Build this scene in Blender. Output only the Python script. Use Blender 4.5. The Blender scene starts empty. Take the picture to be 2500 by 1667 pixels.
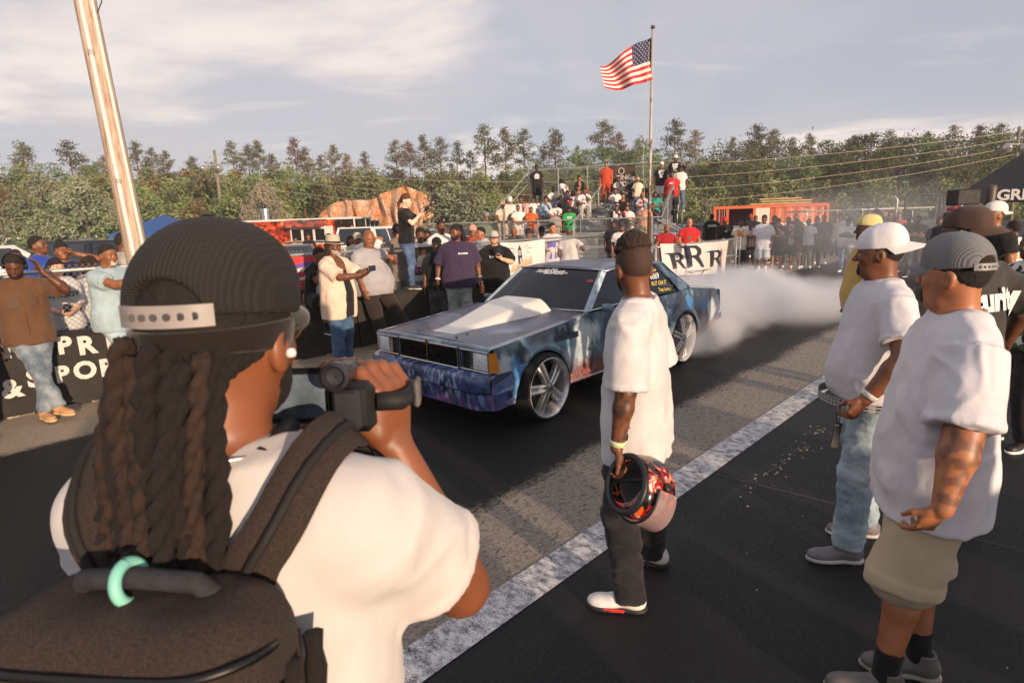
import bpy, bmesh, math, random
import numpy as np
from mathutils import Vector, Matrix
random.seed(7); RNG = np.random.default_rng(11)
SC = bpy.context.scene
COL = SC.collection
# ------------------------------------------------------------------ camera
F_PX, PITCH, ROLL, CAMZ, HEAD = 1443.47, 0.2005, 0.0322, 1.9393, 0.8044
cam = bpy.data.cameras.new("camera"); camo = bpy.data.objects.new("camera", cam); COL.objects.link(camo)
cam.sensor_width = 36.0; cam.lens = 36.0 * F_PX / 2500.0
cam.clip_start = 0.02; cam.clip_end = 3000
camo.location = (0, 0, CAMZ)
_fw = Vector((0, math.cos(PITCH), -math.sin(PITCH))); _up = Vector((0, math.sin(PITCH), math.cos(PITCH))); _rt = Vector((1, 0, 0))
_r2 = _rt * math.cos(ROLL) - _up * math.sin(ROLL); _u2 = _up * math.cos(ROLL) + _rt * math.sin(ROLL)
camo.rotation_euler = Matrix((( _r2.x, _u2.x, -_fw.x), (_r2.y, _u2.y, -_fw.y), (_r2.z, _u2.z, -_fw.z))).to_euler()
cam.dof.use_dof = True; cam.dof.focus_distance = 8.0; cam.dof.aperture_fstop = 7.1
SC.camera = camo
# ------------------------------------------------------------------ light
SUN_TRAVEL = Vector((-0.52, 0.854, 0)).normalized(); SUN_EL = math.radians(9.0)
sun = bpy.data.lights.new("sun", 'SUN'); suno = bpy.data.objects.new("sun", sun); COL.objects.link(suno)
sun.energy = 5.0; sun.angle = math.radians(0.7); sun.color = (1.0, 0.74, 0.52)
_d = Vector((SUN_TRAVEL.x * math.cos(SUN_EL), SUN_TRAVEL.y * math.cos(SUN_EL), -math.sin(SUN_EL)))
suno.rotation_euler = _d.to_track_quat('-Z', 'Y').to_euler(); suno.location = (20, -30, 30)
wd = bpy.data.worlds.new("World"); SC.world = wd; wd.use_nodes = True
def build_world():
 nt = wd.node_tree; N = nt.nodes; L = nt.links; N.clear()
 out = N.new('ShaderNodeOutputWorld'); bg = N.new('ShaderNodeBackground'); L.new(bg.outputs[0], out.inputs[0])
 sky = N.new('ShaderNodeTexSky'); sky.sky_type = 'NISHITA'; sky.sun_disc = False
 sky.sun_elevation = SUN_EL; sky.sun_rotation = math.atan2(-SUN_TRAVEL.x, -SUN_TRAVEL.y)
 sky.air_density = 1.0; sky.dust_density = 1.6; sky.ozone_density = 1.5
 tc = N.new('ShaderNodeTexCoord'); sep = N.new('ShaderNodeSeparateXYZ'); L.new(tc.outputs['Generated'], sep.inputs[0])
 az = N.new('ShaderNodeMath'); az.operation = 'ADD'; L.new(sep.outputs['Z'], az.inputs[0]); az.inputs[1].default_value = 0.10
 mx = N.new('ShaderNodeMath'); mx.operation = 'MAXIMUM'; L.new(az.outputs[0], mx.inputs[0]); mx.inputs[1].default_value = 0.03
 dv = N.new('ShaderNodeVectorMath'); dv.operation = 'DIVIDE'; L.new(tc.outputs['Generated'], dv.inputs[0])
 cb = N.new('ShaderNodeCombineXYZ'); L.new(mx.outputs[0], cb.inputs[0]); L.new(mx.outputs[0], cb.inputs[1]); cb.inputs[2].default_value = 1.0
 L.new(cb.outputs[0], dv.inputs[1])
 def noise(scale, det, rough, off, stretch=(1, 1, 0.2), lac=2.0):
  mp = N.new('ShaderNodeMapping'); mp.inputs['Location'].default_value = off; mp.inputs['Scale'].default_value = stretch
  L.new(dv.outputs[0], mp.inputs[0])
  n = N.new('ShaderNodeTexNoise'); n.inputs['Scale'].default_value = scale; n.inputs['Detail'].default_value = det
  n.inputs['Roughness'].default_value = rough; n.inputs['Distortion'].default_value = 0.35; L.new(mp.outputs[0], n.inputs['Vector']); return n
 def ramp(src, a, b, lo=0.0, hi=1.0):
  r = N.new('ShaderNodeMapRange'); r.interpolation_type = 'SMOOTHSTEP'; L.new(src, r.inputs[0])
  r.inputs[1].default_value = a; r.inputs[2].default_value = b; r.inputs[3].default_value = lo; r.inputs[4].default_value = hi; return r.outputs[0]
 def mixc(fac, a, b):
  m = N.new('ShaderNodeMix'); m.data_type = 'RGBA'
  if isinstance(fac, float): m.inputs[0].default_value = fac
  else: L.new(fac, m.inputs[0])
  for i, c in ((6, a), (7, b)):
   if isinstance(c, tuple): m.inputs[i].default_value = c
   else: L.new(c, m.inputs[i])
  return m.outputs[2]
 skyc = N.new('ShaderNodeVectorMath'); skyc.operation = 'SCALE'; L.new(sky.outputs[0], skyc.inputs[0]); skyc.inputs['Scale'].default_value = 1.0
 big = noise(0.50, 9, 0.55, (11.43, 8.58, 0), (1.0, 1.0, 0.2)); veil = noise(0.30, 5, 0.6, (1.2, 4.0, 0), (1.0, 0.6, 0.2)); low = noise(2.2, 7, 0.5, (7.4, 1.3, 0), (0.55, 1.5, .2))
 base = mixc(0.70, skyc.outputs[0], (4.9, 4.95, 5.75, 1))
 c1 = mixc(ramp(veil.outputs['Fac'], 0.34, 0.62, 0.0, 0.85), base, (5.35, 5.1, 5.3, 1))
 c2 = mixc(ramp(low.outputs['Fac'], 0.56, 0.76, 0.0, 0.45), c1, (7.2, 6.3, 6.0, 1))
 c3 = mixc(ramp(big.outputs['Fac'], 0.52, 0.68, 0.0, 0.9), c2, (8.3, 7.3, 6.8, 1))
 L.new(c3, bg.inputs[0]); bg.inputs[1].default_value = 0.098
build_world()
SC.view_settings.view_transform = 'Standard'; SC.view_settings.look = 'None'
SC.view_settings.exposure = 0.30; SC.view_settings.gamma = 1.0; SC.view_settings.use_curve_mapping = False
SC.render.engine = 'CYCLES'
SC.cycles.use_denoising = True
SC.cycles.max_bounces = 6; SC.cycles.diffuse_bounces = 3; SC.cycles.glossy_bounces = 3; SC.cycles.transmission_bounces = 4
SC.cycles.transparent_max_bounces = 12; SC.cycles.volume_bounces = 3
SC.cycles.use_adaptive_sampling = True; SC.cycles.adaptive_threshold = 0.015
SC.cycles.volume_step_rate = 1.0; SC.cycles.volume_max_steps = 128
SC.cycles.sample_clamp_indirect = 6.0
# ------------------------------------------------------------------ pixel to place (source photograph pixels, 2500 wide)
UD = np.array([math.cos(HEAD), math.sin(HEAD), 0.0]); TD = np.array([-math.sin(HEAD), math.cos(HEAD), 0.0])
def ray(px, py):
 X, Y = px - 1250.0, py - 833.5; cr, sr = math.cos(ROLL), math.sin(ROLL)
 x = X * cr - Y * sr; y = X * sr + Y * cr; a, b = 1.0, -y / F_PX; cp, sp = math.cos(PITCH), math.sin(PITCH)
 return np.array([x / F_PX, a * cp + b * sp, -a * sp + b * cp])
CAMP = np.array([0, 0, CAMZ])
def at_z(px, py, z=0.0):
 d = ray(px, py); return CAMP + d * ((z - CAMZ) / d[2])
def at_y(px, py, Y):
 d = ray(px, py); return CAMP + d * (Y / d[1])
def at_t(px, py, t):
 d = ray(px, py); return CAMP + d * (t / (d @ TD))
def st(s, t, z=0.0):
 p = UD * s + TD * t; return np.array([p[0], p[1], z])
def pix(P):
 x, y, z = P[0], P[1], P[2] - CAMZ; cp, sp = math.cos(PITCH), math.sin(PITCH); fw = y * cp - z * sp; up = y * sp + z * cp
 a = F_PX * x / fw; b = -F_PX * up / fw; cr, sr = math.cos(ROLL), math.sin(ROLL)
 return 1250 + a * cr + b * sr, 833.5 - a * sr + b * cr
# ------------------------------------------------------------------ materials
def lin(c):
 if isinstance(c, str):
  c = c.lstrip('#'); c = [int(c[i:i + 2], 16) / 255 for i in (0, 2, 4)]
  c = [x / 12.92 if x <= 0.04045 else ((x + 0.055) / 1.055) ** 2.4 for x in c]
 return (c[0], c[1], c[2], 1.0)
MATS = {}
class NB:
 def __init__(s, name):
  s.m = bpy.data.materials.new(name); s.m.use_nodes = True; s.N = s.m.node_tree.nodes; s.L = s.m.node_tree.links
  s.b = s.N['Principled BSDF']; s.out = s.N['Material Output']; s.tc = s.N.new('ShaderNodeTexCoord')
 def set(s, **k):
  for n, v in k.items():
   s.b.inputs[n.replace('_', ' ')].default_value = v
  return s
 def link(s, a, b): s.L.new(a, b)
 def vec(s, src='Object', scale=(1, 1, 1), loc=(0, 0, 0), rot=(0, 0, 0)):
  mp = s.N.new('ShaderNodeMapping'); mp.inputs['Scale'].default_value = scale; mp.inputs['Location'].default_value = loc; mp.inputs['Rotation'].default_value = rot
  s.L.new(s.tc.outputs[src], mp.inputs[0]); return mp.outputs[0]
 def noise(s, scale, det=4, rough=0.55, v=None, dist=0.0):
  n = s.N.new('ShaderNodeTexNoise'); n.inputs['Scale'].default_value = scale; n.inputs['Detail'].default_value = det
  n.inputs['Roughness'].default_value = rough; n.inputs['Distortion'].default_value = dist
  s.L.new(v if v is not None else s.tc.outputs['Object'], n.inputs['Vector']); return n.outputs['Fac']
 def voro(s, scale, v=None, feature='F1', out='Distance'):
  n = s.N.new('ShaderNodeTexVoronoi'); n.feature = feature; n.inputs['Scale'].default_value = scale
  s.L.new(v if v is not None else s.tc.outputs['Object'], n.inputs['Vector']); return n.outputs[out]
 def wave(s, scale, v=None, dist=0.0, direction='X', prof='SIN', det=2):
  n = s.N.new('ShaderNodeTexWave'); n.bands_direction = direction; n.wave_profile = prof; n.inputs['Scale'].default_value = scale
  n.inputs['Distortion'].default_value = dist; n.inputs['Detail'].default_value = det
  s.L.new(v if v is not None else s.tc.outputs['Object'], n.inputs['Vector']); return n.outputs['Fac']
 def rng(s, src, a, b, lo=0.0, hi=1.0, smooth=True):
  r = s.N.new('ShaderNodeMapRange'); r.interpolation_type = 'SMOOTHSTEP' if smooth else 'LINEAR'; s.L.new(src, r.inputs[0])
  for i, v in enumerate((a, b, lo, hi)): r.inputs[i + 1].default_value = v
  return r.outputs[0]
 def math(s, op, a, b=None, c=None):
  n = s.N.new('ShaderNodeMath'); n.operation = op
  for i, v in enumerate((a, b, c)):
   if v is None: continue
   if isinstance(v, (int, float)): n.inputs[i].default_value = v
   else: s.L.new(v, n.inputs[i])
  return n.outputs[0]
 def mix(s, fac, a, b, blend='MIX'):
  n = s.N.new('ShaderNodeMix'); n.data_type = 'RGBA'; n.blend_type = blend
  if isinstance(fac, (int, float)): n.inputs[0].default_value = fac
  else: s.L.new(fac, n.inputs[0])
  for i, c in ((6, a), (7, b)):
   if isinstance(c, (tuple, list, str)): n.inputs[i].default_value = lin(c) if isinstance(c, str) else c
   else: s.L.new(c, n.inputs[i])
  return n.outputs[2]
 def sep(s, v):
  n = s.N.new('ShaderNodeSeparateXYZ'); s.L.new(v, n.inputs[0]); return n.outputs
 def color(s, c):
  if isinstance(c, (tuple, list, str)): s.b.inputs['Base Color'].default_value = lin(c) if isinstance(c, str) else c
  else: s.L.new(c, s.b.inputs['Base Color'])
  return s
 def bump(s, src, strength=0.3, dist=0.01):
  n = s.N.new('ShaderNodeBump'); n.inputs['Strength'].default_value = strength; n.inputs['Distance'].default_value = dist
  s.L.new(src, n.inputs['Height']); s.L.new(n.outputs[0], s.b.inputs['Normal']); return s
def plain(name, c, rough=0.6, metal=0.0, var=0.12, scale=14.0, bump=0.0, spec=0.5, coat=0.0):
 key = (name, str(c), rough, metal, var, scale, bump)
 if key in MATS: return MATS[key]
 b = NB(name); c = lin(c)
 b.set(Roughness=rough, Metallic=metal); b.b.inputs['Specular IOR Level'].default_value = spec
 if coat: b.b.inputs['Coat Weight'].default_value = coat; b.b.inputs['Coat Roughness'].default_value = 0.06
 if var > 0:
  n = b.noise(scale, 5, 0.6); d = tuple(x * (1 - var) for x in c[:3]) + (1,); e = tuple(min(1, x * (1 + var)) for x in c[:3]) + (1,)
  b.color(b.mix(b.rng(n, 0.3, 0.7), d, e))
  r = b.rng(n, 0.2, 0.8, max(0.02, rough - 0.08), min(1, rough + 0.08)); b.link(r, b.b.inputs['Roughness'])
  if bump: b.bump(b.noise(scale * 6, 4), bump, 0.004)
 else: b.color(c)
 MATS[key] = b.m; return b.m
def skin_mat(c):
 key = ('skin', str(c))
 if key in MATS: return MATS[key]
 b = NB('skin'); cc = lin(c)
 n = b.noise(26, 5, 0.6); n2 = b.noise(7, 3)
 dk = (cc[0] * .80, cc[1] * .75, cc[2] * .74, 1); lt = (min(1, cc[0] * 1.16), cc[1] * 1.12, cc[2] * 1.1, 1)
 b.color(b.mix(b.rng(n2, .35, .65), b.mix(b.rng(n, .3, .7), dk, cc), lt)); b.set(Roughness=0.47)
 b.b.inputs['Subsurface Weight'].default_value = 0.0
 b.bump(b.noise(220, 3), 0.10, 0.002); MATS[key] = b.m; return b.m
def cloth_mat(c, kind='cotton', c2=None):
 key = ('cloth', str(c), kind, str(c2))
 if key in MATS: return MATS[key]
 b = NB(kind + '_cloth'); cc = lin(c)
 b.set(Roughness=0.9); b.b.inputs['Specular IOR Level'].default_value = 0.25
 b.b.inputs['Sheen Weight'].default_value = 0.12
 dk = tuple(x * .86 for x in cc[:3]) + (1,)
 if kind == 'denim':
  fade = lin(c2) if c2 else tuple(min(1, x * 2.2 + .05) for x in cc[:3]) + (1,)
  w = b.noise(160, 2, .5, b.vec(scale=(1, 1, .25))); f = b.noise(4.5, 4, .6)
  b.color(b.mix(b.rng(w, .3, .7, 0, .35), b.mix(b.rng(f, .38, .66), cc, fade), fade))
  b.bump(b.math('ADD', b.noise(9, 5, .6, b.vec(scale=(1, 1, 2.2))), b.math('MULTIPLY', w, .15)), .55, .02)
 elif kind == 'camo':
  f = b.noise(9, 2, .4); g = b.noise(13, 2, .4, b.vec(loc=(5, 2, 1)))
  b.color(b.mix(b.rng(g, .52, .54), b.mix(b.rng(f, .5, .52), cc, lin(c2)), (.02, .02, .015, 1))); b.bump(b.noise(20, 4), .3, .01)
 elif kind == 'floral':
  f = b.voro(22); g = b.noise(15, 2, .4)
  b.color(b.mix(b.rng(f, .25, .30), lin(c2), b.mix(b.rng(g, .48, .52), cc, (.55, .12, .10, 1)))); b.bump(b.noise(20, 4), .3, .01)
 elif kind == 'stripe':
  w = b.wave(7.0, b.vec(scale=(0, 0, 1)), direction='Z'); b.color(b.mix(b.rng(w, .45, .55), cc, lin(c2))); b.bump(b.noise(20, 4), .3, .01)
 elif kind == 'plaid':
  w = b.wave(18, direction='X'); v = b.wave(18, direction='Z'); b.color(b.mix(b.rng(w, .45, .55, 0, .6), b.mix(b.rng(v, .45, .55, 0, .6), cc, lin(c2)), lin(c2)))
 else:
  f = b.noise(6, 4, .6); wv = b.noise(420, 1)
  b.color(b.mix(b.rng(f, .3, .7), dk, cc))
  b.bump(b.math('ADD', b.noise(7, 3, .5, b.vec(scale=(1, 1, .5)), .4), b.math('MULTIPLY', wv, .03)), .4, .030)
 MATS[key] = b.m; return b.m
# ------------------------------------------------------------------ objects
def tag(o, label=None, cat=None, group=None, kind=None):
 if label: o['label'] = label
 if cat: o['category'] = cat
 if group: o['group'] = group
 if kind: o['kind'] = kind
 return o
def empty(name, loc=(0, 0, 0), rz=0.0):
 o = bpy.data.objects.new(name, None); o.empty_display_size = 0.1; COL.objects.link(o); o.location = tuple(float(x) for x in loc); o.rotation_euler = (0, 0, rz); return o
def link_mesh(name, me, mat=None, parent=None, smooth=False):
 if mat is not None:
  for m in (mat if isinstance(mat, (list, tuple)) else [mat]): me.materials.append(m)
 if smooth and len(me.polygons): me.polygons.foreach_set('use_smooth', np.ones(len(me.polygons), bool))
 o = bpy.data.objects.new(name, me); COL.objects.link(o)
 if parent is not None: o.parent = parent
 return o
def mesh_np(name, V, Q):
 V = np.ascontiguousarray(V, np.float32); Q = np.ascontiguousarray(Q, np.int32); me = bpy.data.meshes.new(name); k = Q.shape[1]
 me.vertices.add(len(V)); me.vertices.foreach_set('co', V.ravel()); keep = np.ones(Q.shape, bool)
 if k == 4: keep[:, 3] = Q[:, 3] != Q[:, 2]
 n = keep.sum(1); lp = Q[keep]; me.loops.add(len(lp)); me.loops.foreach_set('vertex_index', lp); me.polygons.add(len(Q))
 me.polygons.foreach_set('loop_start', np.concatenate([[0], np.cumsum(n)[:-1]]).astype(np.int32)); me.update(calc_edges=True); return me
class MB:
 def __init__(s): s.v = []; s.f = []; s.mi = []
 def add(s, verts, faces, mi=0):
  o = len(s.v); s.v += [tuple(float(c) for c in v) for v in verts]; s.f += [tuple(i + o for i in f) for f in faces]; s.mi += [mi] * len(faces); return s
 def box(s, c, size, R=None, mi=0, taper=None, bevel=0.0):
  hx, hy, hz = (x / 2 for x in size); b = min(bevel, hx * .9, hy * .9, hz * .9)
  if b <= 0:
   P = [(-hx, -hy, -hz), (hx, -hy, -hz), (hx, hy, -hz), (-hx, hy, -hz), (-hx, -hy, hz), (hx, -hy, hz), (hx, hy, hz), (-hx, hy, hz)]
   Fc = [(0, 3, 2, 1), (4, 5, 6, 7), (0, 1, 5, 4), (1, 2, 6, 5), (2, 3, 7, 6), (3, 0, 4, 7)]
  else:
   P = []; idx = {}
   for sx in (-1, 1):
    for sy in (-1, 1):
     for sz in (-1, 1):
      for ax in range(3):
       q = [sx * (hx - b), sy * (hy - b), sz * (hz - b)]; q[ax] = (sx * hx, sy * hy, sz * hz)[ax]
       idx[(sx, sy, sz, ax)] = len(P); P.append(tuple(q))
   I = lambda a, b2, c2, ax: idx[(a, b2, c2, ax)]; Fc = []
   for sg in (-1, 1):
    q = [I(sg, -1, -1, 0), I(sg, 1, -1, 0), I(sg, 1, 1, 0), I(sg, -1, 1, 0)]; Fc.append(tuple(q if sg > 0 else q[::-1]))
    q = [I(-1, sg, -1, 1), I(1, sg, -1, 1), I(1, sg, 1, 1), I(-1, sg, 1, 1)]; Fc.append(tuple(q[::-1] if sg > 0 else q))
    q = [I(-1, -1, sg, 2), I(1, -1, sg, 2), I(1, 1, sg, 2), I(-1, 1, sg, 2)]; Fc.append(tuple(q if sg > 0 else q[::-1]))
   for a in (-1, 1):
    for c2 in (-1, 1):
     q = [I(a, c2, -1, 0), I(a, c2, -1, 1), I(a, c2, 1, 1), I(a, c2, 1, 0)]; Fc.append(tuple(q if a * c2 > 0 else q[::-1]))
     q = [I(a, -1, c2, 0), I(a, 1, c2, 0), I(a, 1, c2, 2), I(a, -1, c2, 2)]; Fc.append(tuple(q if a * c2 > 0 else q[::-1]))
     q = [I(-1, a, c2, 1), I(-1, a, c2, 2), I(1, a, c2, 2), I(1, a, c2, 1)]; Fc.append(tuple(q if a * c2 > 0 else q[::-1]))
     for e in (-1, 1):
      q = [I(a, c2, e, 0), I(a, c2, e, 1), I(a, c2, e, 2)]; Fc.append(tuple(q if a * c2 * e > 0 else q[::-1]))
  if taper: P = [(x * (taper[0] if z > 0 else 1), y * (taper[1] if z > 0 else 1), z) for x, y, z in P]
  if R is not None: P = [tuple(R @ Vector(p)) for p in P]
  return s.add([(p[0] + c[0], p[1] + c[1], p[2] + c[2]) for p in P], Fc, mi)
 def tube(s, pts, r, n=6, cap=True, mi=0, flat=None):
  pts = [Vector(p) for p in pts]; rr = r if isinstance(r, (list, tuple, np.ndarray)) else [r] * len(pts); V = []; Fc = []; prev = None
  for i, p in enumerate(pts):
   t = (pts[min(i + 1, len(pts) - 1)] - pts[max(i - 1, 0)]).normalized()
   if prev is None: a = t.orthogonal().normalized()
   else: a = (prev - t * prev.dot(t)); a = a.normalized() if a.length > 1e-6 else t.orthogonal().normalized()
   prev = a; b = t.cross(a)
   for k in range(n):
    an = 2 * math.pi * k / n; V.append(p + (a * math.cos(an) + b * math.sin(an)) * rr[i])
  for i in range(len(pts) - 1):
   for k in range(n): Fc.append((i * n + k, i * n + (k + 1) % n, (i + 1) * n + (k + 1) % n, (i + 1) * n + k))
  if cap: Fc.append(tuple(range(n))[::-1]); Fc.append(tuple((len(pts) - 1) * n + k for k in range(n)))
  return s.add(V, Fc, mi)
 def lathe(s, prof, c=(0, 0, 0), n=24, R=None, mi=0, cap=True):
  V = []; Fc = []
  for r, z in prof:
   for k in range(n):
    an = 2 * math.pi * k / n; p = Vector((r * math.cos(an), r * math.sin(an), z)); p = R @ p if R is not None else p; V.append((p[0] + c[0], p[1] + c[1], p[2] + c[2]))
  for i in range(len(prof) - 1):
   for k in range(n): Fc.append((i * n + k, i * n + (k + 1) % n, (i + 1) * n + (k + 1) % n, (i + 1) * n + k))
  if cap: Fc.append(tuple(range(n))[::-1]); Fc.append(tuple((len(prof) - 1) * n + k for k in range(n)))
  return s.add(V, Fc, mi)
 def prism(s, poly, axis_o, ax, ay, n, d, mi=0):
  o = Vector(axis_o); ax = Vector(ax); ay = Vector(ay); n = Vector(n); k = len(poly)
  V = [o + ax * x + ay * y for x, y in poly] + [o + ax * x + ay * y + n * d for x, y in poly]
  return s.add(V, [tuple(range(k))[::-1], tuple(range(k, 2 * k))] + [(i, (i + 1) % k, k + (i + 1) % k, k + i) for i in range(k)], mi)
 def grid(s, fn, nu, nv, mi=0, flip=False):
  V = [fn(i / nu, j / nv) for j in range(nv + 1) for i in range(nu + 1)]; w = nu + 1; Fc = []
  for j in range(nv):
   for i in range(nu):
    q = (j * w + i, j * w + i + 1, (j + 1) * w + i + 1, (j + 1) * w + i); Fc.append(q[::-1] if flip else q)
  return s.add(V, Fc, mi)
 def build(s, name, mat=None, parent=None, smooth=False, auto=None):
  me = bpy.data.meshes.new(name); me.from_pydata(s.v, [], s.f); me.update()
  if isinstance(mat, (list, tuple)) and len(mat) > 1: me.polygons.foreach_set('material_index', np.array(s.mi, np.int32))
  o = link_mesh(name, me, mat, parent, smooth)
  if auto and len(me.polygons):
   me.polygons.foreach_set('use_smooth', np.ones(len(me.polygons), bool)); me.set_sharp_from_angle(angle=math.radians(auto))
  return o
def copy_tree(o, parent=None):
 c = o.copy(); COL.objects.link(c); c.parent = parent
 for ch in list(o.children): copy_tree(ch, c)
 return c
def text_mesh(body, size=1.0, bold=0.0, extrude=0.0, align='CENTER', shear=0.0, space=1.0):
 cu = bpy.data.curves.new('lettering', 'FONT'); cu.body = body; cu.size = size; cu.align_x = align; cu.align_y = 'CENTER'; cu.offset = bold; cu.extrude = extrude; cu.shear = shear; cu.space_character = space; cu.resolution_u = 3
 ob = bpy.data.objects.new('lettering', cu); COL.objects.link(ob); dg = bpy.context.evaluated_depsgraph_get(); dg.update()
 me = bpy.data.meshes.new_from_object(ob.evaluated_get(dg)); bpy.data.objects.remove(ob); bpy.data.curves.remove(cu); me.materials.clear(); return me
def text_on(body, origin, ax, ay, size, mat, parent=None, name='lettering', **k):
 me = text_mesh(body, size, **k); o = Vector(origin); ax = Vector(ax).normalized(); ay = Vector(ay).normalized(); n = ax.cross(ay)
 for v in me.vertices: c = v.co.copy(); v.co = o + ax * c.x + ay * c.y + n * c.z
 return link_mesh(name, me, mat, parent)
# ------------------------------------------------------------------ soft shapes: distance fields turned into one continuous surface
def smin(a, b, k):
 if k <= 0: return np.minimum(a, b)
 h = np.clip(k - np.abs(a - b), 0, None) / k; return np.minimum(a, b) - h * h * k * 0.25
def A3(*v): return np.array(v, float)
class Field:
 def __init__(s): s.p = []
 def _add(s, fn, lo, hi, k, op): s.p.append((fn, None if lo is None else np.array(lo, float), None if hi is None else np.array(hi, float), k, op)); return s
 def cone(s, a, b, ra, rb, k=0.02, op='+'):
  a = np.array(a, float); b = np.array(b, float); d = b - a; L2 = float(d @ d) + 1e-12
  def fn(P):
   q = P - a; t = np.clip((q @ d) / L2, 0, 1); return np.sqrt(((q - t[..., None] * d) ** 2).sum(-1)) - (ra + (rb - ra) * t)
  r = max(ra, rb); return s._add(fn, np.minimum(a, b) - r, np.maximum(a, b) + r, k, op)
 def ell(s, c, r, k=0.02, R=None, op='+'):
  c = np.array(c, float); r = np.array(r, float); Rm = None if R is None else np.array(R, float)
  def fn(P):
   q = P - c
   if Rm is not None: q = q @ Rm
   k0 = np.sqrt(((q / r) ** 2).sum(-1)) + 1e-9; k1 = np.sqrt(((q / (r * r)) ** 2).sum(-1)) + 1e-9; return k0 * (k0 - 1) / k1
  m = r.max() if Rm is not None else r; return s._add(fn, c - m, c + m, k, op)
 def rbox(s, c, h, rad, k=0.0, R=None, op='+'):
  c = np.array(c, float); h = np.array(h, float); Rm = None if R is None else np.array(R, float)
  def fn(P):
   q = P - c
   if Rm is not None: q = q @ Rm
   q = np.abs(q) - (h - rad); return np.sqrt((np.clip(q, 0, None) ** 2).sum(-1)) + np.minimum(q.max(-1), 0) - rad
  m = np.linalg.norm(h) if Rm is not None else h; return s._add(fn, c - m, c + m, k, op)
 def loft(s, o, R, hs, wx, wf, wb, off=None, k=0.02, n=2.3, op='+', grow=0.0):
  o = np.array(o, float); R = np.array(R, float); hs = np.array(hs, float); hh = np.linspace(hs[0], hs[-1], 60)
  def sm(w):
   v = np.interp(hh, hs, w); ker = np.array([1, 2, 3, 2, 1]) / 9.0
   for _ in range(2): v = np.convolve(np.pad(v, 2, 'edge'), ker, 'valid')
   return v + grow
  X, Fd, B = sm(wx), sm(wf), sm(wb); O = sm(off) - grow if off is not None else np.zeros(60)
  def fn(P):
   q = (P - o) @ R; z = q[..., 2]; x = np.interp(z, hh, X); f = np.interp(z, hh, Fd); b = np.interp(z, hh, B); y = q[..., 1] - np.interp(z, hh, O)
   w = np.where(y < 0, f, b); r = ((np.abs(q[..., 0]) / x) ** n + (np.abs(y) / w) ** n + 1e-12) ** (1 / n)
   d = (r - 1) * np.minimum(x, w) * 0.95; return np.maximum(d, np.maximum(hs[0] - z, z - hs[-1]))
  m = max(X.max(), Fd.max() + np.abs(O).max(), B.max() + np.abs(O).max()); a = o + R[:, 2] * hs[0]; b2 = o + R[:, 2] * hs[-1]
  return s._add(fn, np.minimum(a, b2) - m, np.maximum(a, b2) + m, k, op)
 def plane(s, o, n, k=0.0):
  o = np.array(o, float); n = np.array(n, float); n = n / np.linalg.norm(n)
  return s._add(lambda P: (P - o) @ n, None, None, k, 'cut')
 def region(s, other, grow=0.0):
  return s._add(lambda P: other.eval(P) - grow, None, None, 0, 'cut')
 def minus(s, other, grow=0.0, k=0.0):
  return s._add(lambda P: -(other.eval(P) - grow), None, None, k, 'cut')
 def eval(s, P):
  D = np.full(P.shape[:-1], 9.0)
  for fn, lo, hi, k, op in s.p:
   d = fn(P)
   if op == '+': D = smin(D, d, k)
   elif op == '-': D = -smin(-D, d, k)
   else: D = -smin(-D, -d, k)
  return D
 def bounds(s):
  lo = np.min([p[1] for p in s.p if p[4] == '+'], 0); hi = np.max([p[2] for p in s.p if p[4] == '+'], 0); return lo, hi
 def grid(s, h, lo=None, hi=None):
  if lo is None: lo, hi = s.bounds()
  lo = lo - 2.5 * h; hi = hi + 2.5 * h; n = np.maximum(np.ceil((hi - lo) / h).astype(int) + 1, 3)
  ax = [lo[i] + np.arange(n[i]) * h for i in range(3)]; D = np.full(n, 9.0)
  for fn, plo, phi, k, op in s.p:
   if plo is None: i0 = [0, 0, 0]; i1 = list(n)
   else:
    m = k + 3 * h; i0 = [int(max(0, math.floor((plo[i] - m - lo[i]) / h))) for i in range(3)]; i1 = [int(min(n[i], math.ceil((phi[i] + m - lo[i]) / h) + 1)) for i in range(3)]
    if any(i1[i] <= i0[i] for i in range(3)): continue
   sl = tuple(slice(i0[i], i1[i]) for i in range(3))
   P = np.stack(np.meshgrid(*[ax[i][i0[i]:i1[i]] for i in range(3)], indexing='ij'), -1)
   if plo is None:
    msk = D < 3 * h; d = np.full(n, -9.0); d[msk] = fn(P[msk])
   else: d = fn(P)
   if op == '+': D[sl] = smin(D[sl], d, k)
   elif op == '-': D[sl] = -smin(-D[sl], d, k)
   else: D[sl] = -smin(-D[sl], -d, k)
  return D, lo
_CO = np.array([[i >> 2 & 1, i >> 1 & 1, i & 1] for i in range(8)])
_ED = [(a, b) for a in range(8) for b in range(a + 1, 8) if np.abs(_CO[a] - _CO[b]).sum() == 1]
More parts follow.
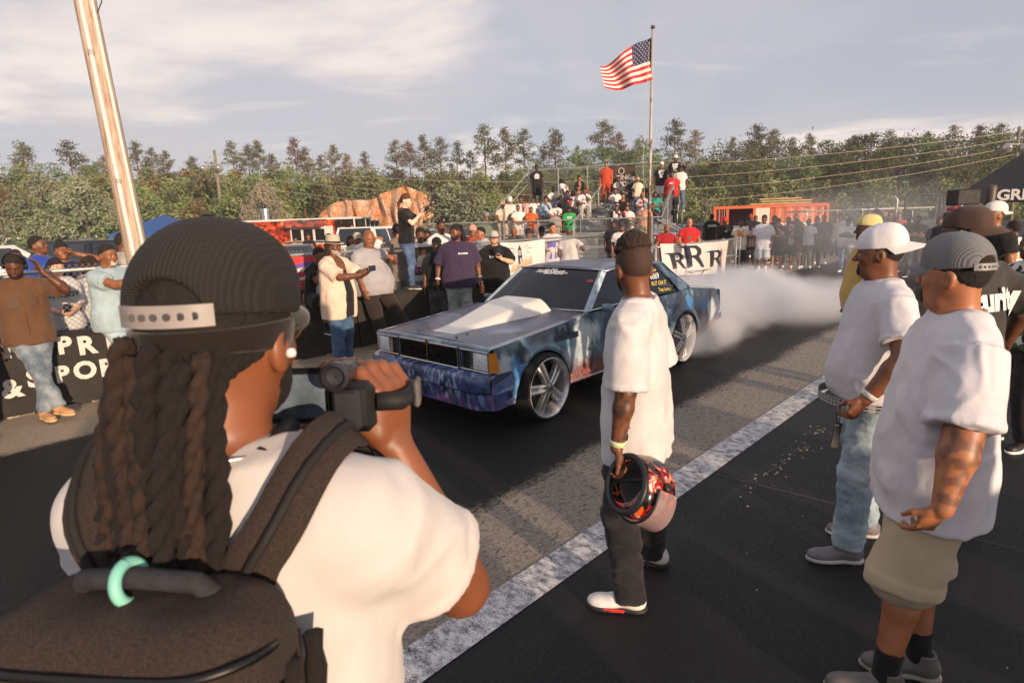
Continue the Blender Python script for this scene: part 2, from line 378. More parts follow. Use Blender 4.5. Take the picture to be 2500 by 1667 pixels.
def surfnet(D, lo, h):
 ins = D < 0; c = np.zeros(tuple(x - 1 for x in D.shape), np.int8)
 for q in _CO: c += ins[q[0]:ins.shape[0] - 1 + q[0], q[1]:ins.shape[1] - 1 + q[1], q[2]:ins.shape[2] - 1 + q[2]]
 act = (c > 0) & (c < 8); idx = np.argwhere(act)
 if len(idx) == 0: return np.zeros((0, 3)), np.zeros((0, 4), int)
 vid = np.full(act.shape, -1, np.int64); vid[act] = np.arange(len(idx))
 val = np.stack([D[idx[:, 0] + q[0], idx[:, 1] + q[1], idx[:, 2] + q[2]] for q in _CO], 1); S = np.zeros((len(idx), 3)); W = np.zeros(len(idx))
 for a, b in _ED:
  va, vb = val[:, a], val[:, b]; m = (va < 0) != (vb < 0); t = np.where(m, va / np.where(m, va - vb, 1), 0)
  S += np.where(m[:, None], _CO[a] + t[:, None] * (_CO[b] - _CO[a]), 0); W += m
 V = lo + (idx + S / W[:, None]) * h; Q = []
 for ax in range(3):
  o1, o2 = [(1, 2), (2, 0), (0, 1)][ax]; sh = [slice(None)] * 3; a = [slice(None)] * 3; b = [slice(None)] * 3
  a[ax] = slice(0, -1); b[ax] = slice(1, None); A = ins[tuple(a)]; B = ins[tuple(b)]; e = np.argwhere(A != B)
  e = e[(e[:, o1] > 0) & (e[:, o2] > 0) & (e[:, o1] < D.shape[o1] - 1) & (e[:, o2] < D.shape[o2] - 1)]
  if len(e) == 0: continue
  f = A[e[:, 0], e[:, 1], e[:, 2]]; d1 = np.zeros(3, int); d1[o1] = 1; d2 = np.zeros(3, int); d2[o2] = 1
  q = [vid[tuple((e - x).T)] for x in (d1 + d2, d2, 0 * d1, d1)]; q = np.stack(q, 1); q[~f] = q[~f][:, ::-1]; Q.append(q)
 return V, np.concatenate(Q)
def vnormals(V, Q):
 n = np.cross(V[Q[:, 2]] - V[Q[:, 0]], V[Q[:, 3]] - V[Q[:, 1]]); N = np.zeros_like(V)
 for i in range(4): np.add.at(N, Q[:, i], n)
 return N / (np.linalg.norm(N, axis=1, keepdims=True) + 1e-12)
def relax(V, Q, it=1, w=0.5):
 for _ in range(it):
  S = np.zeros_like(V); C = np.zeros(len(V))
  for i in range(4):
   j = (i + 1) % 4; np.add.at(S, Q[:, i], V[Q[:, j]]); np.add.at(S, Q[:, j], V[Q[:, i]]); np.add.at(C, Q[:, i], 1); np.add.at(C, Q[:, j], 1)
  V = V * (1 - w) + w * S / np.maximum(C, 1)[:, None]
 return V
def vnoise(P, seed=0):
 P = np.asarray(P, float); i = np.floor(P).astype(np.int64); f = P - i; f = f * f * (3 - 2 * f); out = 0
 for a in (0, 1):
  for b in (0, 1):
   for c in (0, 1):
    x = (i[:, 0] + a) * 73856093 ^ (i[:, 1] + b) * 19349663 ^ (i[:, 2] + c) * 83492791 ^ (seed * 2654435761); x = (x ^ (x >> 13)) * 1274126177; r = ((x ^ (x >> 16)) & 0xffff) / 65535.0
    out = out + r * (f[:, 0] if a else 1 - f[:, 0]) * (f[:, 1] if b else 1 - f[:, 1]) * (f[:, 2] if c else 1 - f[:, 2])
 return out * 2 - 1
def fbm(P, o=3, seed=0):
 s = 0; a = 1.0
 for k in range(o): s = s + a * vnoise(P * (2 ** k) + 17.3 * k, seed + k); a *= 0.5
 return s
def mesh_field(F, h, it=1, drop=None, lohi=None, disp=None):
 D, lo = F.grid(h, *(lohi or (None, None))); V, Q = surfnet(D, lo, h)
 if len(Q) == 0: return V, Q
 if it: V = relax(V, Q, it)
 if disp is not None: N = vnormals(V, Q); V = V + N * disp(V, N)[:, None]
 if drop is not None:
  m = drop(V); Q = Q[~(m[Q].all(1))]
 used = np.unique(Q); mp = np.full(len(V), -1); mp[used] = np.arange(len(used)); return V[used], mp[Q]
def join(*vq):
 VV = []; QQ = []; o = 0
 for V, Q in vq:
  if len(Q) == 0: continue
  VV.append(V); QQ.append(Q + o); o += len(V)
 return np.concatenate(VV), np.concatenate(QQ)
def field_obj(name, F, h, mat, parent, **k):
 V, Q = mesh_field(F, h, **k)
 if len(Q) == 0: return None
 return link_mesh(name, mesh_np(name, V, Q), mat, parent, True)
def rotm(ax, ang):
 return np.array(Matrix.Rotation(ang, 3, ax))
# ------------------------------------------------------------------ people
def _fcone(s, a, b, ra, rb, k=0.02, op='+', flat=(1.0, 1.0)):
 a = np.array(a, float); b = np.array(b, float); d = b - a; L = float(np.linalg.norm(d)); d = d / L
 def fn(P):
  q = P - a; t = q @ d; return np.maximum(np.sqrt(((q - t[..., None] * d) ** 2).sum(-1)) - (ra + (rb - ra) * np.clip(t / L, -.2, 1.2)), np.maximum(-t, t - L))
 r = max(ra, rb); return s._add(fn, np.minimum(a, b) - r, np.maximum(a, b) + r, k, op)
Field.fcone = _fcone
def unit(v): v = np.array(v, float); return v / (np.linalg.norm(v) + 1e-12)
def ik(a, t, l1, l2, pole):
 a = np.array(a, float); t = np.array(t, float); d = t - a; L = np.linalg.norm(d)
 if L > (l1 + l2) * .998: t = a + d / L * (l1 + l2) * .998; d = t - a; L = np.linalg.norm(d)
 e = d / L; x = (l1 * l1 - l2 * l2 + L * L) / (2 * L); y = math.sqrt(max(0, l1 * l1 - x * x)); p = np.array(pole, float); p = p - e * (p @ e); return a + e * x + unit(p) * y, t
def hand_prims(F, W, d, tv, side, curl=0.35, sc=1.0, thumb=0.4, spread=0.05, fr=0.0088):
 d = unit(d); tv = np.array(tv, float); tv = unit(tv - d * (tv @ d)); n = np.cross(d, tv) * side; R = np.stack([tv, n, d], 1)
 W = np.array(W, float); c = curl if isinstance(curl, (list, tuple)) else [curl] * 4
 F.ell(W + d * .045 * sc, np.array([.036, .015, .056]) * sc, .014, R); F.ell(W + d * .068 * sc + tv * .004 * sc, np.array([.040, .0135, .034]) * sc, .012, R)
 F.ell(W + d * .038 * sc + tv * .026 * sc + n * .009 * sc, np.array([.016, .015, .034]) * sc, .012, R)
 for i, (off, L) in enumerate(((.031, .074), (.0105, .082), (-.0105, .076), (-.030, .060))):
  p = W + (d * .090 + tv * off) * sc - n * .002 * sc; an = 0.0; dd = unit(d + tv * off * spread * 20)
  for seg, (fl, ra, rb, cw) in enumerate(((.46, 1.12, 1.0, .75), (.30, 1.0, .92, 1.0), (.24, .92, .78, .75))):
   an += c[i] * cw; q = p + (dd * math.cos(an) + n * math.sin(an)) * L * fl * sc; F.cone(p, q, fr * ra * sc, fr * rb * sc, .0055); p = q
 p = W + (d * .030 + tv * .030 + n * .006) * sc; a1 = unit(d * .75 + tv * (.75 - .3 * thumb) + n * (.25 + .6 * thumb)); q = p + a1 * .042 * sc; F.cone(p, q, .0135 * sc, .0108 * sc, .010)
 a2 = unit(d * .9 + tv * (.35 - .5 * thumb) + n * (.2 + .5 * thumb)); F.cone(q, q + a2 * .034 * sc, .0108 * sc, .0085 * sc, .006)
 return R
def head_prims(F, H, Rh, lod, fem=0.0, jaw=1.0, fat=0.0):
 E = lambda c, r, k=.02, op='+': F.ell(H(c), r, k, Rh, op)
 E((0, .008, .135), (.0755 + fat * .3, .098, .101), .02); E((0, -.022, .085), (.0635 + fat, .070, .086), .035); E((0, -.044, .032), ((.047 - .006 * fem) * jaw + fat, .046, .034), .03)
 E((0, -.078, .014), (.022 * jaw, .016, .014), .018)
 F.cone(H((-.034, -.082, .123)), H((.034, -.082, .123)), .011 - .003 * fem, .011 - .003 * fem, .016)
 F.cone(H((0, -.090, .112)), H((0, -.112, .079)), .0075, .0125, .010)
 for sx in (-1, 1):
  E((sx * .078, .012, .092), (.011, .020, .031), .010); E((sx * .041, -.064, .078), (.019, .018, .018), .022)
  if lod < 2:
   E((sx * .088, .006, .094), (.008, .010, .018), .006, '-'); E((sx * .031, -.097, .107), (.017, .013, .0095), .008, '-'); E((sx * .0125, -.105, .075), (.0085, .009, .008), .006)
 F.cone(H((-.018, -.090, .047)), H((.018, -.090, .047)), .0075, .0075, .006); F.cone(H((-.016, -.088, .036)), H((.016, -.088, .036)), .0085, .0085, .006)
 if fat: E((0, -.03, .0), (.055, .05, .03), .03)
SKINS = dict(d1='#42271b', d2='#573422', d3='#6b422b', d4='#825335', m1='#996443', m2='#b37a56', l1='#d6a486', l2='#e2b8a0')
def brim_mb(mb, H, ri, ro, a0, a1, z0, drop, ell=(1, 1), n=18, th=.004, yc=.008, side_drop=0.0):
 def pt(u, v, dz):
  a = a0 + (a1 - a0) * u; r = ri + (ro - ri) * v if not callable(ro) else ri + (ro(a) - ri) * v
  x = math.sin(a) * r * ell[0]; y = -math.cos(a) * r * ell[1] + yc; z = z0 + drop * v + dz - side_drop * math.sin(a) ** 2 * (.3 + v); return H((x, y, z))
 mb.grid(lambda u, v: pt(u, v, th), n, 4); mb.grid(lambda u, v: pt(u, v, -th), n, 4, flip=True)
 mb.grid(lambda u, v: pt(u, 1, th * (1 - 2 * v)), n, 1)
 if abs(a1 - a0) < 6: mb.grid(lambda u, v: pt(0, u, th * (2 * v - 1)), 4, 1); mb.grid(lambda u, v: pt(1, u, th * (1 - 2 * v)), 4, 1)
def edge_loop(V, Q):
 E = np.concatenate([np.stack([Q[:, i], Q[:, (i + 1) % 4]], 1) for i in range(4)]); E = E[E[:, 0] != E[:, 1]]; K = np.sort(E, 1); u, inv, cnt = np.unique(K, axis=0, return_inverse=True, return_counts=True); return E[cnt[inv.ravel()] == 1]
def stitch(V0, Q0, V1, Q1):
 if len(Q1) == 0: return V0, Q0
 V = np.concatenate([V0, V1]); n = len(V0); Q = [Q0, Q1 + n]; e0 = edge_loop(V0, Q0); e1 = edge_loop(V1, Q1)
 if len(e0) and len(e1):
  b0 = np.unique(e0); b1 = np.unique(e1)
  d = ((V1[e1].mean(1)[:, None] - V0[b0][None]) ** 2).sum(-1); j = d.argmin(1); ok = d.min(1) < .05 ** 2
  Q.append(np.stack([e1[:, 1] + n, e1[:, 0] + n, b0[j], b0[j]], 1)[ok])
  d = ((V0[e0].mean(1)[:, None] - V1[b1][None]) ** 2).sum(-1); j = d.argmin(1); ok = d.min(1) < .05 ** 2
  Q.append(np.stack([e0[:, 1], e0[:, 0], b1[j] + n, b1[j] + n], 1)[ok])
 return V, np.concatenate(Q)
NPEOPLE = 0
def person(label, pos, face, H=1.75, lod=1, skin='d3', girth=1.0, belly=0.0, fem=0.0, hip=(0, 0, .92), lean=0.0, side=0.0, twist=0.0,
           head=(0, 0, 0), L=None, R=None, poleL=(.5, 1, -.2), poleR=(-.5, 1, -.2), handL=None, handR=None, footL=None, footR=None, kneeL=(0, -1, .1), kneeR=(0, -1, .1),
           top=None, bottom=None, shoes=None, hair=None, hat=None, beard=None, glasses=None, group=None, chest=None, cells=None, wrinkle=1.0, fat=0.0, armr=1.0, legr=1.0, shw=1.0, extra=None, name='person', socks=None, pscale=None):
 global NPEOPLE
 NPEOPLE += 1; rs = random.Random(NPEOPLE * 7919); sc = H / 1.75
 fx, fy = (face[0], face[1]) if not isinstance(face, (int, float)) else (math.sin(face), -math.cos(face))
 root = empty(name, pos, math.atan2(fx, -fy)); root.scale = (sc, sc, sc); tag(root, label, 'person', group)
 hb, hh, hd, hc = cells or ((.009, .0042, .0040, .0075), (.017, .0096, .0078, .0150), (.032, .0170, .032, .0250))[lod]
 hip = np.array(hip, float); Rt = rotm('Z', twist) @ rotm('X', lean) @ rotm('Y', side); T = lambda p: hip + Rt @ np.array(p, float)
 Rh = rotm('Z', head[0]) @ rotm('X', head[1]) @ rotm('Y', head[2] if len(head) > 2 else 0)
 piv = T((0, -.012, .605)); Hf = lambda p: piv + Rh @ np.array(p, float)
 hs = np.array([-.13, -.02, .10, .20, .33, .44, .52, .575]); gm = np.array([1, 1, 1, 1, .98, .9, .6, .3]) * (girth - 1) + 1
 wx = np.array([.150, .172, .160, .152, .166, .180, .160, .072]) * gm; wf = np.array([.09, .10, .098, .098, .110, .110, .082, .05]) * gm; wb = np.array([.11, .122, .098, .088, .102, .108, .098, .066]) * gm
 if fem: wx = wx * np.array([1.04, 1.05, .93, .86, .88, .88, .88, .95]); wf = wf + np.array([0, 0, 0, 0, .012, .012, 0, 0])
 bg = np.exp(-((hs - .12) / .14) ** 2); wf = wf + belly * bg; wx = wx + .40 * belly * bg; wb = wb + .15 * belly * bg
 sx_ = .185 * shw * (1 + .35 * (girth - 1)) * (1 - .10 * fem)
 S = {1: T((sx_, .012, .478)), -1: T((-sx_, .012, .478))}
 JT = {}
 for sd, tgt, pole in ((1, L, poleL), (-1, R, poleR)):
  if tgt is None: tgt = T((sd * (.25 + .5 * (girth - 1) * .17 + .35 * belly), -.05 - .25 * belly, -.03)); 
  el, wr = ik(S[sd], tgt, .285, .255, pole); JT[sd] = (S[sd], el, wr)
 LG = {}
 for sd, ft, kp in ((1, footL, kneeL), (-1, footR, kneeR)):
  hj = hip + rotm('Z', twist * .5) @ np.array([sd * .092 * (1 + .3 * (girth - 1)), 0, 0])
  if ft is None: ft = (sd * .105, .0, .085, sd * .25)
  an = np.array(ft[:3], float); kn, an = ik(hj, an, .424, .418, kp); LG[sd] = (hj, kn, an, ft[3] if len(ft) > 3 else 0.0, ft[4] if len(ft) > 4 else 0.0)
 ag = armr * (1 + .45 * (girth - 1)) * (1 - .14 * fem); lg = legr * (1 + .5 * (girth - 1))
 body = Field(); body.loft(hip, Rt, hs, wx, wf, wb, k=.03)
 nb = T((0, .012, .545)); body.cone(nb, Hf((0, .022, .045)), (.058 + fat * .6) * (1 - .14 * fem), (.054 + fat * .6) * (1 - .12 * fem), .03)
 body.cone(T((.03, .03, .525)), S[1] + Rt @ A3(-.02, .005, .008), .052, .050, .04); body.cone(T((-.03, .03, .525)), S[-1] + Rt @ A3(.02, .005, .008), .052, .050, .04)
 boxes = []
 for sd in (1, -1):
  s0, el, wr = JT[sd]; body.cone(s0, el, .056 * min(ag, 1.12), .043 * ag, .025); m = el + (wr - el) * .28; body.cone(el, m, .042 * ag, .0445 * ag, .02); body.cone(m, wr, .0445 * ag, .0285 * (.5 + .5 * ag), .02)
  hp = (handL if sd > 0 else handR) or {}
  if hp.get('none'): continue
  d = hp.get('d'); d = unit(wr - el) if d is None else unit(d); tv = hp.get('tv', (-.0 * sd, -1, .15)); 
  if abs(np.dot(unit(tv), d)) > .95: tv = (-sd * 1.0, -.2, .3)
  if lod < 2: hand_prims(body, wr, d, tv, sd, hp.get('curl', .4), hp.get('sc', 1.0) * (1 - .1 * fem), hp.get('thumb', .4), hp.get('spread', .05))
  else: body.ell(wr + d * .055, (.036, .036, .060), .02, None); body.cone(wr, wr + d * .12, .03, .018, .02)
  c = wr + d * .085; boxes.append((c - .118, c + .118))
 for sd in (1, -1):
  hj, kn, an, ta, tp = LG[sd]; body.cone(hj, kn, .090 * lg, .056 * lg, .03); m = kn + (an - kn) * .3 + A3(0, .012, 0); body.cone(kn, m, .054 * lg, .056 * lg, .02); body.cone(m, an, .056 * lg, .036 * (.6 + .4 * lg), .02)
 head_prims(body, Hf, Rh, lod, fem, fat=fat)
 cloth = []
 def wr_disp(amp, sc3, seed):
  def f(V, N): return amp * wrinkle * (fbm(V * np.array(sc3), 3, seed) + .30)
  return f
 bt = dict(bottom) if bottom else None; PN = None
 if bt is not None:
  lo_ = bt.get('loose', .016); PN = Field(); ps = np.array([-.14, -.02, .06, .10]); Ip = lambda w: np.interp(ps, hs, w); up = rotm('Z', twist * .5) @ rotm('X', lean * .3)
  PN.loft(hip, up, ps, Ip(wx) + .010, Ip(wf) * np.array([.9, .95, .9, .85]) + .006, Ip(wb) + .012, k=.05)
  for sd in (1, -1):
   hj, kn, an, ta, tpit = LG[sd]; r0 = .094 * lg + lo_ * .6; r1 = .060 * lg + lo_ * 1.1; r2 = bt.get('cuff', .050 + lo_ * 1.0) * (.6 + .4 * lg)
   if bt.get('short') is not None:
    f = bt['short']; rr = .078 * lg + lo_ * 1.8
    if f <= 1: PN.fcone(hj, hj + (kn - hj) * f, r0 + .004, rr, .025)
    else: PN.cone(hj, kn, r0, rr - .004, .04); PN.fcone(kn, kn + (an - kn) * (f - 1), rr - .004, rr, .02)
   else:
    PN.cone(hj, kn, r0, r1, .04); e = an + unit(kn - an) * bt.get('lift', -.005); PN.fcone(kn, e, r1, r2, .03)
  V, Q = mesh_field(PN, hc, it=1, disp=wr_disp(.013 if lod == 0 else .012, (8, 8, 13) if bt.get('short') is None else (7, 7, 4), NPEOPLE + 50))
  nm = bt.get('name', 'shorts' if bt.get('short') is not None else 'trousers'); link_mesh(nm, mesh_np(nm, V, Q), cloth_mat(bt['c'], bt.get('kind', 'cotton'), bt.get('c2')), root, True); cloth.append(PN)
 tp_ = dict(top) if top else None; SH = None
 if tp_ is not None:
  lo_ = tp_.get('loose', .018); hem = tp_.get('hem', -.10); ease = .010
  hs2 = np.array([hem, hem + .04, -.02, .10, .20, .33, .44, .52, .572]); hs2 = np.array(sorted(set(np.round(hs2, 4))))
  I = lambda w: np.interp(hs2, hs, w); X2, F2, B2 = I(wx), I(wf), I(wb)
  for w, fr in zip((X2, F2, B2), tp_.get('drape', (.97, .93, .98))):
   for i in range(len(w) - 3, -1, -1): w[i] = max(w[i], w[i + 1] * fr)
  gr = np.where(hs2 > .42, ease, ease + lo_); X2 = X2 + gr; F2 = F2 + gr; B2 = B2 + gr
  X2[-1] = .092; F2[-1] = .062; B2[-1] = .080
  SH = Field(); SH.loft(hip, Rt, hs2, X2, F2, B2, k=.03)
  for sd in (1, -1):
   s0, el, wr = JT[sd]; inn = T((sd * .055, .024, .520)); SH.cone(inn, s0 + Rt @ A3(-sd * .01, 0, .004), .064, .066 * (.6 + .4 * ag), .05)
   sl = tp_.get('sleeve', .62); r0 = (.058 * ag + .009 + lo_ * .35); r1 = (.056 * ag + .014 + lo_ * .9)
   if sl > 0:
    if sl <= 1.0: SH.fcone(s0, s0 + (el - s0) * sl, r0, r1, .03)
    else: SH.cone(s0, el, r0, .048 * ag + .014, .03); SH.fcone(el, el + (wr - el) * min(1, sl - 1), .047 * ag + .014, .036 * ag + .012, .02)
  if lod == 0 and 0 < tp_.get('sleeve', .62) <= 1:
   for sd in (1, -1): s0, el, wr = JT[sd]; e = s0 + (el - s0) * tp_.get('sleeve', .62); dd = unit(el - s0); SH.fcone(e - dd * .024, e + dd * .0005, r1 + .0035, r1 + .0035, .003)
  if PN is not None and not tp_.get('tuck'):
   hz = T((0, 0, hem)); un_ = Rt[:, 2]; PNf = PN
   SH._add(lambda P: np.maximum(PNf.eval(P) - .013, np.maximum(-((P - hz) @ un_), (P - hip) @ un_ - .10)), hip - .42, hip + .42, .03, '+')
  if tp_.get('open'):
   x0, x1 = tp_['open']; c = T(((x0 + x1) / 2, -.25, .10)); SH.rbox(c, ((x1 - x0) / 2, .22, .50), .01, .0, Rt, '-')
  if tp_.get('vneck'): SH.fcone(T((0, -.16, .50)), T((0, .0, .62)), .05, .07, .01, '-')
  if tp_.get('tank'): 
   SH.cone(T((.03, -.09, .55)), T((-.03, -.09, .55)), .06, .06, .01, '-')
  nm = tp_.get('name', 't_shirt')
  V, Q = mesh_field(SH, hc, it=2 if lod == 0 else 1, disp=wr_disp(.006 if lod == 0 else .012, (9, 9, 5.0) if lod < 2 else (7, 7, 5), NPEOPLE))
  me = mesh_np(nm, V, Q); o = link_mesh(nm, me, cloth_mat(tp_['c'], tp_.get('kind', 'cotton'), tp_.get('c2')), root, True); cloth.append(SH); tp_['o'] = o
  if tp_.get('under'):
   un = Field(); un.loft(hip, Rt, hs2 * .96, X2 - .022, F2 - .020, B2 - .022, k=.03); field_obj('undershirt', un, hc, cloth_mat(tp_['under']), root); cloth.append(un)
 if shoes is not None:
  shs = shoes if isinstance(shoes, dict) else dict(c=shoes)
  for sd in (1, -1):
   hj, kn, an, ta, tpit = LG[sd]; Rf = rotm('Z', ta) @ rotm('X', tpit); Fp = lambda p: an + Rf @ np.array(p, float); F = Field(); hi_ = shs.get('high', 0.0)
   F.ell(Fp((0, .035, -.035)), (.038, .050, .050), .02, Rf); F.cone(Fp((0, .02, -.025)), Fp((0, -.07, -.040)), .040, .036, .03); F.ell(Fp((-sd * .004, -.125, -.052)), (.047, .075, .036), .03, Rf)
   F.fcone(Fp((0, .012, -.04)), Fp((0, .02, .018 + hi_)), .044, .046, .02)
   if lod == 0: F.fcone(Fp((0, .015, .004 + hi_)), Fp((0, .02, .05 + hi_)), .037, .037, .004, '-')
   F.plane(Fp((0, 0, -.083)), -Rf[:, 2]); so = shs.get('sole', '#e8e4de')
   o = field_obj('shoe', F, min(hc, .016), plain('shoe_leather', shs['c'], .5, 0, .1), root, it=1)
   G = Field(); G.ell(Fp((-sd * .002, -.105, -.07)), (.053, .100, .05), .03, Rf); G.ell(Fp((0, .035, -.07)), (.044, .055, .05), .05, Rf); G.plane(Fp((0, 0, -.083)), -Rf[:, 2]); G.plane(Fp((0, 0, -.060 if lod < 2 else -.05)), Rf[:, 2])
   if o: field_obj('sole', G, min(hc, .012) if lod < 2 else .014, plain('shoe_sole', so, .6), o, it=0)
   cloth.append(F)
   if socks:
    K = Field(); K.cone(an + A3(0, .005, -.02), an + unit(kn - an) * .13 + A3(0, .006, 0), .044, .050 * (.6 + .4 * lg), .02); K.plane(an + unit(kn - an) * .11, unit(kn - an)); field_obj('sock', K, min(hc, .012), cloth_mat(socks), root); cloth.append(K)
 skinm = skin_mat(SKINS.get(skin, skin))
 def under(V):
  m = np.zeros(len(V), bool)
  for c in cloth: m |= c.eval(V) < -.001
  return m
 hbx = (piv + Rh @ A3(0, 0, .12) - A3(.135, .15, .205), piv + Rh @ A3(0, 0, .12) + A3(.135, .15, .165)); fine = [(hbx, hh)] + ([(b, hd) for b in boxes] if lod < 2 else [])
 def inbox(V, k):
  m = np.zeros(len(V), bool)
  for (a, b), _ in fine: m |= ((V > a + hb * k) & (V < b - hb * k)).all(1)
  return m
 V0, Q0 = mesh_field(body, hb, it=1, drop=lambda V: inbox(V, .8)); N0 = vnormals(V0, Q0); um = under(V0); V0 = np.where(um[:, None], V0 - N0 * .012, V0)
 V, Q = V0, Q0
 for (a, b), h in fine: V, Q = stitch(V, Q, *mesh_field(body, h, it=1, lohi=(a, b)))
 link_mesh('body', mesh_np('body', V, Q), skinm, root, True)
 info = dict(root=root, H=Hf, Rh=Rh, T=T, Rt=Rt, JT=JT, LG=LG, SH=SH, PN=PN, body=body, top=tp_, hip=hip, sc=sc)
 hc_ = hair.get('c', '#1c1411') if hair else '#1c1411'
 if lod < 2:
  for sx in (-1, 1):
   mb = MB(); mb.lathe([(.0001, -.0075), (.007, -.006), (.0115, -.0015), (.0115, .0015), (.007, .006), (.0001, .0075)], n=12); M = np.array(mb.v) * A3(1.08, .52, 1.0)
   if lod == 0:
    e = Field(); e.ell(Hf((sx * .031, -.0800, .107)), (.0130, .0105, .0062), 0, Rh); eo = field_obj('eye', e, .003, plain('eye_white', '#d8cfc8', .25, 0, 0), root)
    e = Field(); e.ell(Hf((sx * .031, -.0880, .107)), (.0060, .0035, .0056), 0, Rh); field_obj('iris', e, .0025, plain('eye_iris', '#1c0f0a', .2, 0, 0), eo)
   else:
    mb.v = [tuple(Hf((sx * .031 + p[0], -.0855 + p[2] * .35, .107 + p[1]))) for p in M]; mb.build('eye', plain('eye_dark', '#231512', .25, 0, 0), root, True)
   bm_ = MB(); bm_.tube([Hf((sx * .014, -.0935, .1265)), Hf((sx * .031, -.0915, .1305)), Hf((sx * .048, -.079, .1255))], [.0032, .0040, .0024], 5); bm_.build('eyebrow', plain('hair', hc_, .8), root, True)
  lp = Field(); lp.cone(Hf((-.017, -.0925, .0455)), Hf((.017, -.0925, .0455)), .0062, .0062, .003); lp.cone(Hf((-.015, -.0905, .0365)), Hf((.015, -.0905, .0365)), .0075, .0075, .003)
  c = lin(SKINS.get(skin, skin)); field_obj('lips', lp, .0035 if lod == 0 else .005, plain('lips', (min(1, c[0] * 1.15), c[1] * .75, c[2] * .78), .45, 0, .1), root)
 if hair:
  st_ = hair.get('style', 'short'); F = Field(); g = hair.get('g', .003); h_ = hh * 1.1 if lod < 2 else .016; hm = plain('hair', hc_, .85, 0, .25, 60, .6); ds = None
  if st_ == 'short':
   F.ell(Hf((0, .008, .137)), (.0765 + g, .099 + g, .102 + g * 1.2), .02, Rh); F.plane(Hf((0, -.076, .168)), Rh @ unit((0, -.60, -.80)), .006); F.cone(Hf((-.12, -.108, .105)), Hf((.12, -.108, .105)), .060, .060, .004, '-')
   if lod == 0: ds = lambda V, N: .0022 * fbm(V * 180, 2, 3)
  elif st_ == 'fade':
   F.ell(Hf((0, .008, .137)), (.0780, .1005, .1035), .02, Rh); F.plane(Hf((0, -.076, .168)), Rh @ unit((0, -.60, -.80)), .006); F.cone(Hf((-.12, -.108, .105)), Hf((.12, -.108, .105)), .060, .060, .004, '-'); hm = plain('faded_hair', '#3d281d', .7, 0, .35, 160, .5)
   C2 = Field(); C2.ell(Hf((0, .010, .170)), (.080, .098, .092 + g), .02, Rh); C2.plane(Hf((0, 0, .178)), Rh @ unit((0, .22, -1)), .02); field_obj('curls', C2, h_, plain('hair', hc_, .85, 0, .4, 90, .8), root, disp=lambda V, N: .010 * np.abs(fbm(V * 80, 2, 8)) + .004 * fbm(V * 34, 1, 2) - .003)
  elif st_ == 'afro':
   F.ell(Hf((0, .014, .155)), (.080 + g, .100 + g, .098 + g), .02, Rh); F.plane(Hf((0, -.070, .150)), Rh @ unit((0, -.60, -.80)), .02); ds = lambda V, N: (.010 if lod < 2 else .012) * fbm(V * 55, 2, 3)
  elif st_ in ('long', 'pony', 'bun', 'dreads', 'locs'):
   F.ell(Hf((0, .010, .138)), (.0765 + g, .100 + g, .102 + g), .02, Rh); F.cone(Hf((-.12, -.112, .08)), Hf((.12, -.112, .08)), .070, .070, .01, '-')
   F.plane(Hf((0, -.055, .08)), Rh @ unit((0, -.75, -.66)), .01)
   if st_ == 'long':
    ln = hair.get('len', .22)
    for sx in (-1, 1): F.cone(Hf((sx * .058, .045, .12)), Hf((sx * .075, .055, .10 - ln)), .045, .032, .03)
    F.cone(Hf((0, .07, .12)), Hf((0, .085, .10 - ln)), .055, .045, .03)
   if st_ == 'pony': F.cone(Hf((0, .10, .12)), Hf((0, .135, .04)), .028, .030, .02); F.cone(Hf((0, .135, .04)), Hf((0, .125, -.12)), .030, .012, .02)
   if st_ == 'bun': F.ell(Hf((0, .06, .245)), (.045, .045, .04), .02, Rh)
   ds = lambda V, N: .004 * fbm(V * np.array([70, 70, 18.]), 2, 3)
  ho = field_obj('hair', F, h_, hm, root, disp=ds)
  if st_ in ('dreads', 'locs'):
   ln = hair.get('len', .26); mb = MB(); nd = hair.get('n', 34 if lod < 2 else 16)
   for i in range(nd):
    a = math.pi * (.04 + .92 * (i + .5) / nd) if not hair.get('allround') else 2 * math.pi * i / nd; zz = .10 + .10 * rs.random(); rr = math.sqrt(max(.1, 1 - ((zz - .135) / .105) ** 2)) if zz > .135 else 1.0
    x0 = math.cos(a) * (.078 * rr + .004); y0 = math.sin(a) * (.10 * rr + .004) + .008; l = ln * (.75 + .4 * rs.random()); ox, oy = math.cos(a) * .02, math.sin(a) * .02; r = (.0075 if lod < 2 else .013) * (.8 + .4 * rs.random())
    w1, w2 = rs.uniform(-.012, .012), rs.uniform(-.012, .012)
    mb.tube([Hf((x0 * .85, y0 * .85, zz + .02)), Hf((x0 + ox, y0 + oy, zz)), Hf((x0 + ox * 1.4 + w1, y0 + oy * 1.5 + w2, zz - l * .5)), Hf((x0 + ox * 1.2 + w2, y0 + oy * 1.2 + w1, zz - l))], [r * .9, r, r, r * .55], 6)
   tag(mb.build('dreadlocks', hm, ho if ho else root, True), kind='stuff')
 if beard:
  F = Field(); g = beard.get('g', .006); F.ell(Hf((0, -.022, .078)), (.0635 + g * .6 + fat, .069 + g, .080), .03, Rh); F.ell(Hf((0, -.046, .030)), (.047 + g + fat, .047 + g, .035 + g), .03, Rh); F.ell(Hf((0, -.080, .012 - beard.get('len', 0) * .5)), (.026, .020, .020 + beard.get('len', 0)), .02, Rh)
  F.plane(Hf((0, -.10, beard.get('top', .052))), Rh @ unit((0, -.28, .96)), .004); F.plane(Hf((0, .008, 0)), Rh @ A3(0, 1, 0)); F.ell(Hf((0, -.105, .042)), (.022, .03, .012), .004, Rh, '-')
  if beard.get('goatee'): 
   for sx in (-1, 1): F.ell(Hf((sx * .062, -.04, .05)), (.034, .07, .07), .004, Rh, '-')
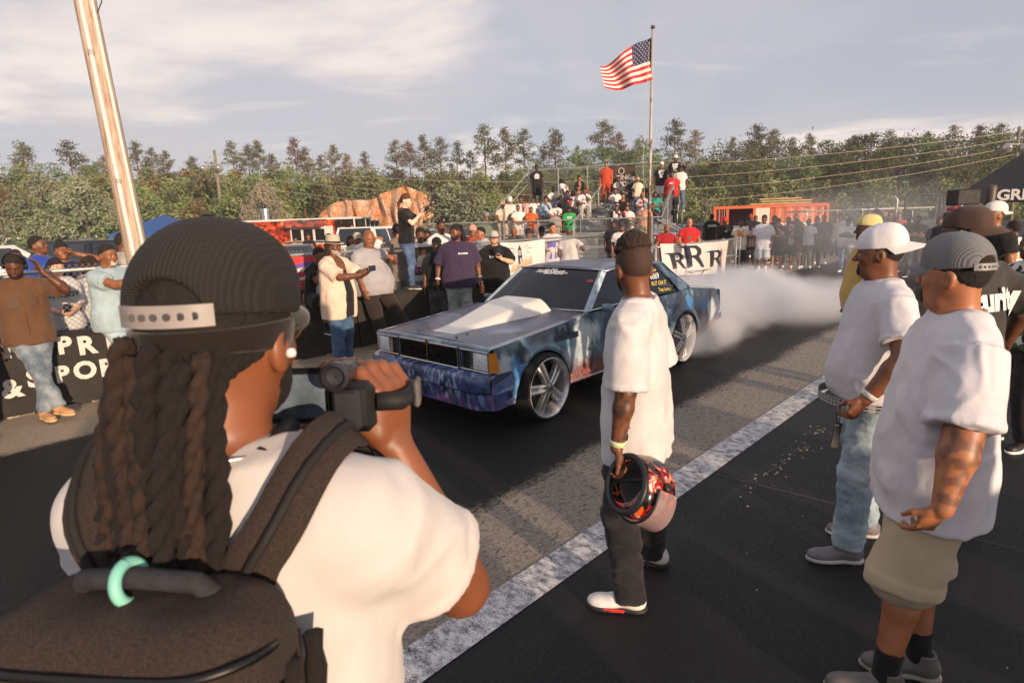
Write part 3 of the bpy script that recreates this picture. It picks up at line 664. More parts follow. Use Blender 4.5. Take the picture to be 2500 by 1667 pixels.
  field_obj('beard', F, hh * 1.05, plain('beard_hair', beard.get('c', '#17100d'), .85, 0, .25, 60, .5), root, disp=lambda V, N: .0012 * fbm(V * 160, 2, 5))
 if glasses:
  mb = MB(); gc = glasses.get('c', '#0a0a0c'); sg = glasses.get('style', 'sun')
  if sg == 'sun':
   for sx in (-1, 1): mb.box(Hf((sx * .034, -.106, .108)), (.054, .008, .034), Matrix(Rh.tolist()) @ Matrix.Rotation(sx * .22, 3, 'Z'), bevel=.004)
   mb.box(Hf((0, -.111, .114)), (.02, .006, .008), Matrix(Rh.tolist()))
   for sx in (-1, 1): mb.tube([Hf((sx * .062, -.096, .114)), Hf((sx * .080, -.03, .113)), Hf((sx * .083, .01, .108))], .0035, 5)
   mb.build('sunglasses', plain('dark_lens', gc, .08, 0, 0, spec=.9), root)
  else:
   for sx in (-1, 1):
    P = [Hf((sx * .034 + .024 * math.cos(a), -.104 + .006 * abs(math.cos(a)), .106 + .021 * math.sin(a))) for a in np.linspace(0, 2 * math.pi, 17)]; mb.tube(P, .0016 if lod == 0 else .0022, 4)
    mb.tube([Hf((sx * .058, -.098, .112)), Hf((sx * .080, -.03, .112)), Hf((sx * .083, .01, .108))], .0016, 4)
   mb.tube([Hf((-.010, -.107, .110)), Hf((.010, -.107, .110))], .0016, 4); mb.build('glasses', plain('glasses_frame', gc, .3, .6, 0), root)
 if hat: make_hat(info, hat, lod, hh, root)
 if chest: chest_print(info, chest, lod)
 if extra: extra(info)
 return info
def make_hat(info, hat, lod, hh, root):
 Hf0, Rh0 = info['H'], info['Rh']; st_ = hat.get('style', 'cap'); c = hat.get('c', '#111111'); yaw = hat.get('yaw', math.pi if hat.get('back') else 0.0); tl = hat.get('tilt', 0.0)
 R2 = rotm('Z', yaw) @ rotm('X', tl); Rh = Rh0 @ R2; Hf = lambda p: Hf0((0, .008, .135)) + Rh @ (np.array(p, float) - A3(0, .008, .135)); m = cloth_mat(c, hat.get('kind', 'cotton'), hat.get('c2')); h_ = hh * 1.1 if lod < 2 else .016; F = Field()
 g = hat.get('g', 0.0)
 if st_ == 'cap':
  F.ell(Hf((0, .008, .148)), (.089 + g, .112 + g, .106 + g), .02, Rh); F.ell(Hf((0, -.045, .175)), (.070, .055, .065), .04, Rh); F.plane(Hf((0, 0, hat.get('z', .138))), Rh @ unit((0, .10, -1)))
  if hat.get('snap'): F.ell(Hf((0, .125 + g, hat.get('z', .138) + .012)), (.046, .055, .040), .004, Rh, '-')
  ho = field_obj('cap', F, h_, m, root)
  mb = MB(); th = .0035 if lod < 2 else .006; bl_ = hat.get('len', .075); dr = hat.get('drop', -.016)
  def vis(u, v, dz):
   a = -1.35 + 2.7 * u; x = .084 * math.sin(a) * (1 - .02 * v); y = -.106 * math.cos(a) - bl_ * v * max(0, math.cos(a)) ** .55 + .008; return Hf((x, y, .145 + dr * v - .020 * math.sin(a) ** 2 * (.4 + .6 * v) + dz))
  mb.grid(lambda u, v: vis(u, v, th), 16, 5); mb.grid(lambda u, v: vis(u, v, -th), 16, 5, flip=True); mb.grid(lambda u, v: vis(u, 1, th * (1 - 2 * v)), 16, 1)
  mb.build('brim', cloth_mat(hat['brim'], 'cotton') if hat.get('brim') else m, ho, True)
  if lod < 2: b = MB(); b.lathe([(.009, .0), (.008, .004), (.001, .007)], n=8); b.v = [tuple(Hf((p[0], p[1] + .006, p[2] + .2515 + g))) for p in b.v]; b.build('button', m, ho, True)
 elif st_ == 'beanie':
  F.ell(Hf((0, .010, .148)), (.088, .110, .112), .02, Rh); F.plane(Hf((0, 0, .132)), Rh @ unit((0, .12, -1))); field_obj('beanie', F, h_, m, root)
 else:
  top_ = dict(fedora=.118, straw=.135, bucket=.10)[st_]; r0 = .090; z0 = .145
  prof_n = 20; mb = MB()
  def ringpt(u, v):
   a = 2 * math.pi * u; taper = dict(fedora=.86, straw=.78, bucket=.80)[st_]; r = r0 * (1 - (1 - taper) * v); z = z0 + top_ * v
   if st_ == 'fedora' and v > .75: z -= .022 * math.exp(-((math.sin(a)) / .45) ** 2) * (v - .75) * 4
   return Hf((math.sin(a) * r * .98, -math.cos(a) * r * 1.18 + .008, z))
  mb.grid(ringpt, prof_n, 8)
  def cap_(u, v):
   a = 2 * math.pi * u; b = ringpt(u, 1.0); cc = Hf((0, .008, z0 + top_ - (.028 if st_ == 'fedora' else -.012))); return b + (cc - b) * v
  mb.grid(cap_, prof_n, 4); ho = mb.build('hat', m, root, True)
  bl = dict(fedora=.140, straw=.185, bucket=.135)[st_] ; b2 = MB(); brim_mb(b2, Hf, .080, bl, 0, 2 * math.pi - 1e-4, z0 + .004, dict(fedora=-.006, straw=-.012, bucket=-.05)[st_], (.98, 1.12), n=28, th=.003 if lod < 2 else .006, side_drop=-.010 if st_ == 'fedora' else 0.0)
  b2.build('brim', m, ho, True)
  if hat.get('band'):
   b3 = MB(); b3.grid(lambda u, v: Hf((math.sin(2 * math.pi * u) * .0925 * .98 * (1 - .03 * v), -math.cos(2 * math.pi * u) * .0925 * 1.18 * (1 - .03 * v) + .008, z0 + .006 + .026 * v)), 24, 1); b3.build('hat_band', cloth_mat(hat['band']), ho, True)
 info['hat'] = ho if st_ != 'beanie' else None
def chest_print(info, chest, lod):
 SH = info['SH']; back = chest.get('back'); T = info['T']; Rt = info['Rt']; n = Rt @ A3(0, 1 if back else -1, 0); ax = Rt @ A3(-1 if back else 1, 0, 0); az = Rt @ A3(0, 0, 1)
 def proj(x, z):
  o = T((0, 0, chest.get('z', .36))) + ax * x + az * z; t = .45
  for _ in range(24):
   d = float(SH.eval((o + n * t)[None])[0]); t -= d * .8
   if abs(d) < .0008 or t < 0: break
  return o + n * (t + chest.get('lift', .014 if lod else .011))
 m = plain('print', chest.get('c', '#e9e6e2'), .7, 0, 0); x0 = chest.get('x', 0.0)
 mb = MB()
 for it in chest['items']:
  if it[0] == 'text':
   _, s_, size, dx, dz = it[:5]; me = text_mesh(s_, size, it[5] if len(it) > 5 else .006); vs = [v.co.copy() for v in me.vertices]; mb.add([proj(x0 + v.x + dx, v.y + dz) for v in vs], [tuple(p.vertices) for p in me.polygons], 0); bpy.data.meshes.remove(me)
  elif it[0] == 'poly':
   pts = it[1]; cx = sum(p[0] for p in pts) / len(pts); cy = sum(p[1] for p in pts) / len(pts); k = len(pts); V = [proj(x0 + cx, cy)] + [proj(x0 + p[0], p[1]) for p in pts]; mb.add(V, [(0, 1 + i, 1 + (i + 1) % k) for i in range(k)], 0)
 mb.build('print', m, info['root'])
def P_stand(rs=random): 
 return dict(footL=(.12 + rs.uniform(-.02, .03), rs.uniform(-.05, .05), .085, .3), footR=(-.12 - rs.uniform(-.02, .03), rs.uniform(-.05, .05), .085, -.3))
def P_cross(): 
 return dict(L=(-.13, -.235, 1.20), R=(.13, -.25, 1.17), poleL=(.8, -.2, -.8), poleR=(-.8, -.2, -.8), handL=dict(d=(-.9, .25, .2), tv=(0, 0, 1), curl=.3), handR=dict(d=(.9, .25, .2), tv=(0, 0, 1), curl=.3))
def P_clasp(): 
 return dict(L=(.055, -.21, .90), R=(-.055, -.22, .90), poleL=(1, .4, 0), poleR=(-1, .4, 0), handL=dict(d=(-.6, -.1, -.6), tv=(0, -1, 0)), handR=dict(d=(.6, -.1, -.6), tv=(0, -1, 0)))
def P_sit(seat=.45, spread=.13, rs=random):
 a = rs.uniform(-.03, .05); return dict(hip=(0, 0, .53), footL=(spread, -.40 - a, .085, .2), footR=(-spread - .02, -.42 + a, .085, -.2), kneeL=(.15, -1, .6), kneeR=(-.15, -1, .6), lean=.18)
def P_lap(): 
 return dict(L=(.05, -.33, .74), R=(-.05, -.34, .74), poleL=(1, .6, -.2), poleR=(-1, .6, -.2), handL=dict(d=(-.6, -.7, -.1), tv=(-.3, 0, 1)), handR=dict(d=(.6, -.7, -.1), tv=(.3, 0, 1)))
def P_phone(side=1, z=1.38, y=-.36, x=.02): 
 k = 'L' if side > 0 else 'R'; return {k: (side * .06 + x, y, z), 'pole' + k: (side * .9, .1, -.8), 'hand' + k: dict(d=(-side * .25, -.25, .92), tv=(-side * .8, .3, .1), curl=.75)}
# ------------------------------------------------------------------ ground, track, barrier, fence
def terrain_z(x, y):
 d = y - (58 + 0.10 * x if x < 0 else 58 - 0.12 * x)
 return 0.0 if d < 0 else min(7.0, 0.16 * d) * min(1.0, d / 14.0)
def build_ground():
 b = NB('ground_grass_dirt'); n = b.noise(0.25, 6, .6); f = b.noise(6, 5, .7); g = b.noise(1.1, 5, .65)
 col = b.mix(b.rng(n, .42, .60), '#6f6350', b.mix(b.rng(g, .35, .65), '#5d5a38', '#77704a')); col = b.mix(b.rng(f, .3, .75, 0, .45), col, '#4a4436'); b.color(col).set(Roughness=.95); b.bump(f, .6, .05)
 mb = MB(); xs = [-600, -300] + list(range(-160, 164, 8)) + [300, 600]; ys = [-300, -60, 0, 20, 40] + list(range(48, 132, 4)) + [180, 300, 900]
 V = [(x, y, terrain_z(x, y) - .012) for y in ys for x in xs]; w = len(xs); Fc = [(j * w + i, j * w + i + 1, (j + 1) * w + i + 1, (j + 1) * w + i) for j in range(len(ys) - 1) for i in range(w - 1)]
 mb.add(V, Fc); tag(mb.build('ground', b.m, None, True), kind='structure')
 b = NB('track_asphalt'); o = b.sep(b.tc.outputs['Object']); T_ = o['Y']
 wob = b.math('MULTIPLY', b.math('SUBTRACT', b.noise(1.3, 6, .7, b.vec(scale=(.45, 1, 1))), .5), .55); tt = b.math('ADD', T_, wob)
 fine = b.noise(60, 4, .75); gr = b.noise(240, 2, .8); spk = b.noise(26, 5, .75, b.vec(scale=(.6, 1.2, 1)))
 asph = b.mix(b.rng(gr, .35, .72), '#08090c', '#191b20')
 asph = b.mix(b.rng(b.noise(.8, 5), .4, .7, 0, .5), asph, '#1d1a1a'); asph = b.mix(b.rng(b.noise(2.2, 5, .65, b.vec(scale=(.12, 1.6, 1))), .52, .74, 0, .55), asph, '#35332f')
 fleck = b.rng(b.noise(150, 1, .3), .80, .83); asph = b.mix(fleck, asph, '#7d756c')
 conc = b.mix(b.rng(fine, .30, .72), '#6a6056', '#ab9e90'); conc = b.mix(b.rng(spk, .52, .66, 0, .85), conc, '#23201f')
 rub = b.mix(b.rng(b.noise(14, 5, .7, b.vec(scale=(.06, 2.2, 1))), .3, .75), '#060606', '#161211'); rub = b.mix(b.rng(b.noise(3.5, 4, .6, b.vec(scale=(.15, 1.5, 1))), .58, .75, 0, .55), rub, '#33281f')
 tan = b.mix(b.rng(fine, .3, .72), '#7f7160', '#b8a790'); tan = b.mix(b.rng(b.noise(9, 6, .75, b.vec(scale=(.35, 1.6, 1))), .56, .70, 0, .75), tan, '#332c27')
 c = b.mix(b.rng(T_, 1.93, 1.95), asph, conc); wr = b.rng(b.math('ADD', tt, b.math('MULTIPLY', b.math('SUBTRACT', spk, .5), .5)), 2.70, 2.92); c = b.mix(wr, c, rub)
 wt = b.rng(b.math('ADD', tt, b.math('MULTIPLY', b.math('SUBTRACT', spk, .5), .4)), 6.80, 7.02); c = b.mix(wt, c, tan)
 wf = b.rng(T_, 8.2, 8.3); b.color(b.mix(wf, c, '#5d5348'))
 b.link(b.rng(fine, .2, .8, .42, .8), b.b.inputs['Roughness']); b.b.inputs['Specular IOR Level'].default_value = .35
 b.bump(b.math('ADD', gr, b.math('MULTIPLY', fine, 1.2)), .5, .006)
 mb = MB(); xs = np.linspace(-40, 130, 60); ys = [-14, -6, 0, 2, 4, 6, 8.4, 11, 14]
 V = [(x, y, .004) for y in ys for x in xs]; w = len(xs); mb.add(V, [(j * w + i, j * w + i + 1, (j + 1) * w + i + 1, (j + 1) * w + i) for j in range(len(ys) - 1) for i in range(w - 1)])
 o = mb.build('track', b.m); o.rotation_euler = (0, 0, HEAD); tag(o, kind='structure')
 b = NB('worn_line_paint'); s1 = b.noise(120, 3, .85); s2 = b.noise(18, 5, .7, b.vec(scale=(1.2, .7, 1)))
 dens = b.math('ADD', b.math('MULTIPLY', s1, .62), b.math('MULTIPLY', s2, .38)); ed = b.sep(b.tc.outputs['Object'])['Y']
 b.color(b.mix(b.rng(dens, .42, .52), '#3a3740', b.mix(b.rng(s2, .3, .7), '#b5b1b6', '#e2dedc'))).set(Roughness=.8); b.bump(s1, .4, .004)
 mb = MB(); mb.add([(-40, 1.845, .008), (130, 1.845, .008), (130, 2.07, .008), (-40, 2.07, .008)], [(0, 1, 2, 3)]); o = mb.build('lane_line', b.m); o.rotation_euler = (0, 0, HEAD); tag(o, kind='structure')
 rs = random.Random(8); m = MB()
 for k in range(150):
  s_, t_ = (rs.gauss(4.7, .55), rs.gauss(1.52, .05)) if k < 70 else (rs.uniform(1.5, 9), rs.uniform(-1, 1.7)); r_ = rs.uniform(.004, .016 if k < 70 else .006); a0 = rs.uniform(0, 6); m.add([(s_ + r_ * rs.uniform(.5, 1.8) * math.cos(a0 + a), t_ + r_ * rs.uniform(.4, 1) * math.sin(a0 + a), .0075) for a in np.linspace(0, 6.28, 6)[:-1]], [(0, 1, 2, 3, 4)])
 o = m.build('paint_chips', plain('chip_paint', '#b5a888', .8, 0, .2, 30)); o.rotation_euler = (0, 0, HEAD); tag(o, 'pale paint chips and grit scattered on the near asphalt', 'paint chips', kind='stuff')
 m = MB()
 for s_ in (-4.3, 3.32 + .75, 10.5): m.add([(s_, 1.83, .0065), (s_ + .010, 1.83, .0065), (s_ + .55, -6, .0065), (s_ + .54, -6, .0065)], [(3, 2, 1, 0)])
 o = m.build('asphalt_joint', plain('joint_dust', '#5a5450', .9)); o.rotation_euler = (0, 0, HEAD); tag(o, kind='structure')
 mb = MB()
 for s in np.arange(-11.9, 30, 3.05): mb.add([(s, 6.9, .0085), (s + .014, 6.9, .0085), (s + .014 - .09, 8.27, .0085), (s - .09, 8.27, .0085)], [(0, 1, 2, 3)])
 o = mb.build('concrete_seams', plain('seam_dirt', '#1f1b18', .9)); o.rotation_euler = (0, 0, HEAD); tag(o, kind='structure')
build_ground()
TR = Matrix.Rotation(HEAD, 3, 'Z')
def tparent(name, label, cat, **k):
 o = empty(name, (0, 0, 0), HEAD); tag(o, label, cat, **k); return o
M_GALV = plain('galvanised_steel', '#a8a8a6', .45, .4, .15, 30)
M_ALU = plain('weathered_aluminium', '#b2b3b5', .45, .25, .12, 8)
def build_barrier():
 b = NB('black_barrier_paint'); n = b.noise(3, 5, .65); f = b.noise(60, 4, .7); ch = b.noise(11, 6, .75)
 b.color(b.mix(b.rng(ch, .69, .72, 0, .9), b.mix(b.rng(n, .3, .7), '#16120f', '#2a231d'), '#8a7f72')).set(Roughness=.75); b.bump(b.math('ADD', f, n), .5, .01)
 mat = b.m; lt = plain('white_wall_paint', '#c8c2ba', .8, 0, .15, 40); NB_ = []
 seg = 3.05; prof = [(8.27, 0), (8.28, .06), (8.30, .30), (8.34, .78), (8.37, .815), (8.40, .825), (8.64, .825), (8.67, .815), (8.70, .78), (8.74, .3), (8.76, 0)]
 for k in range(-2, 5):
  s0 = -1.02 + k * seg + .012; s1 = s0 + seg - .024
  lab = {-1: 'black concrete barrier block at the left edge with white painted letters', 0: 'black concrete barrier block lettered in white behind the man in brown', 1: 'black concrete barrier block under the seated boy and man in hat', 2: 'black concrete barrier block the woman with the phone stands on'}.get(k)
  if k < -1: lab = 'black concrete barrier block beyond the left edge'
  if k > 2: lab = 'black concrete barrier block behind the car, %s of two' % ('nearer' if k == 3 else 'farther')
  o = tparent('barrier_block', lab, 'barrier', group='barrier blocks along the lane'); V = []; n_ = len(prof)
  for s in (s0, s0 + .02, s1 - .02, s1):
   for (t, z) in prof: inset = .012 if s in (s0, s1) else 0; V.append((s, t + (inset if t < 8.5 else -inset), max(0, z - (inset if z > .5 else 0))))
  mb = MB(); F = []
  for i in range(3): F += [(i * n_ + j, (i + 1) * n_ + j, (i + 1) * n_ + j + 1, i * n_ + j + 1) for j in range(n_ - 1)]
  F += [tuple(range(n_)), tuple(reversed(range(3 * n_, 4 * n_)))]; mb.add(V, F); mb.build('concrete', mat, o)
  if k in (-1, 0):
   txt = {-1: [('Y', -.62 + 1.0, .60), ('&', .30, .16)], 0: [('PRI', 1.42, .60), ('SPOR', 1.15, .27)]}[k]
  NB_.append(o)
 def letters(body, s, z, size, parent, sp=1.35):
  t = 8.281 + z * .075; ob = text_on(body, (s, t - .006, z), (1, 0, 0), (0, .075, 1), size, lt, parent, 'painted_letters', bold=.012, space=sp)
 def face_s(px, py): P = at_t(px, py, 8.31); return float(UD @ P), P[2]
 B0 = NB_[2]; B1 = NB_[1]
 for ch, px, py, sz in (('P', 158, 845, .21), ('R', 212, 845, .23), ('I', 268, 842, .21), ('S', 83, 925, .21), ('P', 152, 915, .20), ('O', 208, 905, .22), ('R', 263, 898, .22)):
  s, z = face_s(px, py); letters(ch, s, z, sz * 1.25, B0 if s > -1.0 else B1)
 for ch, px, py in (('Y', 18, 855), ('&', 28, 950)):
  s, z = face_s(px, py); letters(ch, s, z, .27, B1)
 mb = MB(); rs = random.Random(5)
 for i in range(70):
  s = rs.uniform(-3, 8); mb.box((s, 8.262, .010), (rs.uniform(.05, .25), .016, .02))
 o = mb.build('wall_foot_caulk', plain('old_caulk', '#a59a8c', .9)); o.rotation_euler = (0, 0, HEAD); tag(o, kind='structure')
 return NB_
build_barrier()
def chainlink(parent, s0, s1, z0, z1, pitch=.062, r=.0022, tfun=None, top=.05):
 mb = MB(); h = z1 - z0 + top; L = s1 - s0; tf = tfun or (lambda s, z, k: (s, k * .004, z))
 for k in (0, 1):
  n = int((L + h) / pitch) + 1
  for i in range(n):
   a = -h + i * pitch if k == 0 else i * pitch; pa, pb = ((a, 0.0), (a + h, h)) if k == 0 else ((a, 0.0), (a - h, h)); (x0, y0), (x1, y1) = pa, pb
   if x0 < 0 or x1 < 0 or x0 > L or x1 > L:
    def cl(p, q):
     t0, t1 = 0.0, 1.0; d = q[0] - p[0]
     for lim, sg in ((0, 1), (L, -1)):
      den = d * sg; num = (lim - p[0]) * sg
      if abs(den) < 1e-9: continue
      t = num / den
      if den > 0: t0 = max(t0, t)
      else: t1 = min(t1, t)
     return (t0, t1)
    t0, t1 = cl(pa, pb)
    if t1 - t0 < .02: continue
    x0, y0, x1, y1 = pa[0] + (pb[0] - pa[0]) * t0, pa[1] + (pb[1] - pa[1]) * t0, pa[0] + (pb[0] - pa[0]) * t1, pa[1] + (pb[1] - pa[1]) * t1
   mb.tube([tf(s0 + x0, z0 + y0, k), tf(s0 + x1, z0 + y1, k)], r, 3, False)
 return tag(mb.build('chain_link_mesh', M_GALV, parent), kind='stuff')
def build_fence():
 o = tparent('chain_link_fence', 'long galvanised chain link fence standing behind the black barrier', 'fence')
 T0 = 8.80; loc = lambda s, z, k: (s, T0 + .02 + k * .005, z)
 chainlink(o, -6, 12.4, .05, 1.53, .066, .0021, loc, .065)
 m = MB(); m.tube([(-6, T0, 1.53), (12.4, T0, 1.53)], .021, 8); m.build('top_rail', M_GALV, o, True)
 for i, s in enumerate(np.arange(-4.5, 12.5, 2.44)):
  m = MB(); m.tube([(s, T0 + .045, 0), (s, T0 + .045, 1.56)], .030, 8); p = m.build('post', M_GALV, o, True)
  m = MB(); m.lathe([(.034, 1.54), (.034, 1.57), (.020, 1.595), (.002, 1.60)], (s, T0 + .045, 0), 8); m.build('post_cap', M_GALV, p, True)
 g = tparent('chain_link_fence', 'low chain link fence with the black and white RRR banner', 'fence'); T1 = 8.25; loc = lambda s, z, k: (s, T1 + .02 + k * .005, z)
 chainlink(g, 14.3, 19.45, .05, 1.13, .066, .0026, loc, .05)
 m = MB(); m.tube([(14.3, T1, 1.13), (19.45, T1, 1.13)], .021, 8); m.build('top_rail', M_GALV, g, True)
 m = MB(); m.tube([(18.5, T1, .62), (19.45, T1, .62)], .018, 8); m.build('mid_rail', M_GALV, g, True)
 for s in (14.3, 16.3, 18.45, 19.45, 19.75):
  m = MB(); m.tube([(s, T1 + .04, 0), (s, T1 + .04, 1.2)], .032, 8); m.build('post', M_GALV, g, True)
 m = MB()
 for z in (.25, .55, .85, 1.05): m = MB(); m.tube([(19.45, T1 + .04, z), (19.75, T1 + .04, z)], .014, 6); m.build('gate_latch_bar', M_GALV, g)
build_fence()
def cloth_panel(name, label, cat, quad, mat, sag=.03, nx=24, nz=10, seed=1, thick=.0, parent=None, group=None):
 tl, tr, br, bl = [np.array(p, float) for p in quad]; n = unit(np.cross(bl - tl, tr - tl)); rs = np.random.default_rng(seed); ph = rs.uniform(0, 6, 4)
 def P(u, v, off=0.0):
  p = (tl * (1 - u) + tr * u) * (1 - v) + (bl * (1 - u) + br * u) * v; d = sag * (math.sin(u * 9 + ph[0] + v * 2) * .5 + math.sin(u * 17 + ph[1] - v * 3) * .25 + .6 * math.sin(v * 4 + u * 3 + ph[2])) * (.35 + .65 * math.sin(math.pi * min(1, u)) ) ; p = p + n * (d + off); p = p - np.array([0, 0, 1]) * sag * math.sin(math.pi * u) * (1 - v) * .8; return p
 m = MB(); m.grid(lambda u, v: P(u, v), nx, nz, flip=True); m.grid(lambda u, v: P(u, v, -.004), nx, nz); o = m.build(name, mat, parent, True)
 if label: tag(o, label, cat, group)
 return o, P
def decal_on(P, shapes, mat, parent, name, off=.006, W=1.0, Hh=1.0, sub=.06):
 mb = MB()
 for pts in shapes:
  bm = bmesh.new(); vs = [bm.verts.new((x, y, 0)) for x, y in pts]; f = bm.faces.new(vs); bmesh.ops.triangulate(bm, faces=[f]); bmesh.ops.subdivide_edges(bm, edges=bm.edges[:], cuts=2, use_grid_fill=True); bm.verts.ensure_lookup_table()
  mb.add([P(v.co.x / W, 1 - v.co.y / Hh, off) for v in bm.verts], [tuple(v.index for v in f.verts) for f in bm.faces]); bm.free()
 return mb.build(name, mat, parent)
def text_shapes(P, body, x, y, size, mat, parent, name, W, Hh, off=.006, **k):
 me = text_mesh(body, size, **k); bm = bmesh.new(); bm.from_mesh(me); bmesh.ops.triangulate(bm, faces=bm.faces[:]); mb = MB(); bm.verts.ensure_lookup_table()
 mb.add([P((v.co.x + x) / W, 1 - (v.co.y + y) / Hh, off) for v in bm.verts], [tuple(v.index for v in f.verts) for f in bm.faces]); bm.free(); bpy.data.meshes.remove(me); return mb.build(name, mat, parent)
def rough_poly(pts, amp, seed, step=.05):
 rs = random.Random(seed); out = []
 for i in range(len(pts)):
  a, b = pts[i], pts[(i + 1) % len(pts)]; L = math.hypot(b[0] - a[0], b[1] - a[1]); n = max(1, int(L / step))
  for j in range(n):
   t = j / n; out.append((a[0] + (b[0] - a[0]) * t + rs.uniform(-amp, amp), a[1] + (b[1] - a[1]) * t + rs.uniform(-amp, amp)))
 return out
VINYL = plain('white_vinyl', '#cfc8c4', .55, 0, .06, 3); INK = plain('charcoal_ink', '#2a2a38', .6, 0, .2, 12)
def Pt(px, py, t): return at_t(px, py, t)
def build_banners():
 t = 8.22; q = [Pt(1612, 595, t), Pt(1778, 587, t), Pt(1770, 669, t), Pt(1618, 673, t)]; o, P = cloth_panel('banner', 'white vinyl banner with three brushed letters R on the low fence', 'banner', q, VINYL, .05, 30, 14, 3)
 def R_shape(x, y, w, h, sl, seed):
  sk = lambda px, py: (x + px * w + (py) * sl, y + py * h)
  stem = [sk(.10, 1.0), sk(.42, 1.0), sk(.46, .08), sk(.20, 0.0), sk(.14, .5)]; flag = [sk(-.22, .93), sk(.10, 1.0), sk(.42, 1.0), sk(.42, .90), sk(.12, .90)]
  bowl_o = [sk(.40, 1.0), sk(.80, 1.02), sk(1.02, .84), sk(.98, .64), sk(.80, .50), sk(.44, .46), sk(.44, .56), sk(.70, .60), sk(.78, .74), sk(.70, .88), sk(.42, .90)]
  leg = [sk(.52, .50), sk(.82, .52), sk(1.15, .02), sk(.92, .06)]
  return [rough_poly(s_, .010 * h, seed + i, .10 * h) for i, s_ in enumerate((stem, flag, bowl_o, leg))]
 W, Hh = 3.6, 1.05; sh = R_shape(.34, .20, .80, .55, -.10, 1) + R_shape(1.12, .22, .98, .76, -.12, 11) + R_shape(2.45, .22, .80, .56, -.10, 21)
 sh += [[(1.3, .12), (2.9, .20), (2.4, .14), (1.9, .10)], [(1.25, .11), (1.6, -.0 + .03), (1.68, .05), (1.4, .13)], [(2.0, .02), (2.25, .18), (2.32, .17), (2.1, .02)]]
 decal_on(P, sh, INK, o, 'brushed_letters', .007, W, Hh)
 t = 8.72; q = [Pt(1222, 592, t), Pt(1329, 584, t), Pt(1330, 664, t), Pt(1226, 690, t)]; o, P = cloth_panel('banner', 'white banner with a dark lighthouse and golden grass, behind the car roof', 'banner', q, VINYL, .03, 20, 10, 5)
 W, Hh = 1.0, 1.0; X = lambda x: (x - 0) / 1000 * 1.0
 def pp(l): return [(max(0.01, x / 1000.), 1 - (y - 430) / 620.) for x, y in l]
 dk = plain('navy_ink', '#2b3852', .6); sh = [pp([(370, 570), (420, 475), (468, 570)]), pp([(380, 570), (392, 570), (392, 660), (380, 660)]), pp([(408, 580), (416, 580), (416, 660), (408, 660)]), pp([(432, 580), (440, 580), (440, 660), (432, 660)]), pp([(452, 570), (464, 570), (464, 660), (452, 660)]), pp([(362, 660), (480, 660), (470, 705), (370, 705)]), pp([(372, 705), (420, 705), (415, 800), (375, 800)]), pp([(455, 705), (468, 705), (478, 770), (462, 770)])]
 for a, b2 in (((205, 525), (330, 555)), ((185, 592), (310, 582)), ((235, 642), (320, 600)), ((515, 545), (605, 492)), ((535, 556), (690, 546)), ((530, 585), (625, 628))):
  d = unit((b2[0] - a[0], b2[1] - a[1])); n = (-d[1] * 7, d[0] * 7); far = a if abs(a[0] - 420) > abs(b2[0] - 420) else b2; near = b2 if far is a else a; sh.append(pp([(far[0] + n[0], far[1] + n[1]), (near[0], near[1]), (far[0] - n[0], far[1] - n[1])]))
 [decal_on(P, [q_], dk, o, 'lighthouse_print', .006, W, Hh) for q_ in sh]
 rs = random.Random(3); gs = []
 for i in range(26):
  x = 190 + i * 19; y0 = 930 - (i * 4); gs.append(pp([(x, y0), (x + 34, y0 - 120 - rs.uniform(0, 90)), (x + 14, y0)]))
 decal_on(P, gs, plain('gold_ink', '#b98f4a', .6), o, 'grass_print', .005, W, Hh)
 t = 8.72; q = [Pt(1011, 604, t), Pt(1068, 600, t), Pt(1069, 668, t), Pt(1012, 673, t)]; o, P = cloth_panel('banner', 'black banner with a man in white and WooWooJuice lettering', 'banner', q, plain('black_vinyl', '#15110f', .5, 0, .1), .015, 10, 8, 6)
 text_shapes(P, 'WooWooJuice', .60, .17, .125, plain('white_ink', '#d9d4cf', .6, 0, 0), o, 'banner_lettering', 1.0, 1.0, bold=.004)
 decal_on(P, [[(.05, .10), (.15, .10), (.15, .25), (.05, .25)]], plain('magenta_ink', '#b0408c', .5, 0, 0), o, 'magenta_square', .007)
 decal_on(P, [[(.08, .30), (.62, .30), (.60, .62), (.50, .72), (.24, .72), (.12, .60)]], plain('print_white', '#c9beb2', .6, 0, .15), o, 'printed_shirt', .006)
 decal_on(P, [[(.30, .72), (.46, .72), (.50, .86), (.44, .93), (.32, .92), (.27, .84)]], plain('print_skin', '#a2673f', .6, 0, .2), o, 'printed_face', .006)
 decal_on(P, [[(.25, .90), (.50, .90), (.46, .99), (.30, .99)]], plain('print_cap', '#2a2622', .6, 0, .2), o, 'printed_cap', .006)
 t = 8.70; q = [Pt(700, 627, t), Pt(790, 622, t), Pt(790, 730, t), Pt(700, 742, t)]; o, P = cloth_panel('banner', 'red sponsor banner with purple and white stripes beside the seated boy', 'banner', q, plain('red_vinyl', '#c23a3c', .5, 0, .08), .01, 10, 8, 8)
 decal_on(P, [[(.0, .70), (1, .82), (1, .74), (0, .62)], [(0, .50), (.9, .60), (.98, .52), (.6, .50), (0, .44)]], plain('white_ink', '#d9d4cf', .6, 0, 0), o, 'white_stripe', .006)
 decal_on(P, [[(.0, .80), (1, .92), (1, .84), (0, .72)]], plain('purple_ink', '#5a4aa0', .6, 0, 0), o, 'purple_stripe', .007)
 decal_on(P, [[(.0, .06), (.9, .14), (.9, .30), (0, .24)]], plain('black_ink', '#17130f', .6, 0, 0), o, 'black_block', .007)
 q = [Pt(-60, 692, t), Pt(40, 686, t), Pt(40, 790, t), Pt(-60, 800, t)]; o, P = cloth_panel('banner', 'white and red banner on the fence at the left edge', 'banner', q, VINYL, .01, 8, 6, 9)
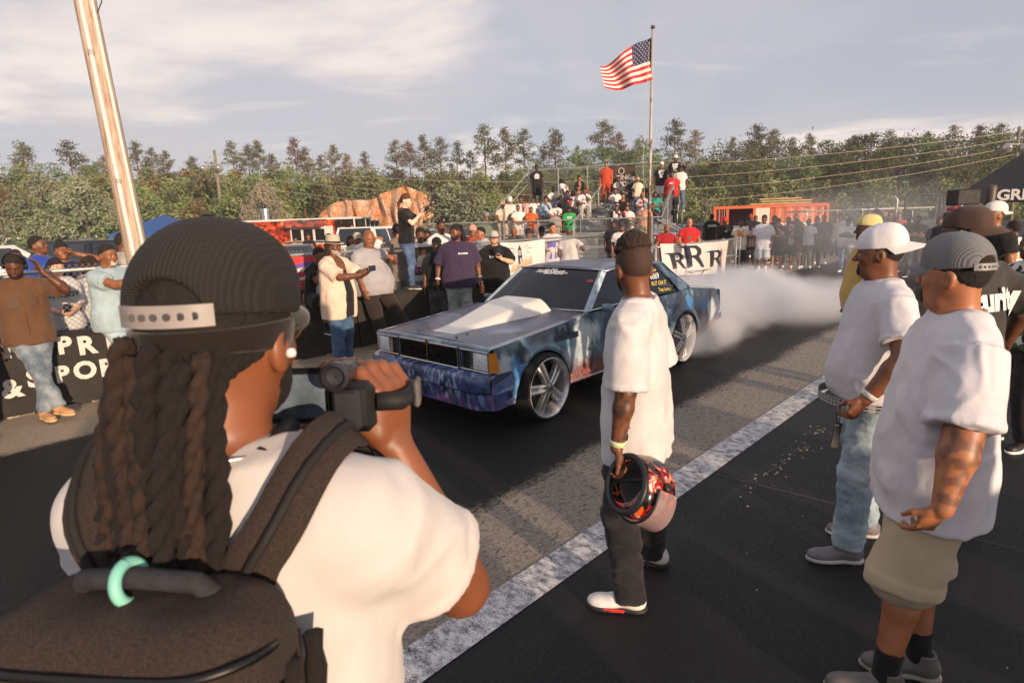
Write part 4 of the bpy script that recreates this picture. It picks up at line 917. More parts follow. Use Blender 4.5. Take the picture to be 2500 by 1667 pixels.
 decal_on(P, [[(.35, .05), (1, .3), (1, .62), (.5, .45)]], plain('red_ink', '#c5322b', .6, 0, 0), o, 'red_swoosh', .006)
build_banners()
# ------------------------------------------------------------------ the painted car
CAR_O = Vector((-0.2403, 6.3855, 0.0))
def paint_mat(name, mode):
 b = NB(name); v = b.tc.outputs['Object']; o = b.sep(v)
 n1 = b.noise(2.1, 6, .62, v, .6); n2 = b.noise(5.5, 5, .65, b.vec(loc=(3, 1, 7)), .8); n3 = b.noise(1.1, 4, .5, b.vec(loc=(9, 4, 2)), .4); st_ = b.noise(5, 5, .7, b.vec(scale=(.9, 1, 6.0)))
 if mode == 'side':
  c = b.mix(b.rng(n1, .36, .66), '#1a2f4a', '#5f7f92'); c = b.mix(b.rng(n2, .44, .66, 0, .9), c, '#101c36'); c = b.mix(b.rng(n3, .58, .74, 0, .8), c, '#a9b8be')
  c = b.mix(b.rng(b.noise(9, 4, .6, b.vec(scale=(1, 1, 3))), .62, .75, 0, .7), c, '#2a6a9c')
  def spot(x, z, r, col, c, amt=.9):
   dx = b.math('SUBTRACT', o['X'], x); dz = b.math('SUBTRACT', o['Z'], z); d = b.math('SQRT', b.math('ADD', b.math('MULTIPLY', dx, dx), b.math('MULTIPLY', dz, dz))); d = b.math('ADD', d, b.math('MULTIPLY', b.math('SUBTRACT', n2, .5), .35)); return b.mix(b.rng(d, r * .45, r, amt, 0), c, col)
  for x, z, r in ((.55, .74, .24), (.50, .54, .13), (-.68, .62, .17), (-.64, .40, .14), (1.25, .82, .20), (3.55, .62, .18)): c = spot(x, z, r, '#b4bfc4', c)
  for x, z, r in ((-.52, .60, .13), (-.58, .42, .12), (2.88, .80, .15), (3.32, .72, .12)): c = spot(x, z, r, '#2a78b4', c, .8)
  lowz = b.rng(o['Z'], .36, .54, 1, 0); wisp = b.rng(b.noise(16, 5, .75, b.vec(scale=(1, 1, 5), rot=(0, .5, 0)), 1.2), .42, .60); aft = b.rng(o['X'], .15, .30)
  c = b.mix(b.math('MULTIPLY', b.math('MULTIPLY', lowz, aft), b.rng(wisp, 0, 1, .55, 1)), c, b.mix(wisp, '#3a1c16', '#b8705a'))
 elif mode == 'front':
  c = b.mix(b.rng(n1, .36, .62), '#121c40', '#3d5890'); c = b.mix(b.rng(b.noise(11, 4, .7, b.vec(scale=(1, 2, 5))), .50, .66, 0, .8), c, '#0c1330'); c = b.mix(b.rng(b.noise(8, 5, .75, b.vec(scale=(1, 3, 1.6), loc=(2, 5, 1))), .58, .72, 0, .75), c, '#9fb4d0')
  vb = b.voro(9, b.vec(scale=(.4, 3.2, 1.2)), 'F1', 'Color'); vs = b.sep(vb); c = b.mix(b.rng(vs['X'], .62, .8, 0, .75), c, '#8aa2c8'); c = b.mix(b.rng(vs['Y'], .70, .85, 0, .7), c, '#0a1026'); c = b.mix(b.rng(vs['Z'], .86, .94, 0, .5), c, '#7d5a90')
  lo = b.rng(o['Z'], .25, .42, 1, 0); c = b.mix(b.math('MULTIPLY', lo, b.rng(n2, .46, .62)), c, '#6a3f78'); c = b.mix(b.math('MULTIPLY', lo, b.rng(b.noise(14, 3, .6, b.vec(scale=(1, 4, 2))), .60, .70)), c, '#b98fb4')
 else:
  c = b.mix(b.rng(n1, .35, .65), '#151828', '#33446c'); c = b.mix(b.rng(b.noise(7, 5, .7, b.vec(scale=(3.5, 1, 1))), .55, .70, 0, .75), c, '#73708f'); c = b.mix(b.rng(n2, .60, .74, 0, .6), c, '#7c4436')
  c = b.mix(b.rng(n3, .60, .74, 0, .7), c, '#8da4b4')
 b.color(c).set(Roughness=.32); b.b.inputs['Coat Weight'].default_value = .12 if mode == 'top' else .75; b.b.inputs['Coat Roughness'].default_value = .12 if mode == 'top' else .06; b.bump(b.noise(40, 3), .03, .002); return b.m
def build_car():
 root = empty('custom_car', CAR_O, HEAD); tag(root, 'boxy two door drag car with blue airbrushed paint and white hood scoop doing a burnout', 'car')
 PS, PF, PT = paint_mat('airbrushed_blue_side', 'side'), paint_mat('airbrushed_blue_front', 'front'), paint_mat('airbrushed_dark_top', 'top')
 CHR = plain('chrome', '#c9c9cc', .12, 1.0, .06, 20); BLK = plain('black_trim', '#0b0b0d', .45, 0, .1); WHT = plain('white_gelcoat', '#d5d0c8', .35, 0, .05, 4, coat=.4); RUB = plain('tyre_rubber', '#121110', .8, 0, .2, 40, .3)
 XF, XR = -.16, 2.72; RA = .385; ZC = .335
 belt = lambda x: float(np.interp(x, [-.86, -.80, .62, 1.0, 2.6, 3.0, 3.7, 3.86], [.800, .818, .945, .955, .965, .985, .905, .870]))
 def zlow(x):
  z = .245
  for xc in (XF, XR):
   if abs(x - xc) < RA: z = max(z, ZC + .0 + math.sqrt(RA * RA - (x - xc) ** 2) * .93)
  if x > 3.15: z = max(z, .245 + (x - 3.15) * .30)
  return z
 wid = lambda x: float(np.interp(x, [-.86, -.75, .0, 1.5, 2.8, 3.5, 3.86], [.885, .900, .908, .910, .905, .885, .855]))
 def sect(x, f):
  z0, z1 = zlow(x), belt(x); z = z0 + (z1 - z0) * f; w = wid(x); y = w - .045 * max(0, (.50 - z) / .26) ** 1.5 - .050 * max(0, (z - .62) / .34) ** 1.6
  flare = sum(.020 * math.exp(-((math.hypot(x - xc, z - ZC) - RA) / .035) ** 2) for xc in (XF, XR)) if z > .3 else 0; return y + flare, z
 xs_all = sorted(set(np.round(np.concatenate([np.linspace(-.86, 3.86, 72), XF + RA * np.cos(np.linspace(0, math.pi, 40)), XR + RA * np.cos(np.linspace(0, math.pi, 40))]), 4)))
 def side_panel(name, xa, xb, sd, mat=PS, f0=0.0, f1=1.0):
  xs = [xa] + [x for x in xs_all if xa + .004 < x < xb - .004] + [xb]; fs = np.linspace(f0, f1, 11); V = []; mb = MB()
  for x in xs:
   for f in fs: y, z = sect(x, f); V.append((x, sd * y, z))
  n = len(fs); F = []
  for i in range(len(xs) - 1):
   for j in range(n - 1):
    q = (i * n + j, (i + 1) * n + j, (i + 1) * n + j + 1, i * n + j + 1); F.append(q if sd < 0 else q[::-1])
  o = len(V); V += [(x, sd * (sect(x, 0)[0] - .045), sect(x, 0)[1] + .004) for x in xs]
  for i in range(len(xs) - 1): q = (i * n, o + i, o + i + 1, (i + 1) * n); F.append(q if sd < 0 else q[::-1])
  for e, xi in ((0, xs[0]), (len(xs) - 1, xs[-1])):
   o = len(V); V += [(xi, sd * (sect(xi, f)[0] - .03), sect(xi, f)[1]) for f in fs]
   for j in range(n - 1): F.append((e * n + j, e * n + j + 1, o + j + 1, o + j))
  mb.add(V, F); return mb.build(name, mat, root, auto=35)
 for sd in (-1, 1):
  side_panel('front_fender', -.80, .655, sd); d = side_panel('door', .663, 2.055, sd); side_panel('quarter_panel', 2.063, 3.86, sd)
  m = MB(); y, z = sect(1.92, .80); m.box((1.90, sd * (y + .012), z), (.13, .022, .030), bevel=.006); m.build('door_handle', CHR, d)
  m = MB(); y, z = sect(.86, 1.0); m.box((.90, sd * (y + .07), z + .03), (.09, .13, .085), bevel=.02); m.build('wing_mirror', PS, d, True)
  for xc in (XF, XR):
   m = MB(); m.grid(lambda u, v: (xc + (RA + .01) * math.cos(math.pi * u), sd * (.86 - .40 * v), .16 + (RA + .01) * 1.12 * math.sin(math.pi * u) + .10), 20, 2); m.build('wheel_well', BLK, root)
  m = MB()
  for x0, x1 in ((XF + RA + .02, XR - RA - .02),): m.tube([(x, sd * (sect(x, .02)[0] + .004), sect(x, .02)[1] + .004) for x in np.linspace(x0, x1, 12)], .010, 6)
  m.build('sill_trim', CHR, root, True)
 hood_half = .80
 def hood_pt(u, v):
  x = -.805 + (.64 + .805) * u; y = hood_half * (2 * v - 1); z = belt(x) + .030 * (1 - (y / .86) ** 2) - .004; return (x, y, z)
 m = MB(); m.grid(hood_pt, 20, 18, flip=False); m.grid(lambda u, v: (hood_pt(0, v)[0], hood_pt(0, v)[1], hood_pt(0, v)[2] - .05 * u), 1, 18, flip=True); hood = m.build('hood', PT, root, True)
 for sd in (-1, 1):
  m = MB(); m.grid(lambda u, v: (-.80 + 1.455 * u, sd * (.806 + (sect(-.80 + 1.455 * u, 1)[0] - .806) * v), belt(-.80 + 1.455 * u) + .004 * (1 - v)), 16, 2, flip=sd < 0); m.build('fender_top', PS, root, True)
 m = MB()
 m.grid(lambda u, v: (-.808 - .062 * math.sin(v * 1.5708), .885 * (2 * u - 1), .822 - .030 * v * v + .012 * (1 - (2 * u - 1) ** 2) * (1 - v)), 24, 5); m.grid(lambda u, v: (-.87, .885 * (2 * u - 1), .792 - .016 * v), 24, 1); m.build('header_panel', PS, root, True)
 m = MB(); m.box((-.835, 0, .575), (.05, 1.76, .03), bevel=.008)
 for y0, y1 in ((-.50, -.46), (.46, .50)): m.box((-.842, (y0 + y1) / 2, .685), (.045, y1 - y0, .20), bevel=.006)
 m.build('front_panel', PS, root); m = MB(); m.box((-.80, 0, .68), (.03, 1.70, .24)); m.build('grille_backing', BLK, root)
 gr = empty('grille', (0, 0, 0)); gr.parent = root; gr.name = 'grille'
 m = MB(); W, Z0, Z1 = .455, .592, .790
 for a, b2 in (((-W, Z0), (W, Z0)), ((-W, Z1), (W, Z1)), ((-W, Z0), (-W, Z1)), ((W, Z0), (W, Z1))): m.tube([(-.872, a[0], a[1]), (-.872, b2[0], b2[1])], .009, 6)
 bpy.data.objects.remove(gr); grf = m.build('grille', CHR, root)
 dk = plain('grille_black', '#161618', .3, .6, .1)
 for k in range(9): m = MB(); m.box((-.862, 0, Z0 + .02 + k * (Z1 - Z0 - .04) / 8), (.018, 2 * W - .02, .007)); m.build('grille_bar', dk, grf)
 m = MB()
 for k in range(25): m.box((-.858, -W + .03 + k * (2 * W - .06) / 24, (Z0 + Z1) / 2), (.012, .004, Z1 - Z0 - .02))
 tag(m.build('grille_uprights', dk, grf), kind='stuff')
 m = MB()
 for k in range(6): m.box((-.874, 0, Z0 + .03 + k * .029), (.01, .012, .014))
 m.build('grille_centre_marks', CHR, grf); m = MB(); m.box((-.874, 0, .802), (.014, .035, .035), Matrix.Rotation(math.pi / 4, 3, 'X')); m.build('hood_emblem', plain('gold_emblem', '#8a6a4a', .3, .9), root)
 LENS = plain('lamp_glass', '#d8dade', .18, .1, .25, 45, .5, coat=.8); AMB = plain('amber_lens', '#c87a1a', .2, 0, .12, 60, .4, coat=.5)
 for sd in (-1, 1):
  hb = MB()
  for a, b2 in (((.49, .600), (.865, .600)), ((.49, .785), (.865, .785)), ((.49, .600), (.49, .785)), ((.865, .600), (.865, .785))): hb.tube([(-.868, sd * a[0], a[1]), (-.868, sd * b2[0], b2[1])], .008, 6)
  hl = hb.build('headlight', CHR, root); m = MB(); m.box((-.83, sd * .555, .692), (.02, .115, .16)); m.build('park_lamp_pocket', BLK, hl)
  m = MB(); m.box((-.845, sd * .632, .692), (.03, .05, .165), bevel=.006); m.build('bezel', CHR, hl)
  m = MB(); m.grid(lambda u, v: (-.862 - .016 * (1 - (2 * u - 1) ** 2) * (1 - (2 * v - 1) ** 2), sd * (.665 + .19 * u) , .615 + .155 * v), 8, 8, flip=sd > 0); m.build('lens', LENS, hl, True)
  m = MB(); m.box((-.835, sd * .762, .692), (.02, .20, .17)); m.build('reflector', plain('white_reflector', '#d8d8da', .3, .2), hl)
  m = MB(); m.add([(-.870, sd * .872, .600), (-.870, sd * .872, .786), (-.800, sd * .905, .786), (-.770, sd * .912, .600), (-.84, sd * .85, .6), (-.84, sd * .85, .786)], [(0, 1, 2, 3), (1, 0, 4, 5)]); m.build('side_marker', AMB, root)
 def bump_pt(u, v):
  y = .915 * (2 * u - 1); e = max(0, (abs(y) - .72) / .195); pr = [(-.885, .590), (-.985, .582), (-1.005, .535), (-1.000, .440), (-.975, .415), (-.93, .400)]; k = v * (len(pr) - 1); i = min(int(k), len(pr) - 2); f = k - i
  x = pr[i][0] + (pr[i + 1][0] - pr[i][0]) * f; z = pr[i][1] + (pr[i + 1][1] - pr[i][1]) * f; return (x + .10 * e ** 2, y, z)
 m = MB(); m.grid(bump_pt, 40, 10, flip=True)
 for sd in (-1, 1): m.grid(lambda u, v: (-.885 + .30 * u, sd * (.915 - .004 * u), .585 - .18 * v), 4, 3, flip=sd > 0)
 m.build('front_bumper', PF, root, auto=30)
 def val_pt(u, v):
  y = .90 * (2 * u - 1); e = max(0, (abs(y) - .66) / .24); return (-.955 + .045 * v + .12 * e ** 2, y * (1 - .015 * v), .405 - .170 * v)
 m = MB(); m.grid(val_pt, 40, 5, flip=True)
 for sd in (-1, 1): m.grid(lambda u, v: (-.835 + .045 * v + (.30 - .05 * v) * u, sd * (.90 - .0135 * v - .012 * u), .405 - .170 * v + .01 * u), 5, 4, flip=sd > 0)
 m.grid(lambda u, v: (-.90 + .5 * v, .80 * (2 * u - 1), .236), 4, 2); m.build('front_valance', PF, root, auto=30)
 def sc_pt(u, v):
  x = -.66 + 1.20 * u; hw = .17 + .26 * min(1, u * 1.25) ** 1.1; y = hw * (2 * v - 1); base = belt(x) + .030 * (1 - (y / .86) ** 2); h = .150 * (u ** 1.15) if u < .8 else .150 * (.8 ** 1.15 + .06 * (u - .8)); prof = min(1, (1 - abs(2 * v - 1) ** 3.0) * 1.35)
  return (x, y, base - .004 + h * prof)
 m = MB(); m.grid(sc_pt, 26, 26); m.grid(lambda u, v: (sc_pt(1, u)[0], sc_pt(1, u)[1], sc_pt(1, u)[2] - (sc_pt(1, u)[2] - belt(.54) - .02) * v), 26, 1, flip=True); scp = m.build('hood_scoop', WHT, root, True)
 for sd in (-1, 1):
  for x in (-.60, -.74): m = MB(); m.lathe([(.012, 0), (.012, .006), (.004, .008)], (x, sd * .30, belt(x) + .028), 8); m.build('hood_pin', BLK, hood)
 CY = lambda z: .795 - (z - .95) * .42
 A0, A1, B0, B1, C0, C1 = (.72, .955), (1.245, 1.345), (2.015, .985), (2.035, 1.355), (2.775, .955), (2.455, 1.325)
 RZ = lambda x, y: 1.352 + .030 * math.sin(math.pi * min(1, max(0, (x - 1.1) / 1.6))) + .030 * (1 - (y / .64) ** 2)
 m = MB(); m.grid(lambda u, v: (1.225 + 1.36 * u + .05 * (1 - (2 * v - 1) ** 2) * (-1 if u < .2 else (1 if u > .8 else 0)) * (abs(u - .5) * 2), .645 * (2 * v - 1), RZ(1.225 + 1.36 * u, .645 * (2 * v - 1)) - .022 * (abs(2 * v - 1) ** 6)), 22, 16)
 m.build('roof', PT, root, True)
 for sd in (-1, 1):
  m = MB(); m.tube([(1.215, sd * .650, 1.338), (1.6, sd * .658, 1.362), (2.2, sd * .658, 1.364), (2.56, sd * .650, 1.340), (2.80, sd * .70, 1.17), (3.02, sd * .745, 1.02)], .013, 6); m.build('drip_rail', CHR, root, True)
  m = MB(); P = [(.690, .800, .950), (.760, .812, .950), (1.285, .655, 1.345), (1.205, .640, 1.352)]; Q = [(.69, .755, .945), (.76, .765, .945), (1.285, .615, 1.335), (1.205, .60, 1.338)]; V = [(a, sd * b2, c) for a, b2, c in P + Q]; m.add(V, [(0, 1, 2, 3), (4, 7, 6, 5), (0, 4, 5, 1), (1, 5, 6, 2), (2, 6, 7, 3), (3, 7, 4, 0)]); m.build('windscreen_pillar', plain('pillar_paint', '#9fb0bb', .35, 0, .25, 9), root)
  m = MB(); m.tube([(B0[0] - .02, sd * (CY(.985) + .012), .965), (B1[0] - .02, sd * .662, 1.350)], .022, 6); m.build('door_pillar', CHR, root, True)
  m = MB(); V = [(2.775, sd * .800, .955), (3.10, sd * .775, .985), (2.585, sd * .635, 1.345), (2.455, sd * .655, 1.338), (2.30, sd * .660, 1.350), (2.30, sd * .655, 1.320), (2.44, sd * .648, 1.300)]
  m.add(V, [(0, 1, 2, 3), (3, 6, 5, 4), (0, 3, 6)]); m.add([(a, b2 - sd * .04, c) for a, b2, c in V], [(0, 3, 2, 1)]); m.build('rear_pillar', PS, root)
 GL = NB('tinted_glass'); GL.color('#0b1120').set(Roughness=.04, Alpha=.86); GL.b.inputs['Specular IOR Level'].default_value = .5; GLm = GL.m
 def ws(u, v): 
  y = (2 * u - 1); z = .955 + .395 * v; x = .715 + .53 * v - .075 * (1 - y * y) * (1 - .4 * v); return (x, y * (.795 - .150 * v), z + .02 * (1 - y * y) * v)
 m = MB(); m.grid(ws, 20, 8, flip=True); wsO = m.build('windscreen', GLm, root, True)
 m = MB(); m.tube([ws(i / 20, 1.0) for i in range(21)], .014, 6); m.tube([ws(i / 20, 0.0) for i in range(21)], .010, 6); m.build('windscreen_trim', CHR, root, True)
 def rw(u, v): y = 2 * u - 1; return (2.585 + .46 * v + .05 * (1 - y * y), y * (.615 + .10 * v), 1.345 - .35 * v)
 m = MB(); m.grid(rw, 14, 6, flip=True); m.build('rear_window', GLm, root, True)
 for sd in (-1, 1):
  m = MB(); V = [(.80, sd * .793, .958), (1.985, sd * .780, .978), (2.005, sd * .645, 1.338), (1.275, sd * .640, 1.335)]; m.add(V, [(0, 1, 2, 3) if sd < 0 else (3, 2, 1, 0)]); m.build('door_window', GLm, root)
  m = MB(); V = [(2.035, sd * .780, .985), (2.765, sd * .775, .960), (2.445, sd * .640, 1.310), (2.045, sd * .645, 1.338)]; m.add(V, [(0, 1, 2, 3) if sd < 0 else (3, 2, 1, 0)]); qw = m.build('quarter_window', GLm, root)
  m = MB(); m.tube([(2.035, sd * .790, .982), (2.77, sd * .785, .957), (2.452, sd * .652, 1.315), (2.045, sd * .655, 1.342)], .009, 5, False); m.build('window_rubber', BLK, qw)
  m = MB(); m.tube([(.78, sd * .800, .957), (1.99, sd * .792, .978)], .008, 5); m.build('window_sill_trim', CHR, root)
  if sd < 0:
   yl = plain('yellow_marker', '#c9b458', .7, 0, 0); wm = plain('white_marker', '#d5d5d5', .7, 0, 0); az = Vector((.0, (.780 - .645), .36)).normalized()
   for s_, x, z, sz, mt in (('Night Crew', 2.20, 1.275, .060, yl), ('0069', 2.26, 1.195, .110, wm), ('RUT ON IT', 2.32, 1.105, .075, yl), ('Trap Lounge', 2.42, 1.020, .065, yl)):
    yy = -(.780 - .135 * (z - .98) / .36) - .006; text_on(s_, (x, yy, z), (1, 0, -.03), az, sz, mt, qw, 'window_writing', bold=.001, shear=.2)
 wl = plain('white_sticker', '#d9d9dc', .6, 0, 0)
 def on_ws(body, uc, v, size, **k):
  me = text_mesh(body, size, **k); mb = MB(); mb.add([Vector(ws(uc - c.co.x / 1.36, v + c.co.y / .66)) + Vector((-.006, 0, .004)) for c in me.vertices], [tuple(p.vertices) for p in me.polygons]); bpy.data.meshes.remove(me); return mb.build('windscreen_lettering', wl, wsO)
 on_ws('Holley', .640, .885, .085, bold=.003, shear=.25); on_ws('LSfest', .505, .875, .125, bold=.003, shear=.3); on_ws('.com', .385, .860, .055, bold=.001, shear=.25)
 m = MB(); m.add([Vector(ws(.085 + .035 * math.cos(a), .70 + .035 * math.sin(a) * 1.2)) + Vector((-.006, 0, .004)) for a in np.linspace(0, 2 * math.pi, 13)[:-1]], [tuple(range(12))]); m.build('round_sticker', plain('red_sticker', '#8a3a3a', .6, 0, .2, 60), wsO)
 m = MB(); m.grid(lambda u, v: (3.02 + .84 * u, (2 * v - 1) * (.745 + .09 * u), float(np.interp(3.02 + .84 * u, [3.0, 3.7, 3.86], [1.000, .920, .885])) + .020 * (1 - (2 * v - 1) ** 2)), 12, 12); m.build('boot_lid', PS, root, True)
 m = MB(); m.grid(lambda u, v: (3.86 + .03 * math.sin(math.pi * v), (2 * u - 1) * .85, .875 - .42 * v), 8, 6, flip=False); m.build('rear_panel', PF, root, True)
 m = MB(); m.box((3.88, 0, .50), (.14, 1.72, .16), bevel=.03); m.build('rear_bumper', PF, root)
 for sd in (-1, 1): m = MB(); m.box((3.90, sd * .62, .70), (.02, .36, .14), bevel=.006); m.build('tail_light', plain('red_lens', '#7a0f12', .2, 0, .1), root)
 m = MB(); m.box((1.7, 0, .60), (2.3, 1.5, .04)); m.box((.80, 0, .86), (.25, 1.4, .10), bevel=.03); m.build('interior_floor', BLK, root)
 CG = plain('cage_tube', '#8c8a86', .4, .5)
 for sd in (-1, 1):
  m = MB(); m.tube([(.85, sd * .66, .62), (.92, sd * .66, .98), (1.30, sd * .56, 1.30), (1.95, sd * .56, 1.32), (1.95, sd * .66, .62)], .02, 6); m.build('cage_hoop', CG, root, True)
  m = MB(); m.box((1.65, sd * .36, .78), (.46, .46, .14), bevel=.04); m.box((1.92, sd * .36, 1.04), (.12, .46, .50), Matrix.Rotation(.15, 3, 'Y'), bevel=.04); m.build('seat', plain('seat_vinyl', '#2a2320', .6), root)
 m = MB(); m.tube([(1.30, -.56, 1.31), (1.30, .56, 1.31)], .02, 6); m.build('cage_bar', CG, root); m = MB(); m.tube([(1.14 - .05 * math.sin(a), .36 + .17 * math.cos(a), .98 + .16 * math.sin(a)) for a in np.linspace(0, 2 * math.pi, 17)], .012, 5, False); m.build('steering_wheel', BLK, root)
 m = MB(); m.box((1.6, 0, .30), (4.2, 1.3, .10)); m.build('underbody', BLK, root)
 CST = plain('castle_paint', '#1c2a3c', .4, 0, .3, 12, coat=.5)
 def side_art(polys, mat, name, dy=.0035):
  for pts in polys:
   m = MB(); bm = bmesh.new(); f = bm.faces.new([bm.verts.new((x, z, 0)) for x, z in pts]); bmesh.ops.triangulate(bm, faces=[f]); bmesh.ops.subdivide_edges(bm, edges=bm.edges[:], cuts=3, use_grid_fill=True); V = []
   for v in bm.verts:
    x, z = v.co.x, min(v.co.y, belt(v.co.x) - .004); z0 = zlow(x); fr = max(0, min(1, (z - z0) / (belt(x) - z0))); V.append((x, -(sect(x, fr)[0] + dy), sect(x, fr)[1]))
   bm.verts.index_update(); m.add(V, [tuple(v.index for v in f.verts) for f in bm.faces]); bm.free(); m.build(name, mat, root)
 def tower(x, z, w, h): return [(x - w, z), (x + w, z), (x + w, z + h * .55), (x + w * 1.3, z + h * .58), (x + w * .7, z + h * .66), (x, z + h), (x - w * .7, z + h * .66), (x - w * 1.3, z + h * .58), (x - w, z + h * .55)]
 side_art([tower(-.46, .62, .035, .22), tower(-.40, .62, .05, .15), tower(.08, .74, .03, .16), tower(.18, .74, .06, .13), tower(.27, .74, .025, .17), [(.02, .74), (.42, .74), (.42, .80), (.02, .80)]], CST, 'castle_airbrush')
 def wheel(x, y_out, sd, R, Rr, W, name, steer=0.0, ph=.35):
  w = empty(name, (0, 0, 0)); w.parent = root; w.location = (x, y_out, R - .004); w.rotation_euler = (math.pi / 2 if sd < 0 else -math.pi / 2, 0, steer)
  m = MB(); m.lathe([(Rr - .012, 0), (Rr + .004, .004), (R - .030, .012), (R - .008, .000), (R - .008, -.006), (R, -.022), (R, -W + .02), (R - .02, -W), (Rr, -W)], n=56, cap=False); t = m.build('tyre', RUB, w, auto=40)
  m = MB(); m.lathe([(Rr + .002, .006), (Rr - .010, .008), (Rr - .020, -.004), (Rr - .030, -.055), (Rr - .034, -.10), (Rr - .034, -W + .02)], n=56, cap=False); m.build('rim', plain('bright_rim', '#d2d2d4', .25, .6, .06), w, auto=40)
  m = MB(); m.lathe([(Rr - .034, -.14), (.05, -.15), (.0005, -.15)], n=40, cap=False); m.build('brake_shadow_disc', BLK, w)
  for k in range(5):
   m = MB(); a = ph + 2 * math.pi * k / 5
   for off in (-1, 1):
    def sp(u, v, off=off): r = .045 + (Rr - .070) * u; hw = .013 + .008 * u; c = off * (.022 + .012 * u); yy = c + hw * (2 * v - 1); z = -.012 - .055 * (u ** 1.4) + .010 * (1 - (2 * v - 1) ** 2); return (r * math.cos(a) - yy * math.sin(a), r * math.sin(a) + yy * math.cos(a), z)
    m.grid(sp, 6, 4)
    for e in (0, 1): m.grid(lambda u, v, e=e: (sp(u, e)[0], sp(u, e)[1], sp(u, e)[2] - .045 * v), 6, 1, flip=e == 1)
   def web(u, v): r = .045 + (Rr - .075) * u; yy = (.020 + .010 * u) * (2 * v - 1); return (r * math.cos(a) - yy * math.sin(a), r * math.sin(a) + yy * math.cos(a), -.035 - .055 * (u ** 1.4))
   m.grid(web, 6, 2); m.build('spoke', plain('polished_spoke', '#c9c7c4', .30, .65, .1), w, auto=50)
  m = MB(); m.lathe([(.050, -.05), (.050, -.008), (.034, .004), (.030, .012), (.018, .016), (.0005, .016)], n=20, cap=False); h = m.build('hub', plain('hub_metal', '#8c8a88', .3, .9, .1), w, auto=40)
  for k in range(5): a = 2 * math.pi * k / 5 + ph + .6; m = MB(); m.lathe([(.008, -.01), (.008, .008), (.0005, .010)], (.041 * math.cos(a), .041 * math.sin(a), 0), 6, cap=False); m.build('lug_nut', CHR, h)
  return w
 wheel(XF, -.985, -1, .335, .300, .24, 'front_wheel', .0, .62); wheel(XR, -.905, -1, .345, .318, .30, 'rear_wheel', 0, .2); wheel(XF, .985, 1, .335, .300, .24, 'front_wheel'); wheel(XR, .905, 1, .345, .318, .30, 'rear_wheel')
 return root
CAR = build_car()
